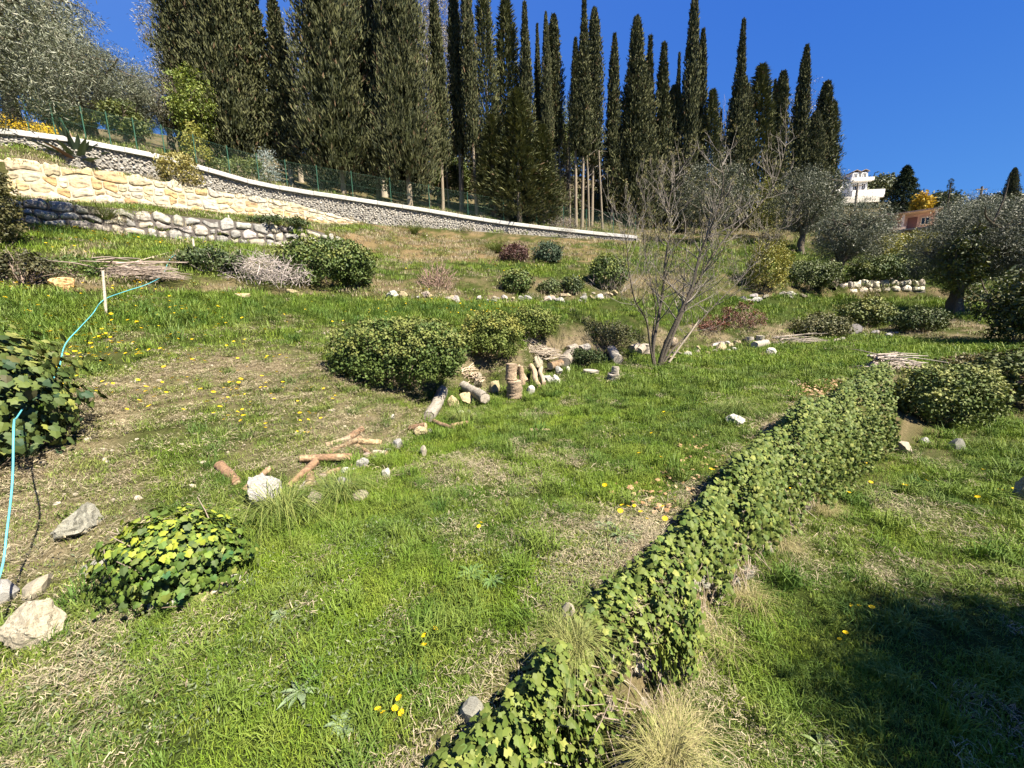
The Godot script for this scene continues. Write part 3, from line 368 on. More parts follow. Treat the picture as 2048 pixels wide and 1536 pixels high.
	shrub("blue_shrub", "pale blue-green conifer shrub behind the white coping", "shrub", "", -11.832, -20.67, Vector3(0.566, 1.571, 0.453), "fine", "leaf", 60, 2.2, Color(0.2, 0.25, 0.26), Color(0.34, 0.39, 0.38), {"lump": 0.3})
	shrub("yellow_broom", "low golden yellow flowering broom behind the coping", "shrub", "yellow flowering brooms", -18.828, -17.097, Vector3(0.838, 0.349, 0.503), "fine", "petal", 60, 2, Color(0.55, 0.38, 0.02), Color(0.75, 0.54, 0.03), {"wood": Color(0.12, 0.14, 0.05)})
	shrub("yellow_broom", "golden yellow flowering broom, beyond the corner post at the end of the wall", "shrub", "yellow flowering brooms", -20.14, -17.006, Vector3(0.596, 0.554, 0.358), "fine", "petal", 60, 2, Color(0.55, 0.38, 0.02), Color(0.75, 0.54, 0.03), {"wood": Color(0.12, 0.14, 0.05)})
	shrub("dark_shrub", "tall brown-green twiggy shrub on the terrace before the stone walls", "shrub", "", -10.991, -8.611, Vector3(0.501, 1.818, 0.4), "ivy", "leaf", 357, 1.1, Color(0.05, 0.055, 0.02), Color(0.12, 0.11, 0.04), {"lump": 0.4, "stems": 30, "poke": 1.15, "wood": Color(0.28, 0.23, 0.18)})
	shrub("dark_shrub", "low dark brown thicket at the foot of the tall twiggy shrub", "shrub", "", -8.509, -6.967, Vector3(0.555, 0.553, 0.333), "ivy", "leaf", 116, 1.1, Color(0.035, 0.04, 0.018), Color(0.09, 0.085, 0.035), {"lump": 0.4, "stems": 40, "poke": 1.2, "wood": Color(0.22, 0.17, 0.14)})
	shrub("weed_clump", "leafy green weeds beside the heap of dead branches", "plant", "", -8.321, -7.726, Vector3(0.4, 0.386, 0.24), "broad", "leaf", 62, 0.55, Color(0.06, 0.11, 0.025), Color(0.12, 0.17, 0.04), {"lump": 0.4})
	shrub("purple_bush", "purple-grey bush with white blossom in front of the coping", "bush", "", 3.337, -23.962, Vector3(0.757, 1.03, 0.605), "fine", "leaf", 60, 1.8, Color(0.1, 0.06, 0.06), Color(0.3, 0.27, 0.26), {"lump": 0.4})
	shrub("purple_bush", "slender dark purple shrub rising behind the white blossoming one", "bush", "", 3.666, -25.843, Vector3(0.628, 3.63, 0.503), "fine", "leaf", 73, 2, Color(0.06, 0.055, 0.035), Color(0.13, 0.1, 0.07), {"lump": 0.45})
	shrub("undergrowth_bush", "bright yellow-green bush glowing between the cypress trunks", "bush", "undergrowth beneath the cypresses", -1.061, -30.072, Vector3(1.083, 3.508, 0.65), "broad", "leaf", 330, 1.9, Color(0.1, 0.14, 0.02), Color(0.22, 0.24, 0.04), {"lump": 0.35, "stems": 0})
	shrub("undergrowth_bush", "mid green bush behind the fence and the thin trunks", "bush", "undergrowth beneath the cypresses", -3.994, -30.157, Vector3(1.261, 3.039, 0.756), "broad", "leaf", 344, 1.9, Color(0.05, 0.08, 0.018), Color(0.12, 0.15, 0.03), {"lump": 0.35, "stems": 0})
	shrub("undergrowth_bush", "olive green undergrowth behind the fence", "bush", "undergrowth beneath the cypresses", 2.445, -30.35, Vector3(1.632, 2.966, 0.979), "broad", "leaf", 455, 1.9, Color(0.045, 0.06, 0.018), Color(0.09, 0.1, 0.03), {"lump": 0.35, "stems": 0})
	shrub("undergrowth_bush", "dark undergrowth below the skirted cypress", "bush", "undergrowth beneath the cypresses", -11.636, -30.547, Vector3(2.154, 2.956, 1.293), "broad", "leaf", 631, 1.9, Color(0.03, 0.045, 0.015), Color(0.07, 0.08, 0.025), {"lump": 0.35, "stems": 0})
	shrub("undergrowth_bush", "dark tangled undergrowth between two cypress groups", "bush", "undergrowth beneath the cypresses", -15.093, -30.253, Vector3(1.607, 4.433, 0.964), "broad", "leaf", 630, 1.9, Color(0.025, 0.035, 0.014), Color(0.06, 0.07, 0.025), {"lump": 0.35, "stems": 0})
	shrub("undergrowth_bush", "reddish brown undergrowth at the foot of the cypress row", "bush", "undergrowth beneath the cypresses", -7.99, -30.588, Vector3(2.164, 2.419, 1.299), "broad", "leaf", 544, 1.9, Color(0.045, 0.045, 0.018), Color(0.1, 0.085, 0.03), {"lump": 0.35, "stems": 0})
	shrub("undergrowth_bush", "green undergrowth at the end of the gabion wall", "bush", "undergrowth beneath the cypresses", 9.411, -33.894, Vector3(2.226, 2.551, 1.335), "broad", "leaf", 587, 1.9, Color(0.04, 0.055, 0.016), Color(0.085, 0.1, 0.03), {"lump": 0.35, "stems": 0})
	shrub("undergrowth_bush", "dark undergrowth behind the crown of the bare tree", "bush", "undergrowth beneath the cypresses", 15.834, -38.193, Vector3(2.744, 3.342, 1.647), "broad", "leaf", 934, 1.9, Color(0.035, 0.05, 0.015), Color(0.08, 0.095, 0.028), {"lump": 0.35, "stems": 0})
	shrub("undergrowth_bush", "dark evergreen bush under the tall cypress group", "bush", "undergrowth beneath the cypresses", -20.369, -30.343, Vector3(1.943, 4.403, 1.166), "broad", "leaf", 776, 1.9, Color(0.03, 0.045, 0.015), Color(0.08, 0.1, 0.03), {"lump": 0.35, "stems": 0})
	shrub("undergrowth_bush", "dense undergrowth at the foot of the far cypresses", "bush", "undergrowth beneath the cypresses", 20.049, -38.038, Vector3(2.522, 3.103, 1.513), "broad", "leaf", 795, 1.9, Color(0.035, 0.05, 0.015), Color(0.085, 0.1, 0.03), {"lump": 0.35, "stems": 0})
	shrub("undergrowth_bush", "grey-green undergrowth behind the purple bush", "bush", "undergrowth beneath the cypresses", 5.413, -30.251, Vector3(1.456, 1.982, 0.874), "broad", "leaf", 286, 1.9, Color(0.05, 0.065, 0.02), Color(0.11, 0.12, 0.04), {"lump": 0.35, "stems": 0})
	# ---- boulders and stones
	rock("largest pale grey boulder with a flat top beside the ivy clump", -1.841, -2.631, Vector3(0.164, 0.152, 0.131), 0, 5.76, Color(0.31, 0.305, 0.297), "boulders and loose stones on the banks", 0.2)
	rock("flat grey-beige rock half buried below the forked logs", -1.471, -2.667, Vector3(0.095, 0.08, 0.076), 1, 5.31, Color(0.33, 0.295, 0.245), "boulders and loose stones on the banks", 0.3)
	rock("upright rounded grey rock with a small white stone behind it", -1.349, -2.89, Vector3(0.079, 0.096, 0.071), 2, 6.14, Color(0.31, 0.305, 0.297), "boulders and loose stones on the banks", 0.2)
	rock("small white ball shaped stone behind the upright rounded rock", -1.47, -3.194, Vector3(0.043, 0.045, 0.043), 3, 4.16, Color(0.46, 0.45, 0.43), "boulders and loose stones on the banks", 0.2)
	rock("low beige rock sunk in the grass beside the upright rounded rock", -1.192, -2.763, Vector3(0.076, 0.05, 0.061), 4, 1.01, Color(0.33, 0.295, 0.245), "boulders and loose stones on the banks", 0.35)
	rock("single white lump of rock in the lawn, out from the forked logs", -1.116, -3.155, Vector3(0.054, 0.066, 0.048), 5, 5.34, Color(0.46, 0.45, 0.43), "boulders and loose stones on the banks", 0.25)
	rock("grey rock at the thick end of the forked logs", -1.409, -3.355, Vector3(0.077, 0.064, 0.069), 6, 5.98, Color(0.31, 0.305, 0.297), "boulders and loose stones on the banks", 0.25)
	rock("pale rock in the grass before the large ivy mound", -1.205, -3.848, Vector3(0.083, 0.073, 0.074), 7, 5.61, Color(0.31, 0.305, 0.297), "boulders and loose stones on the banks", 0.25)
	rock("yellowish rock under the short brown log", -1.083, -4.292, Vector3(0.097, 0.081, 0.087), 8, 3.53, Color(0.4, 0.33, 0.22), "boulders and loose stones on the banks", 0.25)
	rock("narrow beige rock below the yellowish one", -0.902, -3.662, Vector3(0.04, 0.081, 0.036), 9, 4.43, Color(0.33, 0.295, 0.245), "boulders and loose stones on the banks", 0.3)
	rock("small white stone in front of the large ivy mound", -1.451, -4.496, Vector3(0.039, 0.037, 0.035), 10, 1.31, Color(0.46, 0.45, 0.43), "boulders and loose stones on the banks", 0.2)
	rock("wide flat dark grey rock sunk in the bank", -2.727, -2.238, Vector3(0.159, 0.128, 0.143), 11, 5.16, Color(0.24, 0.235, 0.225), "boulders and loose stones on the banks", 0.42)
	rock("broken pinkish beige boulder at the bottom edge of the bank", -2.177, -1.532, Vector3(0.115, 0.13, 0.103), 1, 3.56, Color(0.33, 0.295, 0.245), "boulders and loose stones on the banks", 0.3)
	rock("rough beige rock behind the broken boulder", -2.501, -1.808, Vector3(0.085, 0.067, 0.076), 2, 1.77, Color(0.33, 0.295, 0.245), "boulders and loose stones on the banks", 0.3)
	rock("pale rock beside the broken boulder and the blue cord", -2.615, -1.761, Vector3(0.065, 0.079, 0.059), 3, 0.39, Color(0.31, 0.305, 0.297), "boulders and loose stones on the banks", 0.3)
	rock("dark flat rock touching the ivy clump", -2.309, -1.941, Vector3(0.085, 0.068, 0.076), 4, 5.29, Color(0.24, 0.235, 0.225), "boulders and loose stones on the banks", 0.35)
	rock("lichen spotted dark rock beside the end of the trailing ivy", -0.174, -1.123, Vector3(0.05, 0.068, 0.045), 5, 6.14, Color(0.24, 0.235, 0.225), "boulders and loose stones on the banks", 0.25)
	rock("pale stone on the inner edge of the trailing ivy", 0.233, -1.539, Vector3(0.043, 0.061, 0.038), 6, 0.55, Color(0.33, 0.295, 0.245), "boulders and loose stones on the banks", 0.3)
	rock("small grey stone tucked against the trailing ivy", 0.368, -1.638, Vector3(0.024, 0.026, 0.021), 7, 4.96, Color(0.31, 0.305, 0.297), "boulders and loose stones on the banks", 0.3)
	rock("white stone alone on the lawn with a dry twig beside it", 2.555, -4.308, Vector3(0.12, 0.081, 0.108), 8, 2.54, Color(0.46, 0.45, 0.43), "boulders and loose stones on the banks", 0.25)
	rock("round white stone like a drum on the far lawn", 7.321, -10.74, Vector3(0.202, 0.137, 0.181), 9, 0.93, Color(0.46, 0.45, 0.43), "boulders and loose stones on the banks", 0.15)
	rock("dark standing stone with a yellowish top below the hedge", 5.718, -4.738, Vector3(0.084, 0.11, 0.075), 10, 1.82, Color(0.24, 0.235, 0.225), "boulders and loose stones on the banks", 0.2)
	rock("low pale stone in the grass before the hedge", 5.643, -5.052, Vector3(0.082, 0.066, 0.074), 11, 4.77, Color(0.31, 0.305, 0.297), "boulders and loose stones on the banks", 0.3)
	rock("stone at the foot of the far end of the ivy wall", 5.019, -4.736, Vector3(0.153, 0.114, 0.138), 0, 5.41, Color(0.33, 0.295, 0.245), "boulders and loose stones on the banks", 0.3)
	rock("dark boulder at the side of the lower lawn", 4.809, -3.38, Vector3(0.094, 0.177, 0.084), 1, 0.27, Color(0.24, 0.235, 0.225), "boulders and loose stones on the banks", 0.2)
	rock("long yellowish rock under the grey log", -0.674, -5.958, Vector3(0.217, 0.138, 0.195), 2, 3.81, Color(0.4, 0.33, 0.22), "boulders and loose stones on the banks", 0.3)
	rock("pale yellow rock between the round ivy mound and the stacked log", -0.315, -6.5, Vector3(0.128, 0.22, 0.102), 3, 0.28, Color(0.4, 0.33, 0.22), "boulders and loose stones on the banks", 0.25)
	rock("beige rock below the round ivy mound", -0.639, -6.982, Vector3(0.155, 0.2, 0.124), 4, 4.45, Color(0.33, 0.295, 0.245), "boulders and loose stones on the banks", 0.25)
	rock("yellow rock just beside the lying grey log", -0.917, -5.731, Vector3(0.113, 0.124, 0.102), 5, 2.05, Color(0.4, 0.33, 0.22), "boulders and loose stones on the banks", 0.3)
	rock("white egg shaped stone leaning by the stacked log", 0.309, -6.4, Vector3(0.08, 0.117, 0.072), 6, 5.46, Color(0.46, 0.45, 0.43), "boulders and loose stones on the banks", 0.15)
	rock("grey stone in the heap beside the stacked log", 0.672, -7.476, Vector3(0.127, 0.131, 0.114), 7, 6.08, Color(0.31, 0.305, 0.297), "boulders and loose stones on the banks", 0.2)
	rock("white stone in the heap beside the stacked log", 0.821, -7.232, Vector3(0.104, 0.15, 0.094), 8, 3.13, Color(0.46, 0.45, 0.43), "boulders and loose stones on the banks", 0.2)
	rock("white stone on the top of the heap beside the stacked log", 1.024, -8.235, Vector3(0.118, 0.118, 0.106), 9, 6.19, Color(0.46, 0.45, 0.43), "boulders and loose stones on the banks", 0.1)
	rock("last small white stone of the heap beside the stacked log", 1.23, -8.314, Vector3(0.092, 0.113, 0.083), 10, 1.92, Color(0.46, 0.45, 0.43), "boulders and loose stones on the banks", 0.2)
	rock("beige stone at the back of the heap beside the stacked log", 0.556, -8.193, Vector3(0.128, 0.169, 0.115), 11, 0.48, Color(0.33, 0.295, 0.245), "boulders and loose stones on the banks", 0.2)
	rock("big cream stone at the start of the row on the upper terrace", -3.028, -10.073, Vector3(0.184, 0.147, 0.165), 0, 3.72, Color(0.46, 0.45, 0.43), "boulders and loose stones on the banks", 0.2)
	rock("ochre stone next to the big cream one in the row", -2.755, -10.199, Vector3(0.122, 0.118, 0.11), 1, 0.19, Color(0.4, 0.33, 0.22), "boulders and loose stones on the banks", 0.2)
	rock("orange stone under the dark brown thicket", -7.921, -7.05, Vector3(0.22, 0.147, 0.176), 2, 1.22, Color(0.62, 0.42, 0.22), "boulders and loose stones on the banks", 0.25)
	rock("flat cream stone below the heap of grey twigs", -5.526, -8.226, Vector3(0.196, 0.105, 0.176), 3, 2.53, Color(0.4, 0.33, 0.22), "boulders and loose stones on the banks", 0.35)
	rock("cream slab in the grass below the dark lumpy ivy", -5.017, -9.134, Vector3(0.262, 0.107, 0.236), 4, 3.78, Color(0.4, 0.33, 0.22), "boulders and loose stones on the banks", 0.4)
	rock("yellowish stone behind the far lawn edge", 6.561, -12.042, Vector3(0.187, 0.181, 0.168), 5, 0.97, Color(0.4, 0.33, 0.22), "boulders and loose stones on the banks", 0.25)
	rock("small beige stone in the upper row, closest to the leafless brown bush", -2.19, -10.7, Vector3(0.067, 0.053, 0.072), 54, 0.78, Color(0.333, 0.298, 0.247), "row of stones on the upper terrace", 0.22, -0.28)
	rock("small beige stone in the upper row, second closest to the leafless brown bush", -1.57, -10.45, Vector3(0.175, 0.104, 0.136), 33, 0.73, Color(0.305, 0.273, 0.227), "row of stones on the upper terrace", 0.22, 0.11)
	rock("small beige stone in the upper row, third closest to the leafless brown bush", -2.24, -10.56, Vector3(0.172, 0.123, 0.144), 67, 4.75, Color(0.352, 0.314, 0.261), "row of stones on the upper terrace", 0.22, 0.1)
	rock("small beige stone in the upper row, fourth closest to the leafless brown bush", -1.49, -10.8, Vector3(0.122, 0.069, 0.109), 75, 4.3, Color(0.336, 0.301, 0.25), "row of stones on the upper terrace", 0.22, -0.02)
	rock("small white stone in the upper row, closest to the tallest ivy bush", 0.37, -11.85, Vector3(0.138, 0.099, 0.131), 72, 0.6, Color(0.416, 0.407, 0.389), "row of stones on the upper terrace", 0.22, 0.23)
	rock("small white stone in the upper row, second closest to the tallest ivy bush", -0.17, -11.62, Vector3(0.136, 0.128, 0.15), 15, 0.15, Color(0.41, 0.401, 0.383), "row of stones on the upper terrace", 0.22, -0.23)
	rock("small white stone in the upper row, third closest to the tallest ivy bush", -0.33, -11.55, Vector3(0.092, 0.053, 0.078), 38, 4.79, Color(0.442, 0.432, 0.413), "row of stones on the upper terrace", 0.22, -0.28)
	rock("small grey stone in the upper row, near the palest ivy bush", 1.37, -12.43, Vector3(0.128, 0.094, 0.116), 13, 3.33, Color(0.318, 0.313, 0.305), "row of stones on the upper terrace", 0.22, -0.24)
	rock("small ochre stone in the upper row, closest to the yellow-topped bush", 3.42, -13.85, Vector3(0.128, 0.098, 0.114), 23, 4.97, Color(0.391, 0.322, 0.215), "row of stones on the upper terrace", 0.22, -0.15)
	rock("small ochre stone in the upper row, second closest to the yellow-topped bush", 3.56, -13.85, Vector3(0.147, 0.116, 0.147), 96, 5.66, Color(0.357, 0.294, 0.196), "row of stones on the upper terrace", 0.22, -0.15)
	rock("small ochre stone in the upper row, third closest to the yellow-topped bush", 3.77, -14.14, Vector3(0.178, 0.107, 0.14), 10, 2.25, Color(0.395, 0.326, 0.217), "row of stones on the upper terrace", 0.22, -0.16)
	rock("small ochre stone in the upper row, fourth closest to the yellow-topped bush", 2.82, -13.13, Vector3(0.105, 0.075, 0.085), 53, 4.15, Color(0.426, 0.351, 0.234), "row of stones on the upper terrace", 0.22, 0.15)
	rock("small grey stone in the upper row, near the big cream stone", -2.43, -10.37, Vector3(0.068, 0.046, 0.061), 82, 2.41, Color(0.312, 0.307, 0.298), "row of stones on the upper terrace", 0.22, 0.23)
	rock("small ochre stone in the upper row, closest to the leafless brown bush", -2.14, -10.55, Vector3(0.131, 0.089, 0.12), 89, 3.1, Color(0.355, 0.293, 0.195), "row of stones on the upper terrace", 0.22, -0.03)
	rock("small ochre stone in the upper row, second closest to the leafless brown bush", -1.61, -10.88, Vector3(0.095, 0.066, 0.097), 25, 0.88, Color(0.406, 0.335, 0.223), "row of stones on the upper terrace", 0.22, 0.01)
	rock("small ochre stone in the upper row, third closest to the leafless brown bush", -1.45, -10.7, Vector3(0.169, 0.104, 0.136), 99, 1.78, Color(0.426, 0.351, 0.234), "row of stones on the upper terrace", 0.22, 0.12)
	rock("small white stone in the upper row, near the palest ivy bush", 1.24, -12.38, Vector3(0.163, 0.102, 0.131), 34, 5.34, Color(0.435, 0.425, 0.406), "row of stones on the upper terrace", 0.22, -0.12)
	rock("small grey stone in the upper row, closest to the bare middle of the row", -0.67, -11, Vector3(0.08, 0.043, 0.066), 72, 2.16, Color(0.283, 0.278, 0.271), "row of stones on the upper terrace", 0.22, -0.11)
	rock("small grey stone in the upper row, second closest to the bare middle of the row", -0.63, -10.99, Vector3(0.081, 0.076, 0.085), 61, 4.21, Color(0.319, 0.314, 0.305), "row of stones on the upper terrace", 0.22, -0.18)
	rock("small grey stone in the upper row, third closest to the bare middle of the row", -0.43, -10.99, Vector3(0.131, 0.083, 0.104), 3, 2.89, Color(0.305, 0.3, 0.292), "row of stones on the upper terrace", 0.22, 0.13)
	rock("small ochre stone in the upper row, closest to the round dark ivy bush", 1.94, -12.91, Vector3(0.099, 0.076, 0.093), 5, 2.8, Color(0.419, 0.346, 0.23), "row of stones on the upper terrace", 0.22, -0.16)
	rock("small ochre stone in the upper row, second closest to the round dark ivy bush", 1.72, -12.81, Vector3(0.163, 0.11, 0.137), 27, 5.12, Color(0.362, 0.298, 0.199), "row of stones on the upper terrace", 0.22, -0.15)
	rock("small ochre stone in the upper row, third closest to the round dark ivy bush", 2.72, -13.24, Vector3(0.108, 0.071, 0.108), 90, 4.05, Color(0.357, 0.295, 0.197), "row of stones on the upper terrace", 0.22, -0.28)
	rock("small white stone in the upper row, closest to the round dark ivy bush", 1.6, -12.32, Vector3(0.163, 0.104, 0.169), 23, 2.54, Color(0.49, 0.479, 0.458), "row of stones on the upper terrace", 0.22, 0.14)
	rock("small white stone in the upper row, second closest to the round dark ivy bush", 2.51, -13.22, Vector3(0.084, 0.076, 0.089), 37, 0.22, Color(0.4, 0.391, 0.374), "row of stones on the upper terrace", 0.22, -0.03)
	rock("small grey stone in the upper row, closest to the round dark ivy bush", 2.25, -12.59, Vector3(0.109, 0.064, 0.105), 42, 2.62, Color(0.316, 0.311, 0.303), "row of stones on the upper terrace", 0.22, -0.01)
	rock("small grey stone in the upper row, second closest to the round dark ivy bush", 2.41, -12.76, Vector3(0.166, 0.13, 0.147), 50, 0.75, Color(0.278, 0.274, 0.267), "row of stones on the upper terrace", 0.22, -0.11)
	rock("small beige stone in the upper row, closest to the palest ivy bush", 1.14, -12.31, Vector3(0.146, 0.115, 0.157), 56, 5.32, Color(0.348, 0.311, 0.258), "row of stones on the upper terrace", 0.22, 0.25)
	rock("small beige stone in the upper row, second closest to the palest ivy bush", 0.99, -12.04, Vector3(0.092, 0.052, 0.072), 98, 2.21, Color(0.288, 0.257, 0.214), "row of stones on the upper terrace", 0.22, -0.03)
	rock("small beige stone in the upper row, near the bare middle of the row", -0.4, -11.48, Vector3(0.122, 0.092, 0.105), 33, 0.64, Color(0.331, 0.296, 0.246), "row of stones on the upper terrace", 0.22, 0.27)
	rock("small white stone in the upper row, closest to the yellow-topped bush", 3.15, -13.53, Vector3(0.089, 0.06, 0.079), 85, 2.96, Color(0.427, 0.418, 0.399), "row of stones on the upper terrace", 0.22, -0.09)
	rock("small white stone in the upper row, second closest to the yellow-topped bush", 3.05, -13.27, Vector3(0.214, 0.141, 0.183), 23, 3.88, Color(0.467, 0.457, 0.437), "row of stones on the upper terrace", 0.22, 0.14)
	rock("small white stone in the upper row, near the leafless brown bush", -1.42, -10.54, Vector3(0.137, 0.115, 0.131), 58, 0.74, Color(0.407, 0.398, 0.38), "row of stones on the upper terrace", 0.22, 0.26)
	rock("small grey stone in the upper row, near the tallest ivy bush", 0.55, -12.04, Vector3(0.149, 0.118, 0.144), 76, 2.52, Color(0.274, 0.269, 0.262), "row of stones on the upper terrace", 0.22, -0.12)
	rock("small white stone in the upper row, near the bare middle of the row", -0.87, -11.24, Vector3(0.118, 0.09, 0.108), 90, 0.41, Color(0.411, 0.402, 0.384), "row of stones on the upper terrace", 0.22, 0.13)
	rock("small beige stone in the upper row, near the yellow-topped bush", 2.92, -13.61, Vector3(0.093, 0.069, 0.084), 45, 0.6, Color(0.338, 0.302, 0.251), "row of stones on the upper terrace", 0.22, -0.14)
	rock("small ochre stone in the upper row, near the palest ivy bush", 1.35, -12.49, Vector3(0.117, 0.091, 0.123), 34, 1.48, Color(0.345, 0.285, 0.19), "row of stones on the upper terrace", 0.22, 0.16)
	rock("small ochre stone in the upper row, near the tallest ivy bush", 0.1, -11.76, Vector3(0.094, 0.066, 0.091), 69, 4.85, Color(0.373, 0.307, 0.205), "row of stones on the upper terrace", 0.22, -0.26)
	rock("small beige stone on the upper terrace, closest to the pointed yellow shrub", 11.31, -17.36, Vector3(0.153, 0.138, 0.16), 76, 4.65, Color(0.333, 0.298, 0.247), "stones by the yellow shrub", 0.22, -0.28)
	rock("small beige stone on the upper terrace, second closest to the pointed yellow shrub", 12.38, -17.83, Vector3(0.164, 0.114, 0.127), 26, 5.59, Color(0.287, 0.256, 0.213), "stones by the yellow shrub", 0.22, 0.22)
	rock("small beige stone on the upper terrace, third closest to the pointed yellow shrub", 12.66, -18.11, Vector3(0.215, 0.133, 0.179), 13, 4.72, Color(0.314, 0.28, 0.233), "stones by the yellow shrub", 0.22, -0.05)
	rock("small white stone on the upper terrace, closest to the pointed yellow shrub", 10.65, -16.87, Vector3(0.247, 0.15, 0.209), 60, 4.2, Color(0.48, 0.47, 0.449), "stones by the yellow shrub", 0.22, 0.02)
	rock("small white stone on the upper terrace, second closest to the pointed yellow shrub", 10.84, -17.34, Vector3(0.222, 0.132, 0.191), 59, 2.75, Color(0.436, 0.426, 0.407), "stones by the yellow shrub", 0.22, 0.11)
	rock("small white stone on the upper terrace, third closest to the pointed yellow shrub", 10.32, -16.87, Vector3(0.129, 0.073, 0.119), 32, 2.2, Color(0.437, 0.428, 0.409), "stones by the yellow shrub", 0.22, -0.08)
	rock("small white stone on the upper terrace, closest to the squared hedge", 13.48, -18.58, Vector3(0.156, 0.091, 0.137), 0, 4.83, Color(0.447, 0.437, 0.418), "stones by the yellow shrub", 0.22, -0.14)
	rock("small white stone on the upper terrace, second closest to the squared hedge", 13.13, -18.35, Vector3(0.288, 0.176, 0.232), 20, 1.26, Color(0.43, 0.421, 0.402), "stones by the yellow shrub", 0.22, -0.2)
	rock("small white stone on the upper terrace, third closest to the squared hedge", 12.96, -18.05, Vector3(0.117, 0.074, 0.121), 14, 3.65, Color(0.434, 0.424, 0.405), "stones by the yellow shrub", 0.22, -0.03)
	rock("small beige stone on the upper terrace, closest to the squared hedge", 13.95, -18.69, Vector3(0.211, 0.123, 0.171), 40, 2.45, Color(0.295, 0.263, 0.219), "stones by the yellow shrub", 0.22, 0.12)
	rock("small beige stone on the upper terrace, second closest to the squared hedge", 13.22, -18.41, Vector3(0.139, 0.094, 0.131), 3, 5.45, Color(0.284, 0.254, 0.211), "stones by the yellow shrub", 0.22, 0.23)
	rock("small grey stone on the upper terrace, closest to the pointed yellow shrub", 10.42, -16.84, Vector3(0.148, 0.092, 0.141), 42, 3.73, Color(0.281, 0.276, 0.269), "stones by the yellow shrub", 0.22, -0.09)
	rock("small grey stone on the upper terrace, second closest to the pointed yellow shrub", 12.37, -17.88, Vector3(0.132, 0.118, 0.144), 35, 5.89, Color(0.272, 0.268, 0.261), "stones by the yellow shrub", 0.22, 0.27)
	rock("small grey stone on the upper terrace, third closest to the pointed yellow shrub", 9.94, -16.67, Vector3(0.266, 0.155, 0.207), 71, 1.59, Color(0.32, 0.315, 0.306), "stones by the yellow shrub", 0.22, 0.19)
	rock("small white stone on the bank foot, closest to the low reddish twigs", 6.88, -12.95, Vector3(0.182, 0.117, 0.15), 68, 4.69, Color(0.435, 0.426, 0.407), "stones behind the bare tree", 0.22, -0.02)
	rock("small white stone on the bank foot, second closest to the low reddish twigs", 6.96, -12.99, Vector3(0.086, 0.079, 0.094), 76, 0.14, Color(0.457, 0.447, 0.427), "stones behind the bare tree", 0.22, 0.28)
	rock("small white stone on the bank foot, third closest to the low reddish twigs", 7.12, -13.02, Vector3(0.194, 0.096, 0.154), 59, 2.39, Color(0.412, 0.403, 0.385), "stones behind the bare tree", 0.22, 0.2)
	rock("small white stone on the bank foot, fourth closest to the low reddish twigs", 6.58, -11.66, Vector3(0.084, 0.066, 0.089), 85, 5.23, Color(0.463, 0.453, 0.433), "stones behind the bare tree", 0.22, -0.09)
	rock("small ochre stone on the bank foot, closest to the low reddish twigs", 5.77, -11.3, Vector3(0.111, 0.065, 0.103), 76, 2.66, Color(0.395, 0.326, 0.218), "stones behind the bare tree", 0.22, -0.07)
	rock("small ochre stone on the bank foot, second closest to the low reddish twigs", 6.48, -12.49, Vector3(0.118, 0.09, 0.131), 82, 0.46, Color(0.351, 0.289, 0.193), "stones behind the bare tree", 0.22, -0.09)
	rock("small ochre stone on the bank foot, third closest to the low reddish twigs", 5.79, -11.93, Vector3(0.14, 0.115, 0.151), 94, 2.19, Color(0.385, 0.317, 0.212), "stones behind the bare tree", 0.22, 0.17)
	rock("small ochre stone on the bank foot, closest to the bare tree", 4.18, -10.11, Vector3(0.154, 0.094, 0.139), 7, 2.01, Color(0.346, 0.286, 0.19), "stones behind the bare tree", 0.22, -0.04)
	rock("small ochre stone on the bank foot, second closest to the bare tree", 4.4, -10.22, Vector3(0.075, 0.049, 0.076), 26, 4.36, Color(0.348, 0.287, 0.191), "stones behind the bare tree", 0.22, 0.22)
	rock("small ochre stone on the bank foot, third closest to the bare tree", 5.05, -11.03, Vector3(0.162, 0.124, 0.141), 68, 5.12, Color(0.431, 0.355, 0.237), "stones behind the bare tree", 0.22, -0.08)
	rock("small ochre stone on the bank foot, closest to the grey split logs", 7.71, -13.17, Vector3(0.17, 0.107, 0.148), 99, 5.9, Color(0.358, 0.295, 0.197), "stones behind the bare tree", 0.22, -0.02)
	rock("small ochre stone on the bank foot, second closest to the grey split logs", 7.12, -12.43, Vector3(0.133, 0.129, 0.145), 2, 1.11, Color(0.394, 0.325, 0.217), "stones behind the bare tree", 0.22, -0.24)
	rock("small beige stone on the bank foot, closest to the low reddish twigs", 6.11, -11.53, Vector3(0.114, 0.084, 0.112), 81, 2.83, Color(0.335, 0.3, 0.249), "stones behind the bare tree", 0.22, -0.18)
	rock("small beige stone on the bank foot, second closest to the low reddish twigs", 5.52, -11.37, Vector3(0.155, 0.086, 0.141), 59, 4.45, Color(0.296, 0.265, 0.22), "stones behind the bare tree", 0.22, 0.15)
	rock("small white stone on the bank foot, closest to the grey split logs", 6.98, -12.03, Vector3(0.106, 0.077, 0.112), 52, 2.66, Color(0.421, 0.412, 0.394), "stones behind the bare tree", 0.22, -0.18)
	rock("small white stone on the bank foot, second closest to the grey split logs", 7.4, -13.11, Vector3(0.126, 0.071, 0.103), 48, 5.88, Color(0.443, 0.433, 0.414), "stones behind the bare tree", 0.22, 0.23)
	rock("small white stone on the bank foot, near the bare tree", 5.04, -10.86, Vector3(0.141, 0.101, 0.146), 59, 2.84, Color(0.43, 0.421, 0.402), "stones behind the bare tree", 0.22, 0.3)
	rock("small beige stone on the bank foot, near the bare tree", 4.89, -11.25, Vector3(0.19, 0.102, 0.148), 3, 2.78, Color(0.297, 0.266, 0.221), "stones behind the bare tree", 0.22, 0.23)
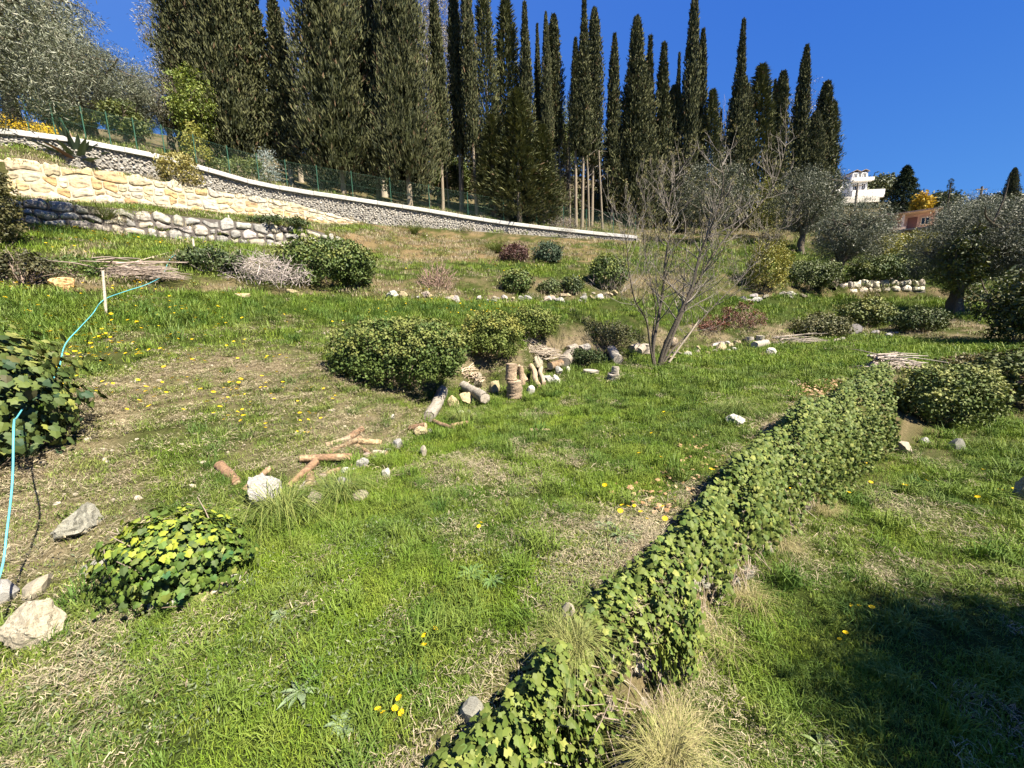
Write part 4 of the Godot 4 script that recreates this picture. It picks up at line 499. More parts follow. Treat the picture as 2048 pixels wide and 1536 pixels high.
	rock("small white stone along the far lawn, near the dark bush under the olive", 13.95, -14.7, Vector3(0.157, 0.108, 0.153), 83, 2.3, Color(0.438, 0.429, 0.41), "stones at the edge of the far lawn", 0.22, 0.2)
	rock("small white stone along the far lawn, closest to the drum shaped stone", 9.31, -13.2, Vector3(0.071, 0.062, 0.07), 40, 1.9, Color(0.424, 0.415, 0.397), "stones at the edge of the far lawn", 0.22, -0.06)
	rock("small white stone along the far lawn, second closest to the drum shaped stone", 9.9, -13.24, Vector3(0.1, 0.071, 0.104), 10, 2.97, Color(0.421, 0.412, 0.393), "stones at the edge of the far lawn", 0.22, 0.27)
	rock("small grey stone along the far lawn, closest to the drum shaped stone", 8.92, -12.65, Vector3(0.112, 0.06, 0.095), 80, 5.03, Color(0.316, 0.311, 0.303), "stones at the edge of the far lawn", 0.22, 0.08)
	rock("small grey stone along the far lawn, second closest to the drum shaped stone", 9.52, -13.34, Vector3(0.126, 0.096, 0.14), 88, 0.42, Color(0.322, 0.317, 0.308), "stones at the edge of the far lawn", 0.22, -0.14)
	rock("small grey stone along the far lawn, closest to the dark bush under the olive", 14.53, -14.52, Vector3(0.077, 0.059, 0.077), 6, 1.05, Color(0.298, 0.293, 0.285), "stones at the edge of the far lawn", 0.22, -0.01)
	rock("small grey stone along the far lawn, second closest to the dark bush under the olive", 14.32, -14.53, Vector3(0.085, 0.072, 0.088), 88, 5.96, Color(0.275, 0.271, 0.264), "stones at the edge of the far lawn", 0.22, 0.1)
	rock("small grey stone along the far lawn, third closest to the dark bush under the olive", 14.06, -14.29, Vector3(0.143, 0.092, 0.15), 97, 3.76, Color(0.31, 0.305, 0.297), "stones at the edge of the far lawn", 0.22, -0.11)
	rock("small grey stone along the far lawn, near the brownish bush", 10.17, -12.77, Vector3(0.097, 0.065, 0.101), 67, 5.76, Color(0.31, 0.305, 0.297), "stones at the edge of the far lawn", 0.22, 0.02)
	rock("small white stone along the far lawn, near the brownish bush", 11.39, -14.2, Vector3(0.156, 0.119, 0.166), 3, 1.68, Color(0.431, 0.422, 0.403), "stones at the edge of the far lawn", 0.22, -0.22)
	rock("small white stone along the far lawn, closest to the round log end", 11.87, -13.8, Vector3(0.093, 0.069, 0.098), 77, 0.46, Color(0.406, 0.398, 0.38), "stones at the edge of the far lawn", 0.22, -0.18)
	rock("small white stone along the far lawn, second closest to the round log end", 12, -13.93, Vector3(0.127, 0.087, 0.098), 31, 0.39, Color(0.49, 0.48, 0.458), "stones at the edge of the far lawn", 0.22, 0.03)
	rock("small beige stone along the far lawn, closest to the brownish bush", 11.99, -14.34, Vector3(0.095, 0.086, 0.101), 60, 0.13, Color(0.348, 0.311, 0.259), "stones at the edge of the far lawn", 0.22, -0.09)
	rock("small beige stone along the far lawn, second closest to the brownish bush", 11.03, -13.01, Vector3(0.166, 0.105, 0.137), 59, 3.23, Color(0.337, 0.302, 0.25), "stones at the edge of the far lawn", 0.22, -0.12)
	rock("small grey stone along the far lawn, closest to the round log end", 13.24, -15, Vector3(0.167, 0.11, 0.154), 96, 3.57, Color(0.274, 0.27, 0.263), "stones at the edge of the far lawn", 0.22, 0.26)
	rock("small grey stone along the far lawn, second closest to the round log end", 13.41, -14.62, Vector3(0.112, 0.102, 0.115), 21, 1.9, Color(0.324, 0.319, 0.31), "stones at the edge of the far lawn", 0.22, 0.2)
	rock("small beige stone along the far lawn, near the dark bush under the olive", 13.82, -14.38, Vector3(0.089, 0.048, 0.078), 78, 5.24, Color(0.29, 0.26, 0.216), "stones at the edge of the far lawn", 0.22, -0.23)
	rock("small beige stone along the far lawn, near the drum shaped stone", 9.81, -13.38, Vector3(0.143, 0.096, 0.114), 72, 4.11, Color(0.282, 0.252, 0.209), "stones at the edge of the far lawn", 0.22, 0.02)
	rock("small white stone under the ivy clump, closest to the ivy clump", -1.65, -1.69, Vector3(0.032, 0.019, 0.025), 94, 2.18, Color(0.448, 0.438, 0.419), "stones under the ivy clump", 0.22, 0.13)
	rock("small white stone under the ivy clump, second closest to the ivy clump", -1.54, -1.77, Vector3(0.029, 0.021, 0.029), 74, 0.72, Color(0.476, 0.465, 0.445), "stones under the ivy clump", 0.22, 0.23)
	rock("small ochre stone under the ivy clump, closest to the ivy clump", -1.59, -1.73, Vector3(0.034, 0.027, 0.031), 36, 3.32, Color(0.375, 0.309, 0.206), "stones under the ivy clump", 0.22, -0.23)
	rock("small ochre stone under the ivy clump, second closest to the ivy clump", -1.57, -1.71, Vector3(0.043, 0.025, 0.034), 44, 2.3, Color(0.356, 0.294, 0.196), "stones under the ivy clump", 0.22, -0.01)
	rock("small ochre stone under the ivy clump, third closest to the ivy clump", -1.55, -1.76, Vector3(0.033, 0.02, 0.031), 26, 3.07, Color(0.431, 0.355, 0.237), "stones under the ivy clump", 0.22, -0.04)
	rock("small ochre stone under the ivy clump, fourth closest to the ivy clump", -1.63, -1.69, Vector3(0.025, 0.016, 0.022), 12, 3.84, Color(0.398, 0.328, 0.219), "stones under the ivy clump", 0.22, 0.15)
	rock("small ochre stone under the ivy clump, near the great boulder", -1.52, -1.81, Vector3(0.038, 0.036, 0.041), 95, 5.95, Color(0.421, 0.347, 0.231), "stones under the ivy clump", 0.22, -0.26)
	rock("small white stone under the ivy clump, closest to the broken boulder", -1.79, -1.7, Vector3(0.035, 0.023, 0.032), 12, 4.96, Color(0.392, 0.383, 0.366), "stones under the ivy clump", 0.22, -0.1)
	rock("small white stone under the ivy clump, second closest to the broken boulder", -1.77, -1.71, Vector3(0.045, 0.034, 0.04), 25, 3.89, Color(0.435, 0.426, 0.407), "stones under the ivy clump", 0.22, 0.27)
	rock("small white stone under the ivy clump, third closest to the broken boulder", -1.7, -1.69, Vector3(0.032, 0.025, 0.029), 65, 3.14, Color(0.396, 0.388, 0.371), "stones under the ivy clump", 0.22, 0.04)
	rock("small white stone under the ivy clump, closest to the great boulder", -1.5, -1.84, Vector3(0.034, 0.025, 0.034), 68, 2.38, Color(0.4, 0.391, 0.374), "stones under the ivy clump", 0.22, -0.09)
	rock("small white stone under the ivy clump, second closest to the great boulder", -1.53, -1.81, Vector3(0.032, 0.017, 0.025), 73, 1.79, Color(0.439, 0.43, 0.411), "stones under the ivy clump", 0.22, 0.24)
	rock("small white stone under the ivy clump, third closest to the great boulder", -1.51, -1.77, Vector3(0.031, 0.022, 0.028), 45, 1.89, Color(0.405, 0.396, 0.379), "stones under the ivy clump", 0.22, 0.22)
	rock("small ochre stone under the ivy clump, near the broken boulder", -1.84, -1.72, Vector3(0.041, 0.026, 0.035), 57, 0.36, Color(0.394, 0.325, 0.217), "stones under the ivy clump", 0.22, -0.04)
	rock("small white stone at the near bank, near the forked logs", -1.44, -3.28, Vector3(0.027, 0.017, 0.026), 37, 4.19, Color(0.436, 0.426, 0.407), "stones along the near bank", 0.22, 0.04)
	rock("small white stone at the near bank, near the stacked log blocks", -0.41, -5.52, Vector3(0.046, 0.038, 0.049), 40, 5.49, Color(0.432, 0.422, 0.404), "stones along the near bank", 0.22, -0.01)
	rock("small beige stone at the near bank, closest to the forked logs", -1.56, -3.44, Vector3(0.05, 0.04, 0.046), 70, 3.46, Color(0.322, 0.287, 0.239), "stones along the near bank", 0.22, -0.24)
	rock("small beige stone at the near bank, second closest to the forked logs", -1.49, -3.47, Vector3(0.03, 0.018, 0.028), 64, 3.99, Color(0.285, 0.254, 0.211), "stones along the near bank", 0.22, -0.23)
	rock("small beige stone at the near bank, third closest to the forked logs", -1.43, -3.44, Vector3(0.023, 0.017, 0.024), 71, 3.09, Color(0.322, 0.288, 0.239), "stones along the near bank", 0.22, -0.06)
	rock("small beige stone at the near bank, fourth closest to the forked logs", -1.67, -3.15, Vector3(0.022, 0.015, 0.021), 33, 0.7, Color(0.286, 0.255, 0.212), "stones along the near bank", 0.22, 0.27)
	rock("small beige stone at the near bank, fifth closest to the forked logs", -1.65, -3.14, Vector3(0.035, 0.022, 0.032), 87, 1.12, Color(0.317, 0.283, 0.235), "stones along the near bank", 0.22, 0.04)
	rock("small beige stone at the near bank, sixth closest to the forked logs", -1.45, -3.61, Vector3(0.039, 0.026, 0.039), 33, 4.74, Color(0.319, 0.285, 0.237), "stones along the near bank", 0.22, 0.14)
	rock("small white stone at the near bank, near the thick grey log", -0.74, -5.34, Vector3(0.044, 0.038, 0.047), 96, 0.5, Color(0.487, 0.476, 0.455), "stones along the near bank", 0.22, 0.29)
	rock("small white stone at the near bank, near the great boulder", -1.73, -3, Vector3(0.03, 0.027, 0.031), 18, 0.99, Color(0.426, 0.417, 0.399), "stones along the near bank", 0.22, 0.1)
	rock("small white stone at the near bank, near the upper branch heap", -1.27, -3.73, Vector3(0.036, 0.023, 0.033), 56, 4.47, Color(0.42, 0.41, 0.392), "stones along the near bank", 0.22, 0)
	rock("small grey stone at the near bank, near the stacked log blocks", -0.63, -5.35, Vector3(0.046, 0.036, 0.043), 32, 1.77, Color(0.313, 0.307, 0.299), "stones along the near bank", 0.22, -0.14)
	rock("small grey stone at the near bank, closest to the thick grey log", -1, -4.39, Vector3(0.056, 0.036, 0.059), 55, 3.84, Color(0.328, 0.322, 0.314), "stones along the near bank", 0.22, -0.17)
	rock("small grey stone at the near bank, second closest to the thick grey log", -1.08, -4.47, Vector3(0.05, 0.04, 0.046), 89, 4.36, Color(0.318, 0.312, 0.304), "stones along the near bank", 0.22, -0.08)
	rock("small grey stone at the near bank, near the upper branch heap", -1.35, -3.54, Vector3(0.028, 0.02, 0.025), 45, 1.22, Color(0.267, 0.262, 0.255), "stones along the near bank", 0.22, -0.2)
	rock("small grey stone at the near bank, near the forked logs", -1.67, -3.02, Vector3(0.027, 0.017, 0.022), 94, 1.73, Color(0.333, 0.328, 0.319), "stones along the near bank", 0.22, -0.23)
	rock("small beige stone at the near bank, near the great boulder", -1.72, -2.94, Vector3(0.031, 0.021, 0.025), 33, 0.82, Color(0.306, 0.274, 0.227), "stones along the near bank", 0.22, 0.07)
	rock("small beige stone at the near bank, near the stacked log blocks", -0.53, -5.17, Vector3(0.06, 0.038, 0.063), 10, 3.77, Color(0.348, 0.311, 0.258), "stones along the near bank", 0.22, 0.01)
	# ---- logs, stumps and cut wood
	log_of_wood("thick grey weathered log with a long crack, lying before the large ivy mound", Vector3(-1.085, 0.186, -4.812), Vector3(-1.068, 0.352, -5.813), 0.078, 0.081, Color(0.44, 0.43, 0.415), Color(0.52, 0.48, 0.43), "sawn logs and branches along the bank", "log", "log", 12)
	log_of_wood("smooth grey log resting on the yellowish rock", Vector3(-0.819, 0.309, -6.404), Vector3(-0.405, 0.25, -5.604), 0.085, 0.082, Color(0.44, 0.43, 0.415), Color(0.52, 0.48, 0.43), "sawn logs and branches along the bank", "log", "log", 12)
	log_of_wood("longest orange-brown branch of the forked heap", Vector3(-1.895, 0.233, -3.252), Vector3(-1.498, 0.19, -3.385), 0.029, 0.036, Color(0.33, 0.215, 0.14), Color(0.6, 0.47, 0.31), "sawn logs and branches along the bank", "log", "log", 12)
	log_of_wood("fork of orange-brown wood that slopes to the ground", Vector3(-1.846, 0.096, -2.961), Vector3(-1.759, 0.203, -3.256), 0.027, 0.035, Color(0.33, 0.215, 0.14), Color(0.6, 0.47, 0.31), "sawn logs and branches along the bank", "log", "log", 12)
	log_of_wood("lower orange-brown branch beside the white stone", Vector3(-1.673, 0.099, -3.181), Vector3(-1.484, 0.123, -3.338), 0.026, 0.027, Color(0.33, 0.215, 0.14), Color(0.6, 0.47, 0.31), "sawn logs and branches along the bank", "log", "log", 12)
	log_of_wood("short log seen end on below the forked heap", Vector3(-1.68, 0.106, -2.971), Vector3(-1.766, 0.123, -3.16), 0.039, 0.034, Color(0.34, 0.24, 0.155), Color(0.5, 0.4, 0.28), "sawn logs and branches along the bank", "log", "log", 12)
	log_of_wood("orange-brown log lying behind the great boulder", Vector3(-2.421, 0.285, -3.012), Vector3(-2.18, 0.184, -2.859), 0.04, 0.033, Color(0.33, 0.215, 0.14), Color(0.6, 0.47, 0.31), "sawn logs and branches along the bank", "log", "log", 12)
	log_of_wood("thin curved branch lying over the great boulder", Vector3(-2.105, 0.144, -2.813), Vector3(-2.004, 0.25, -2.996), 0.023, 0.021, Color(0.34, 0.24, 0.155), Color(0.6, 0.47, 0.31), "sawn logs and branches along the bank", "log", "log", 12)
	log_of_wood("white-ended branch in the upper heap of cut branches", Vector3(-1.835, 0.235, -3.609), Vector3(-1.67, 0.252, -3.776), 0.025, 0.027, Color(0.5, 0.42, 0.33), Color(0.6, 0.47, 0.31), "sawn logs and branches along the bank", "log", "log", 12)
	log_of_wood("long brown branch of the upper heap", Vector3(-1.774, 0.19, -3.469), Vector3(-1.586, 0.228, -3.843), 0.028, 0.027, Color(0.34, 0.24, 0.155), Color(0.6, 0.47, 0.31), "sawn logs and branches along the bank", "log", "log", 12)
	log_of_wood("thick brown branch on top of the upper heap", Vector3(-1.693, 0.238, -3.758), Vector3(-1.629, 0.278, -4.008), 0.036, 0.035, Color(0.33, 0.215, 0.14), Color(0.6, 0.47, 0.31), "sawn logs and branches along the bank", "log", "log", 12)
	log_of_wood("pale peeled branch across the upper heap", Vector3(-1.592, 0.218, -3.775), Vector3(-1.408, 0.148, -3.918), 0.033, 0.031, Color(0.52, 0.4, 0.25), Color(0.6, 0.47, 0.31), "sawn logs and branches along the bank", "log", "log", 12)
	log_of_wood("thin brown branch trailing from the upper heap", Vector3(-1.593, 0.179, -3.752), Vector3(-1.351, 0.101, -3.593), 0.02, 0.016, Color(0.34, 0.24, 0.155), Color(0.6, 0.47, 0.31), "sawn logs and branches along the bank", "log", "log", 12)
	log_of_wood("short white peeled branch beside the upper heap", Vector3(-1.409, 0.115, -3.703), Vector3(-1.267, 0.114, -3.665), 0.029, 0.029, Color(0.58, 0.54, 0.46), Color(0.6, 0.47, 0.31), "sawn logs and branches along the bank", "log", "log", 12)
	log_of_wood("short brown log on the yellowish rock", Vector3(-1.238, 0.147, -4.454), Vector3(-1.038, 0.183, -4.414), 0.039, 0.039, Color(0.33, 0.215, 0.14), Color(0.6, 0.47, 0.31), "sawn logs and branches along the bank", "log", "log", 12)
	log_of_wood("brown branch lying under the thick grey log", Vector3(-1.015, 0.141, -4.782), Vector3(-0.706, 0.13, -4.422), 0.029, 0.027, Color(0.34, 0.24, 0.155), Color(0.6, 0.47, 0.31), "sawn logs and branches along the bank", "log", "log", 12)
	log_of_wood("short brown branch end in the long grass", Vector3(-0.761, 0.134, -4.546), Vector3(-0.569, 0.135, -4.696), 0.028, 0.025, Color(0.34, 0.24, 0.155), Color(0.6, 0.47, 0.31), "sawn logs and branches along the bank", "log", "log", 12)
	log_of_wood("pale split stick lying alone on the lawn", Vector3(0.193, 0.123, -4.304), Vector3(0.422, 0.117, -4.321), 0.023, 0.015, Color(0.62, 0.5, 0.33), Color(0.6, 0.47, 0.31), "sawn logs and branches along the bank", "stick", "stick", 6)
	log_of_wood("thin grey stick on the far lawn", Vector3(9.165, 0.293, -11.218), Vector3(10.115, 0.295, -11.232), 0.029, 0.029, Color(0.5, 0.45, 0.38), Color(0.6, 0.47, 0.31), "sawn logs and branches along the bank", "stick", "stick", 5)
	log_of_wood("split stick leaning on the heap beside the stacked log", Vector3(0.268, 0.224, -7.248), Vector3(0.124, 0.505, -7.433), 0.056, 0.051, Color(0.55, 0.45, 0.33), Color(0.6, 0.47, 0.31), "sawn logs and branches along the bank", "log", "log", 12)
	log_of_wood("longer split stick leaning in the heap", Vector3(0.479, 0.203, -6.744), Vector3(0.401, 0.444, -7.881), 0.046, 0.054, Color(0.58, 0.48, 0.36), Color(0.6, 0.47, 0.31), "sawn logs and branches along the bank", "log", "log", 12)
	log_of_wood("mottled pale branch leaning in the heap", Vector3(0.591, 0.206, -7.004), Vector3(0.633, 0.362, -8.221), 0.042, 0.049, Color(0.55, 0.5, 0.42), Color(0.6, 0.47, 0.31), "sawn logs and branches along the bank", "log", "log", 12)
	log_of_wood("fat grey log end among the white stones", Vector3(1.194, 0.409, -8.681), Vector3(1.424, 0.508, -9.286), 0.144, 0.153, Color(0.4, 0.37, 0.34), Color(0.52, 0.48, 0.43), "sawn logs and branches along the bank", "log", "log", 12)
	log_of_wood("bleached log above the fat grey log end", Vector3(1.378, 0.619, -9.304), Vector3(1.597, 0.675, -9.449), 0.115, 0.104, Color(0.5, 0.47, 0.44), Color(0.52, 0.48, 0.43), "sawn logs and branches along the bank", "log", "log", 12)
	log_of_wood("bluish grey log end at the top of the heap", Vector3(1.703, 0.606, -9.488), Vector3(1.939, 0.661, -9.679), 0.113, 0.098, Color(0.4, 0.4, 0.41), Color(0.52, 0.48, 0.43), "sawn logs and branches along the bank", "log", "log", 12)
	log_of_wood("short brown log lying across the heap", Vector3(0.838, 0.37, -8.324), Vector3(1.127, 0.387, -8.693), 0.085, 0.089, Color(0.34, 0.24, 0.155), Color(0.52, 0.48, 0.43), "sawn logs and branches along the bank", "log", "log", 12)
	log_of_wood("leaning grey log with dark knots above the sawn blocks", Vector3(2.508, 0.399, -8.978), Vector3(2.581, 0.556, -9.904), 0.115, 0.118, Color(0.45, 0.44, 0.42), Color(0.52, 0.48, 0.43), "sawn logs and branches along the bank", "log", "log", 12)
	log_of_wood("dark grey cut log behind the foot of the bare tree", Vector3(3.301, 0.504, -10.56), Vector3(3.569, 0.535, -10.79), 0.116, 0.118, Color(0.36, 0.33, 0.3), Color(0.52, 0.48, 0.43), "sawn logs and branches along the bank", "log", "log", 12)
	log_of_wood("pale cut log behind the foot of the bare tree", Vector3(3.503, 0.42, -10.581), Vector3(3.696, 0.507, -10.83), 0.123, 0.126, Color(0.48, 0.44, 0.39), Color(0.52, 0.48, 0.43), "sawn logs and branches along the bank", "log", "log", 12)
	log_of_wood("brown cut log showing past the stems of the bare tree", Vector3(4.859, 0.555, -11.89), Vector3(5.143, 0.565, -12.124), 0.141, 0.144, Color(0.38, 0.31, 0.24), Color(0.52, 0.48, 0.43), "sawn logs and branches along the bank", "log", "log", 12)
	log_of_wood("lower upright log block of the stacked pair", Vector3(0.034, 0.125, -6.149), Vector3(0.042, 0.418, -6.14), 0.134, 0.125, Color(0.4, 0.32, 0.25), Color(0.55, 0.45, 0.34), "sawn logs and branches along the bank", "log_block", "log", 14)
	log_of_wood("upper upright log block balanced on the lower one", Vector3(-0.015, 0.423, -6.161), Vector3(0.001, 0.688, -6.186), 0.096, 0.089, Color(0.42, 0.33, 0.25), Color(0.55, 0.45, 0.34), "sawn logs and branches along the bank", "log_block", "log", 14)
	log_of_wood("split half log standing beside the upper block", Vector3(0.174, 0.338, -6.26), Vector3(0.149, 0.638, -6.276), 0.052, 0.044, Color(0.46, 0.36, 0.26), Color(0.55, 0.45, 0.34), "sawn logs and branches along the bank", "log_block", "log", 9)
	log_of_wood("flat grey slice of trunk lying on the lawn", Vector3(1.683, 0.172, -8.121), Vector3(1.691, 0.286, -8.113), 0.175, 0.163, Color(0.4, 0.385, 0.365), Color(0.5, 0.48, 0.44), "sawn logs and branches along the bank", "log_slice", "log", 14)
	log_of_wood("wide low grey block under a smaller one", Vector3(1.946, 0.153, -7.293), Vector3(1.954, 0.315, -7.285), 0.119, 0.111, Color(0.42, 0.4, 0.38), Color(0.52, 0.49, 0.45), "sawn logs and branches along the bank", "log_block", "log", 14)
	log_of_wood("small grey block standing on the wide low one", Vector3(1.979, 0.319, -7.293), Vector3(1.987, 0.458, -7.293), 0.076, 0.072, Color(0.5, 0.48, 0.45), Color(0.58, 0.55, 0.5), "sawn logs and branches along the bank", "log_block", "log", 12)
	log_of_wood("upright grey stump beside the stems of the bare tree", Vector3(3.83, 0.328, -10.928), Vector3(3.839, 0.602, -10.92), 0.125, 0.117, Color(0.42, 0.39, 0.36), Color(0.52, 0.48, 0.43), "sawn logs and branches along the bank", "log_block", "log", 14)
	log_of_wood("grey split log, upright, at the edge of the far lawn", Vector3(8.224, 0.327, -13.304), Vector3(8.232, 0.588, -13.296), 0.143, 0.133, Color(0.5, 0.49, 0.48), Color(0.55, 0.53, 0.5), "sawn logs and branches along the bank", "log_block", "log", 14)
	log_of_wood("second grey split log standing behind the lying one", Vector3(8.599, 0.351, -13.297), Vector3(8.607, 0.612, -13.289), 0.143, 0.133, Color(0.52, 0.51, 0.5), Color(0.55, 0.53, 0.5), "sawn logs and branches along the bank", "log_block", "log", 14)
	log_of_wood("grey split log lying between the upright ones", Vector3(7.653, 0.391, -12.083), Vector3(8.341, 0.406, -12.555), 0.113, 0.117, Color(0.5, 0.49, 0.47), Color(0.52, 0.48, 0.43), "sawn logs and branches along the bank", "log", "log", 12)
	log_of_wood("round sawn log end facing the lawn under the bushy green mound", Vector3(13.421, 0.571, -15.099), Vector3(13.287, 0.68, -14.917), 0.234, 0.234, Color(0.34, 0.3, 0.27), Color(0.47, 0.45, 0.44), "sawn logs and branches along the bank", "log", "log", 16)
	stick_pile("brush_pile", "flat heap of grey branches on the lawn behind the ivy wall", "brush pile", 7.719, -7.656, Vector3(0.497, 0.338, 0.248), 0.15, 150, 16, Color(0.27, 0.22, 0.19), Color(0.46, 0.4, 0.35))
	stick_pile("brush_pile", "heap of dead branches behind the white stake with the blue cord", "brush pile", -7.475, -8.086, Vector3(0.746, 0.398, 0.373), 0.1, 190, 14, Color(0.28, 0.22, 0.19), Color(0.44, 0.37, 0.31))
	stick_pile("brush_pile", "loose dry branches behind the round yellow-green ivy mound", "brush pile", 0.691, -8.516, Vector3(0.439, 0.329, 0.219), 0.2, 110, 12, Color(0.3, 0.25, 0.2), Color(0.46, 0.4, 0.33))
	stick_pile("brush_pile", "dry sticks spilling from under the round yellow-green ivy mound", "brush pile", -0.722, -6.912, Vector3(0.225, 0.234, 0.135), 1.0, 60, 10, Color(0.36, 0.27, 0.19), Color(0.5, 0.41, 0.31))
	stick_pile("brush_pile", "thin dead branches under the brownish green bush by the split logs", "brush pile", 9.504, -12.62, Vector3(0.81, 0.259, 0.324), -0.3, 50, 8, Color(0.3, 0.25, 0.21), Color(0.45, 0.39, 0.33))
	stick_pile("brush_pile", "pale dead branches below the ivy on the broken wall end", "brush pile", -7.021, -12.922, Vector3(0.509, 0.254, 0.254), 0.3, 60, 10, Color(0.5, 0.45, 0.38), Color(0.62, 0.57, 0.5))
	thicket("twig_heap", "tangled heap of grey thorny twigs between the bramble and the dark lumpy ivy", "brush pile", "", -5.681, -9.27, Vector3(1.072, 0.699, 0.536), 520, 0.008, Color(0.3, 0.26, 0.25), Color(0.46, 0.41, 0.38), 0.25, {})
	thicket("twig_heap", "thin pale twigs standing in the ivy hedge", "brush pile", "", 6.402, -6.272, Vector3(0.491, 0.246, 0.246), 60, 0.006, Color(0.33, 0.26, 0.19), Color(0.42, 0.34, 0.26), 0.5, {})
	# ---- ivy, weeds and flowers close by
	ivy_mound("ivy_bush", "tall dark ivy bush with large pale edged leaves beside the blue cord", -4.102, -2.838, Vector3(0.60, 1.06, 0.55), 3400, 0.058, 300, Color(0.032, 0.055, 0.016), Color(0.085, 0.115, 0.03), Color(0.2, 0.21, 0.06))
	ivy_mound("ivy_bush", "low ivy clump with bright new leaves and dry stems on the bank foot", -1.793, -1.854, Vector3(0.328, 0.421, 0.246), 3000, 0.031, 300, Color(0.04, 0.08, 0.016), Color(0.115, 0.165, 0.03), Color(0.26, 0.3, 0.035))
	weed("grey-green rosette weed with long leaves in the thin lawn", -0.82, -1.22, 16, 0.086, 0.018, Color(0.15, 0.2, 0.11))
	weed("small grey-green rosette near the yellow flowers", -0.078, -1.16, 14, 0.058, 0.015, Color(0.15, 0.2, 0.11))
	weed("grey-green rosette below the three yellow flowers", -0.602, -1.098, 14, 0.065, 0.017, Color(0.14, 0.19, 0.1))
	weed("broad leafy weed in the middle of the lawn", -0.238, -1.831, 17, 0.094, 0.02, Color(0.09, 0.15, 0.04))
	weed("leafy weed beside the broad one", -0.129, -1.771, 15, 0.072, 0.018, Color(0.08, 0.14, 0.04))
	weed("pale leafy weed before the brown leaves of the ivy wall", 0.64, -2.124, 17, 0.101, 0.021, Color(0.12, 0.165, 0.08))
	weed("second pale leafy weed further into the lawn", 0.567, -2.261, 15, 0.079, 0.02, Color(0.12, 0.165, 0.08))
	weed("leafy weed in the shade of the lower lawn", 1.29, -1.373, 13, 0.072, 0.018, Color(0.12, 0.17, 0.05))
	weed("little rosette weed below the ivy clump", -1.115, -1.594, 14, 0.05, 0.015, Color(0.13, 0.18, 0.09))
	flower_clump("three yellow flowers close together in the thin lawn", -0.484, -1.157, 3, 0.05, 0.05, 0.013, "yellow flower clumps in the grass")
	flower_clump("two yellow flowers below the group of three", -0.426, -1.07, 2, 0.02, 0.04, 0.011, "yellow flower clumps in the grass")
	flower_clump("small group of yellow flowers in the middle of the near lawn", -0.377, -1.415, 3, 0.03, 0.05, 0.011, "yellow flower clumps in the grass")
	flower_clump("pair of yellow flowers alone in the middle of the lawn", -0.214, -2.255, 2, 0.02, 0.05, 0.012, "yellow flower clumps in the grass")
	flower_clump("tall yellow flower clump above the cut branches", -2.031, -3.784, 9, 0.1, 0.16, 0.014, "yellow flower clumps in the grass")
	flower_clump("three yellow flowers beside the tall clump", -2.049, -3.59, 3, 0.05, 0.13, 0.014, "yellow flower clumps in the grass")
	flower_clump("bright cluster of large yellow flowers on the bank", -4.685, -4.777, 6, 0.12, 0.1, 0.02, "yellow flower clumps in the grass")
	flower_clump("yellow flower cluster just below the tied stake", -5.751, -5.336, 7, 0.14, 0.08, 0.022, "yellow flower clumps in the grass")
	flower_clump("yellow flowers beside the blue cord beyond the stake", -7.186, -7.702, 6, 0.14, 0.12, 0.022, "yellow flower clumps in the grass")
	flower_clump("yellow flowers in the middle of the bank", -3.222, -5.168, 5, 0.14, 0.08, 0.02, "yellow flower clumps in the grass")
	flower_clump("scattered yellow flowers on the bare part of the bank", -3.023, -4.262, 8, 0.2, 0.08, 0.016, "yellow flower clumps in the grass")
	flower_clump("few yellow flowers beside the scattered ones", -3.024, -3.997, 5, 0.12, 0.08, 0.016, "yellow flower clumps in the grass")
	flower_clump("yellow flowers low on the bare bank", -2.798, -3.769, 5, 0.14, 0.08, 0.015, "yellow flower clumps in the grass")
	flower_clump("yellow flowers on the stony bank", -3.695, -3.971, 6, 0.2, 0.08, 0.016, "yellow flower clumps in the grass")
	flower_clump("yellow flowers beside the tall dark ivy bush", -4.201, -3.884, 5, 0.12, 0.08, 0.015, "yellow flower clumps in the grass")
	flower_clump("yellow flowers on the crest behind the largest ivy mound", -1.832, -7.903, 7, 0.25, 0.08, 0.026, "yellow flower clumps in the grass")
	flower_clump("yellow flowers at the edge of the shade on the lower lawn", 2.1, -2.118, 3, 0.06, 0.05, 0.014, "yellow flower clumps in the grass")
	flower_clump("two yellow flowers beside the shade on the lower lawn", 1.827, -1.906, 2, 0.04, 0.04, 0.013, "yellow flower clumps in the grass")
	flower_clump("yellow flowers before the dark boulder", 4.79, -3.522, 5, 0.12, 0.05, 0.018, "yellow flower clumps in the grass")
	drooping_tuft("dry_grass_tuft", "large tuft of straw and green grass drooping over the low wall", 0.52, -1.12, -0.2, 0.42, 9, 0.06, Color(0.22, 0.22, 0.075), Color(0.4, 0.34, 0.18))
	drooping_tuft("dry_grass_tuft", "smaller green tuft growing out of the trailing ivy", 0.20, -1.36, 0.06, 0.32, 6, 0.04, Color(0.13, 0.19, 0.045), Color(0.26, 0.25, 0.09))
	drooping_tuft("grass_tuft_clump", "green grass tuft at the foot of the yellow stone wall", -11.18, -11.401, -99.0, 1.3, 6, 0.13, Color(0.1, 0.155, 0.035), Color(0.2, 0.22, 0.06), "long grass tufts")
	drooping_tuft("grass_tuft_clump", "bright green tuft on the ochre bank below the gabion wall", -0.579, -17.399, -99.0, 1.6, 6, 0.16, Color(0.1, 0.155, 0.035), Color(0.2, 0.22, 0.06), "long grass tufts")
	drooping_tuft("grass_tuft_clump", "grey-green tuft at the foot of the gabion wall", -4.616, -19.572, -99.0, 1.5, 6, 0.15, Color(0.1, 0.155, 0.035), Color(0.2, 0.22, 0.06), "long grass tufts")
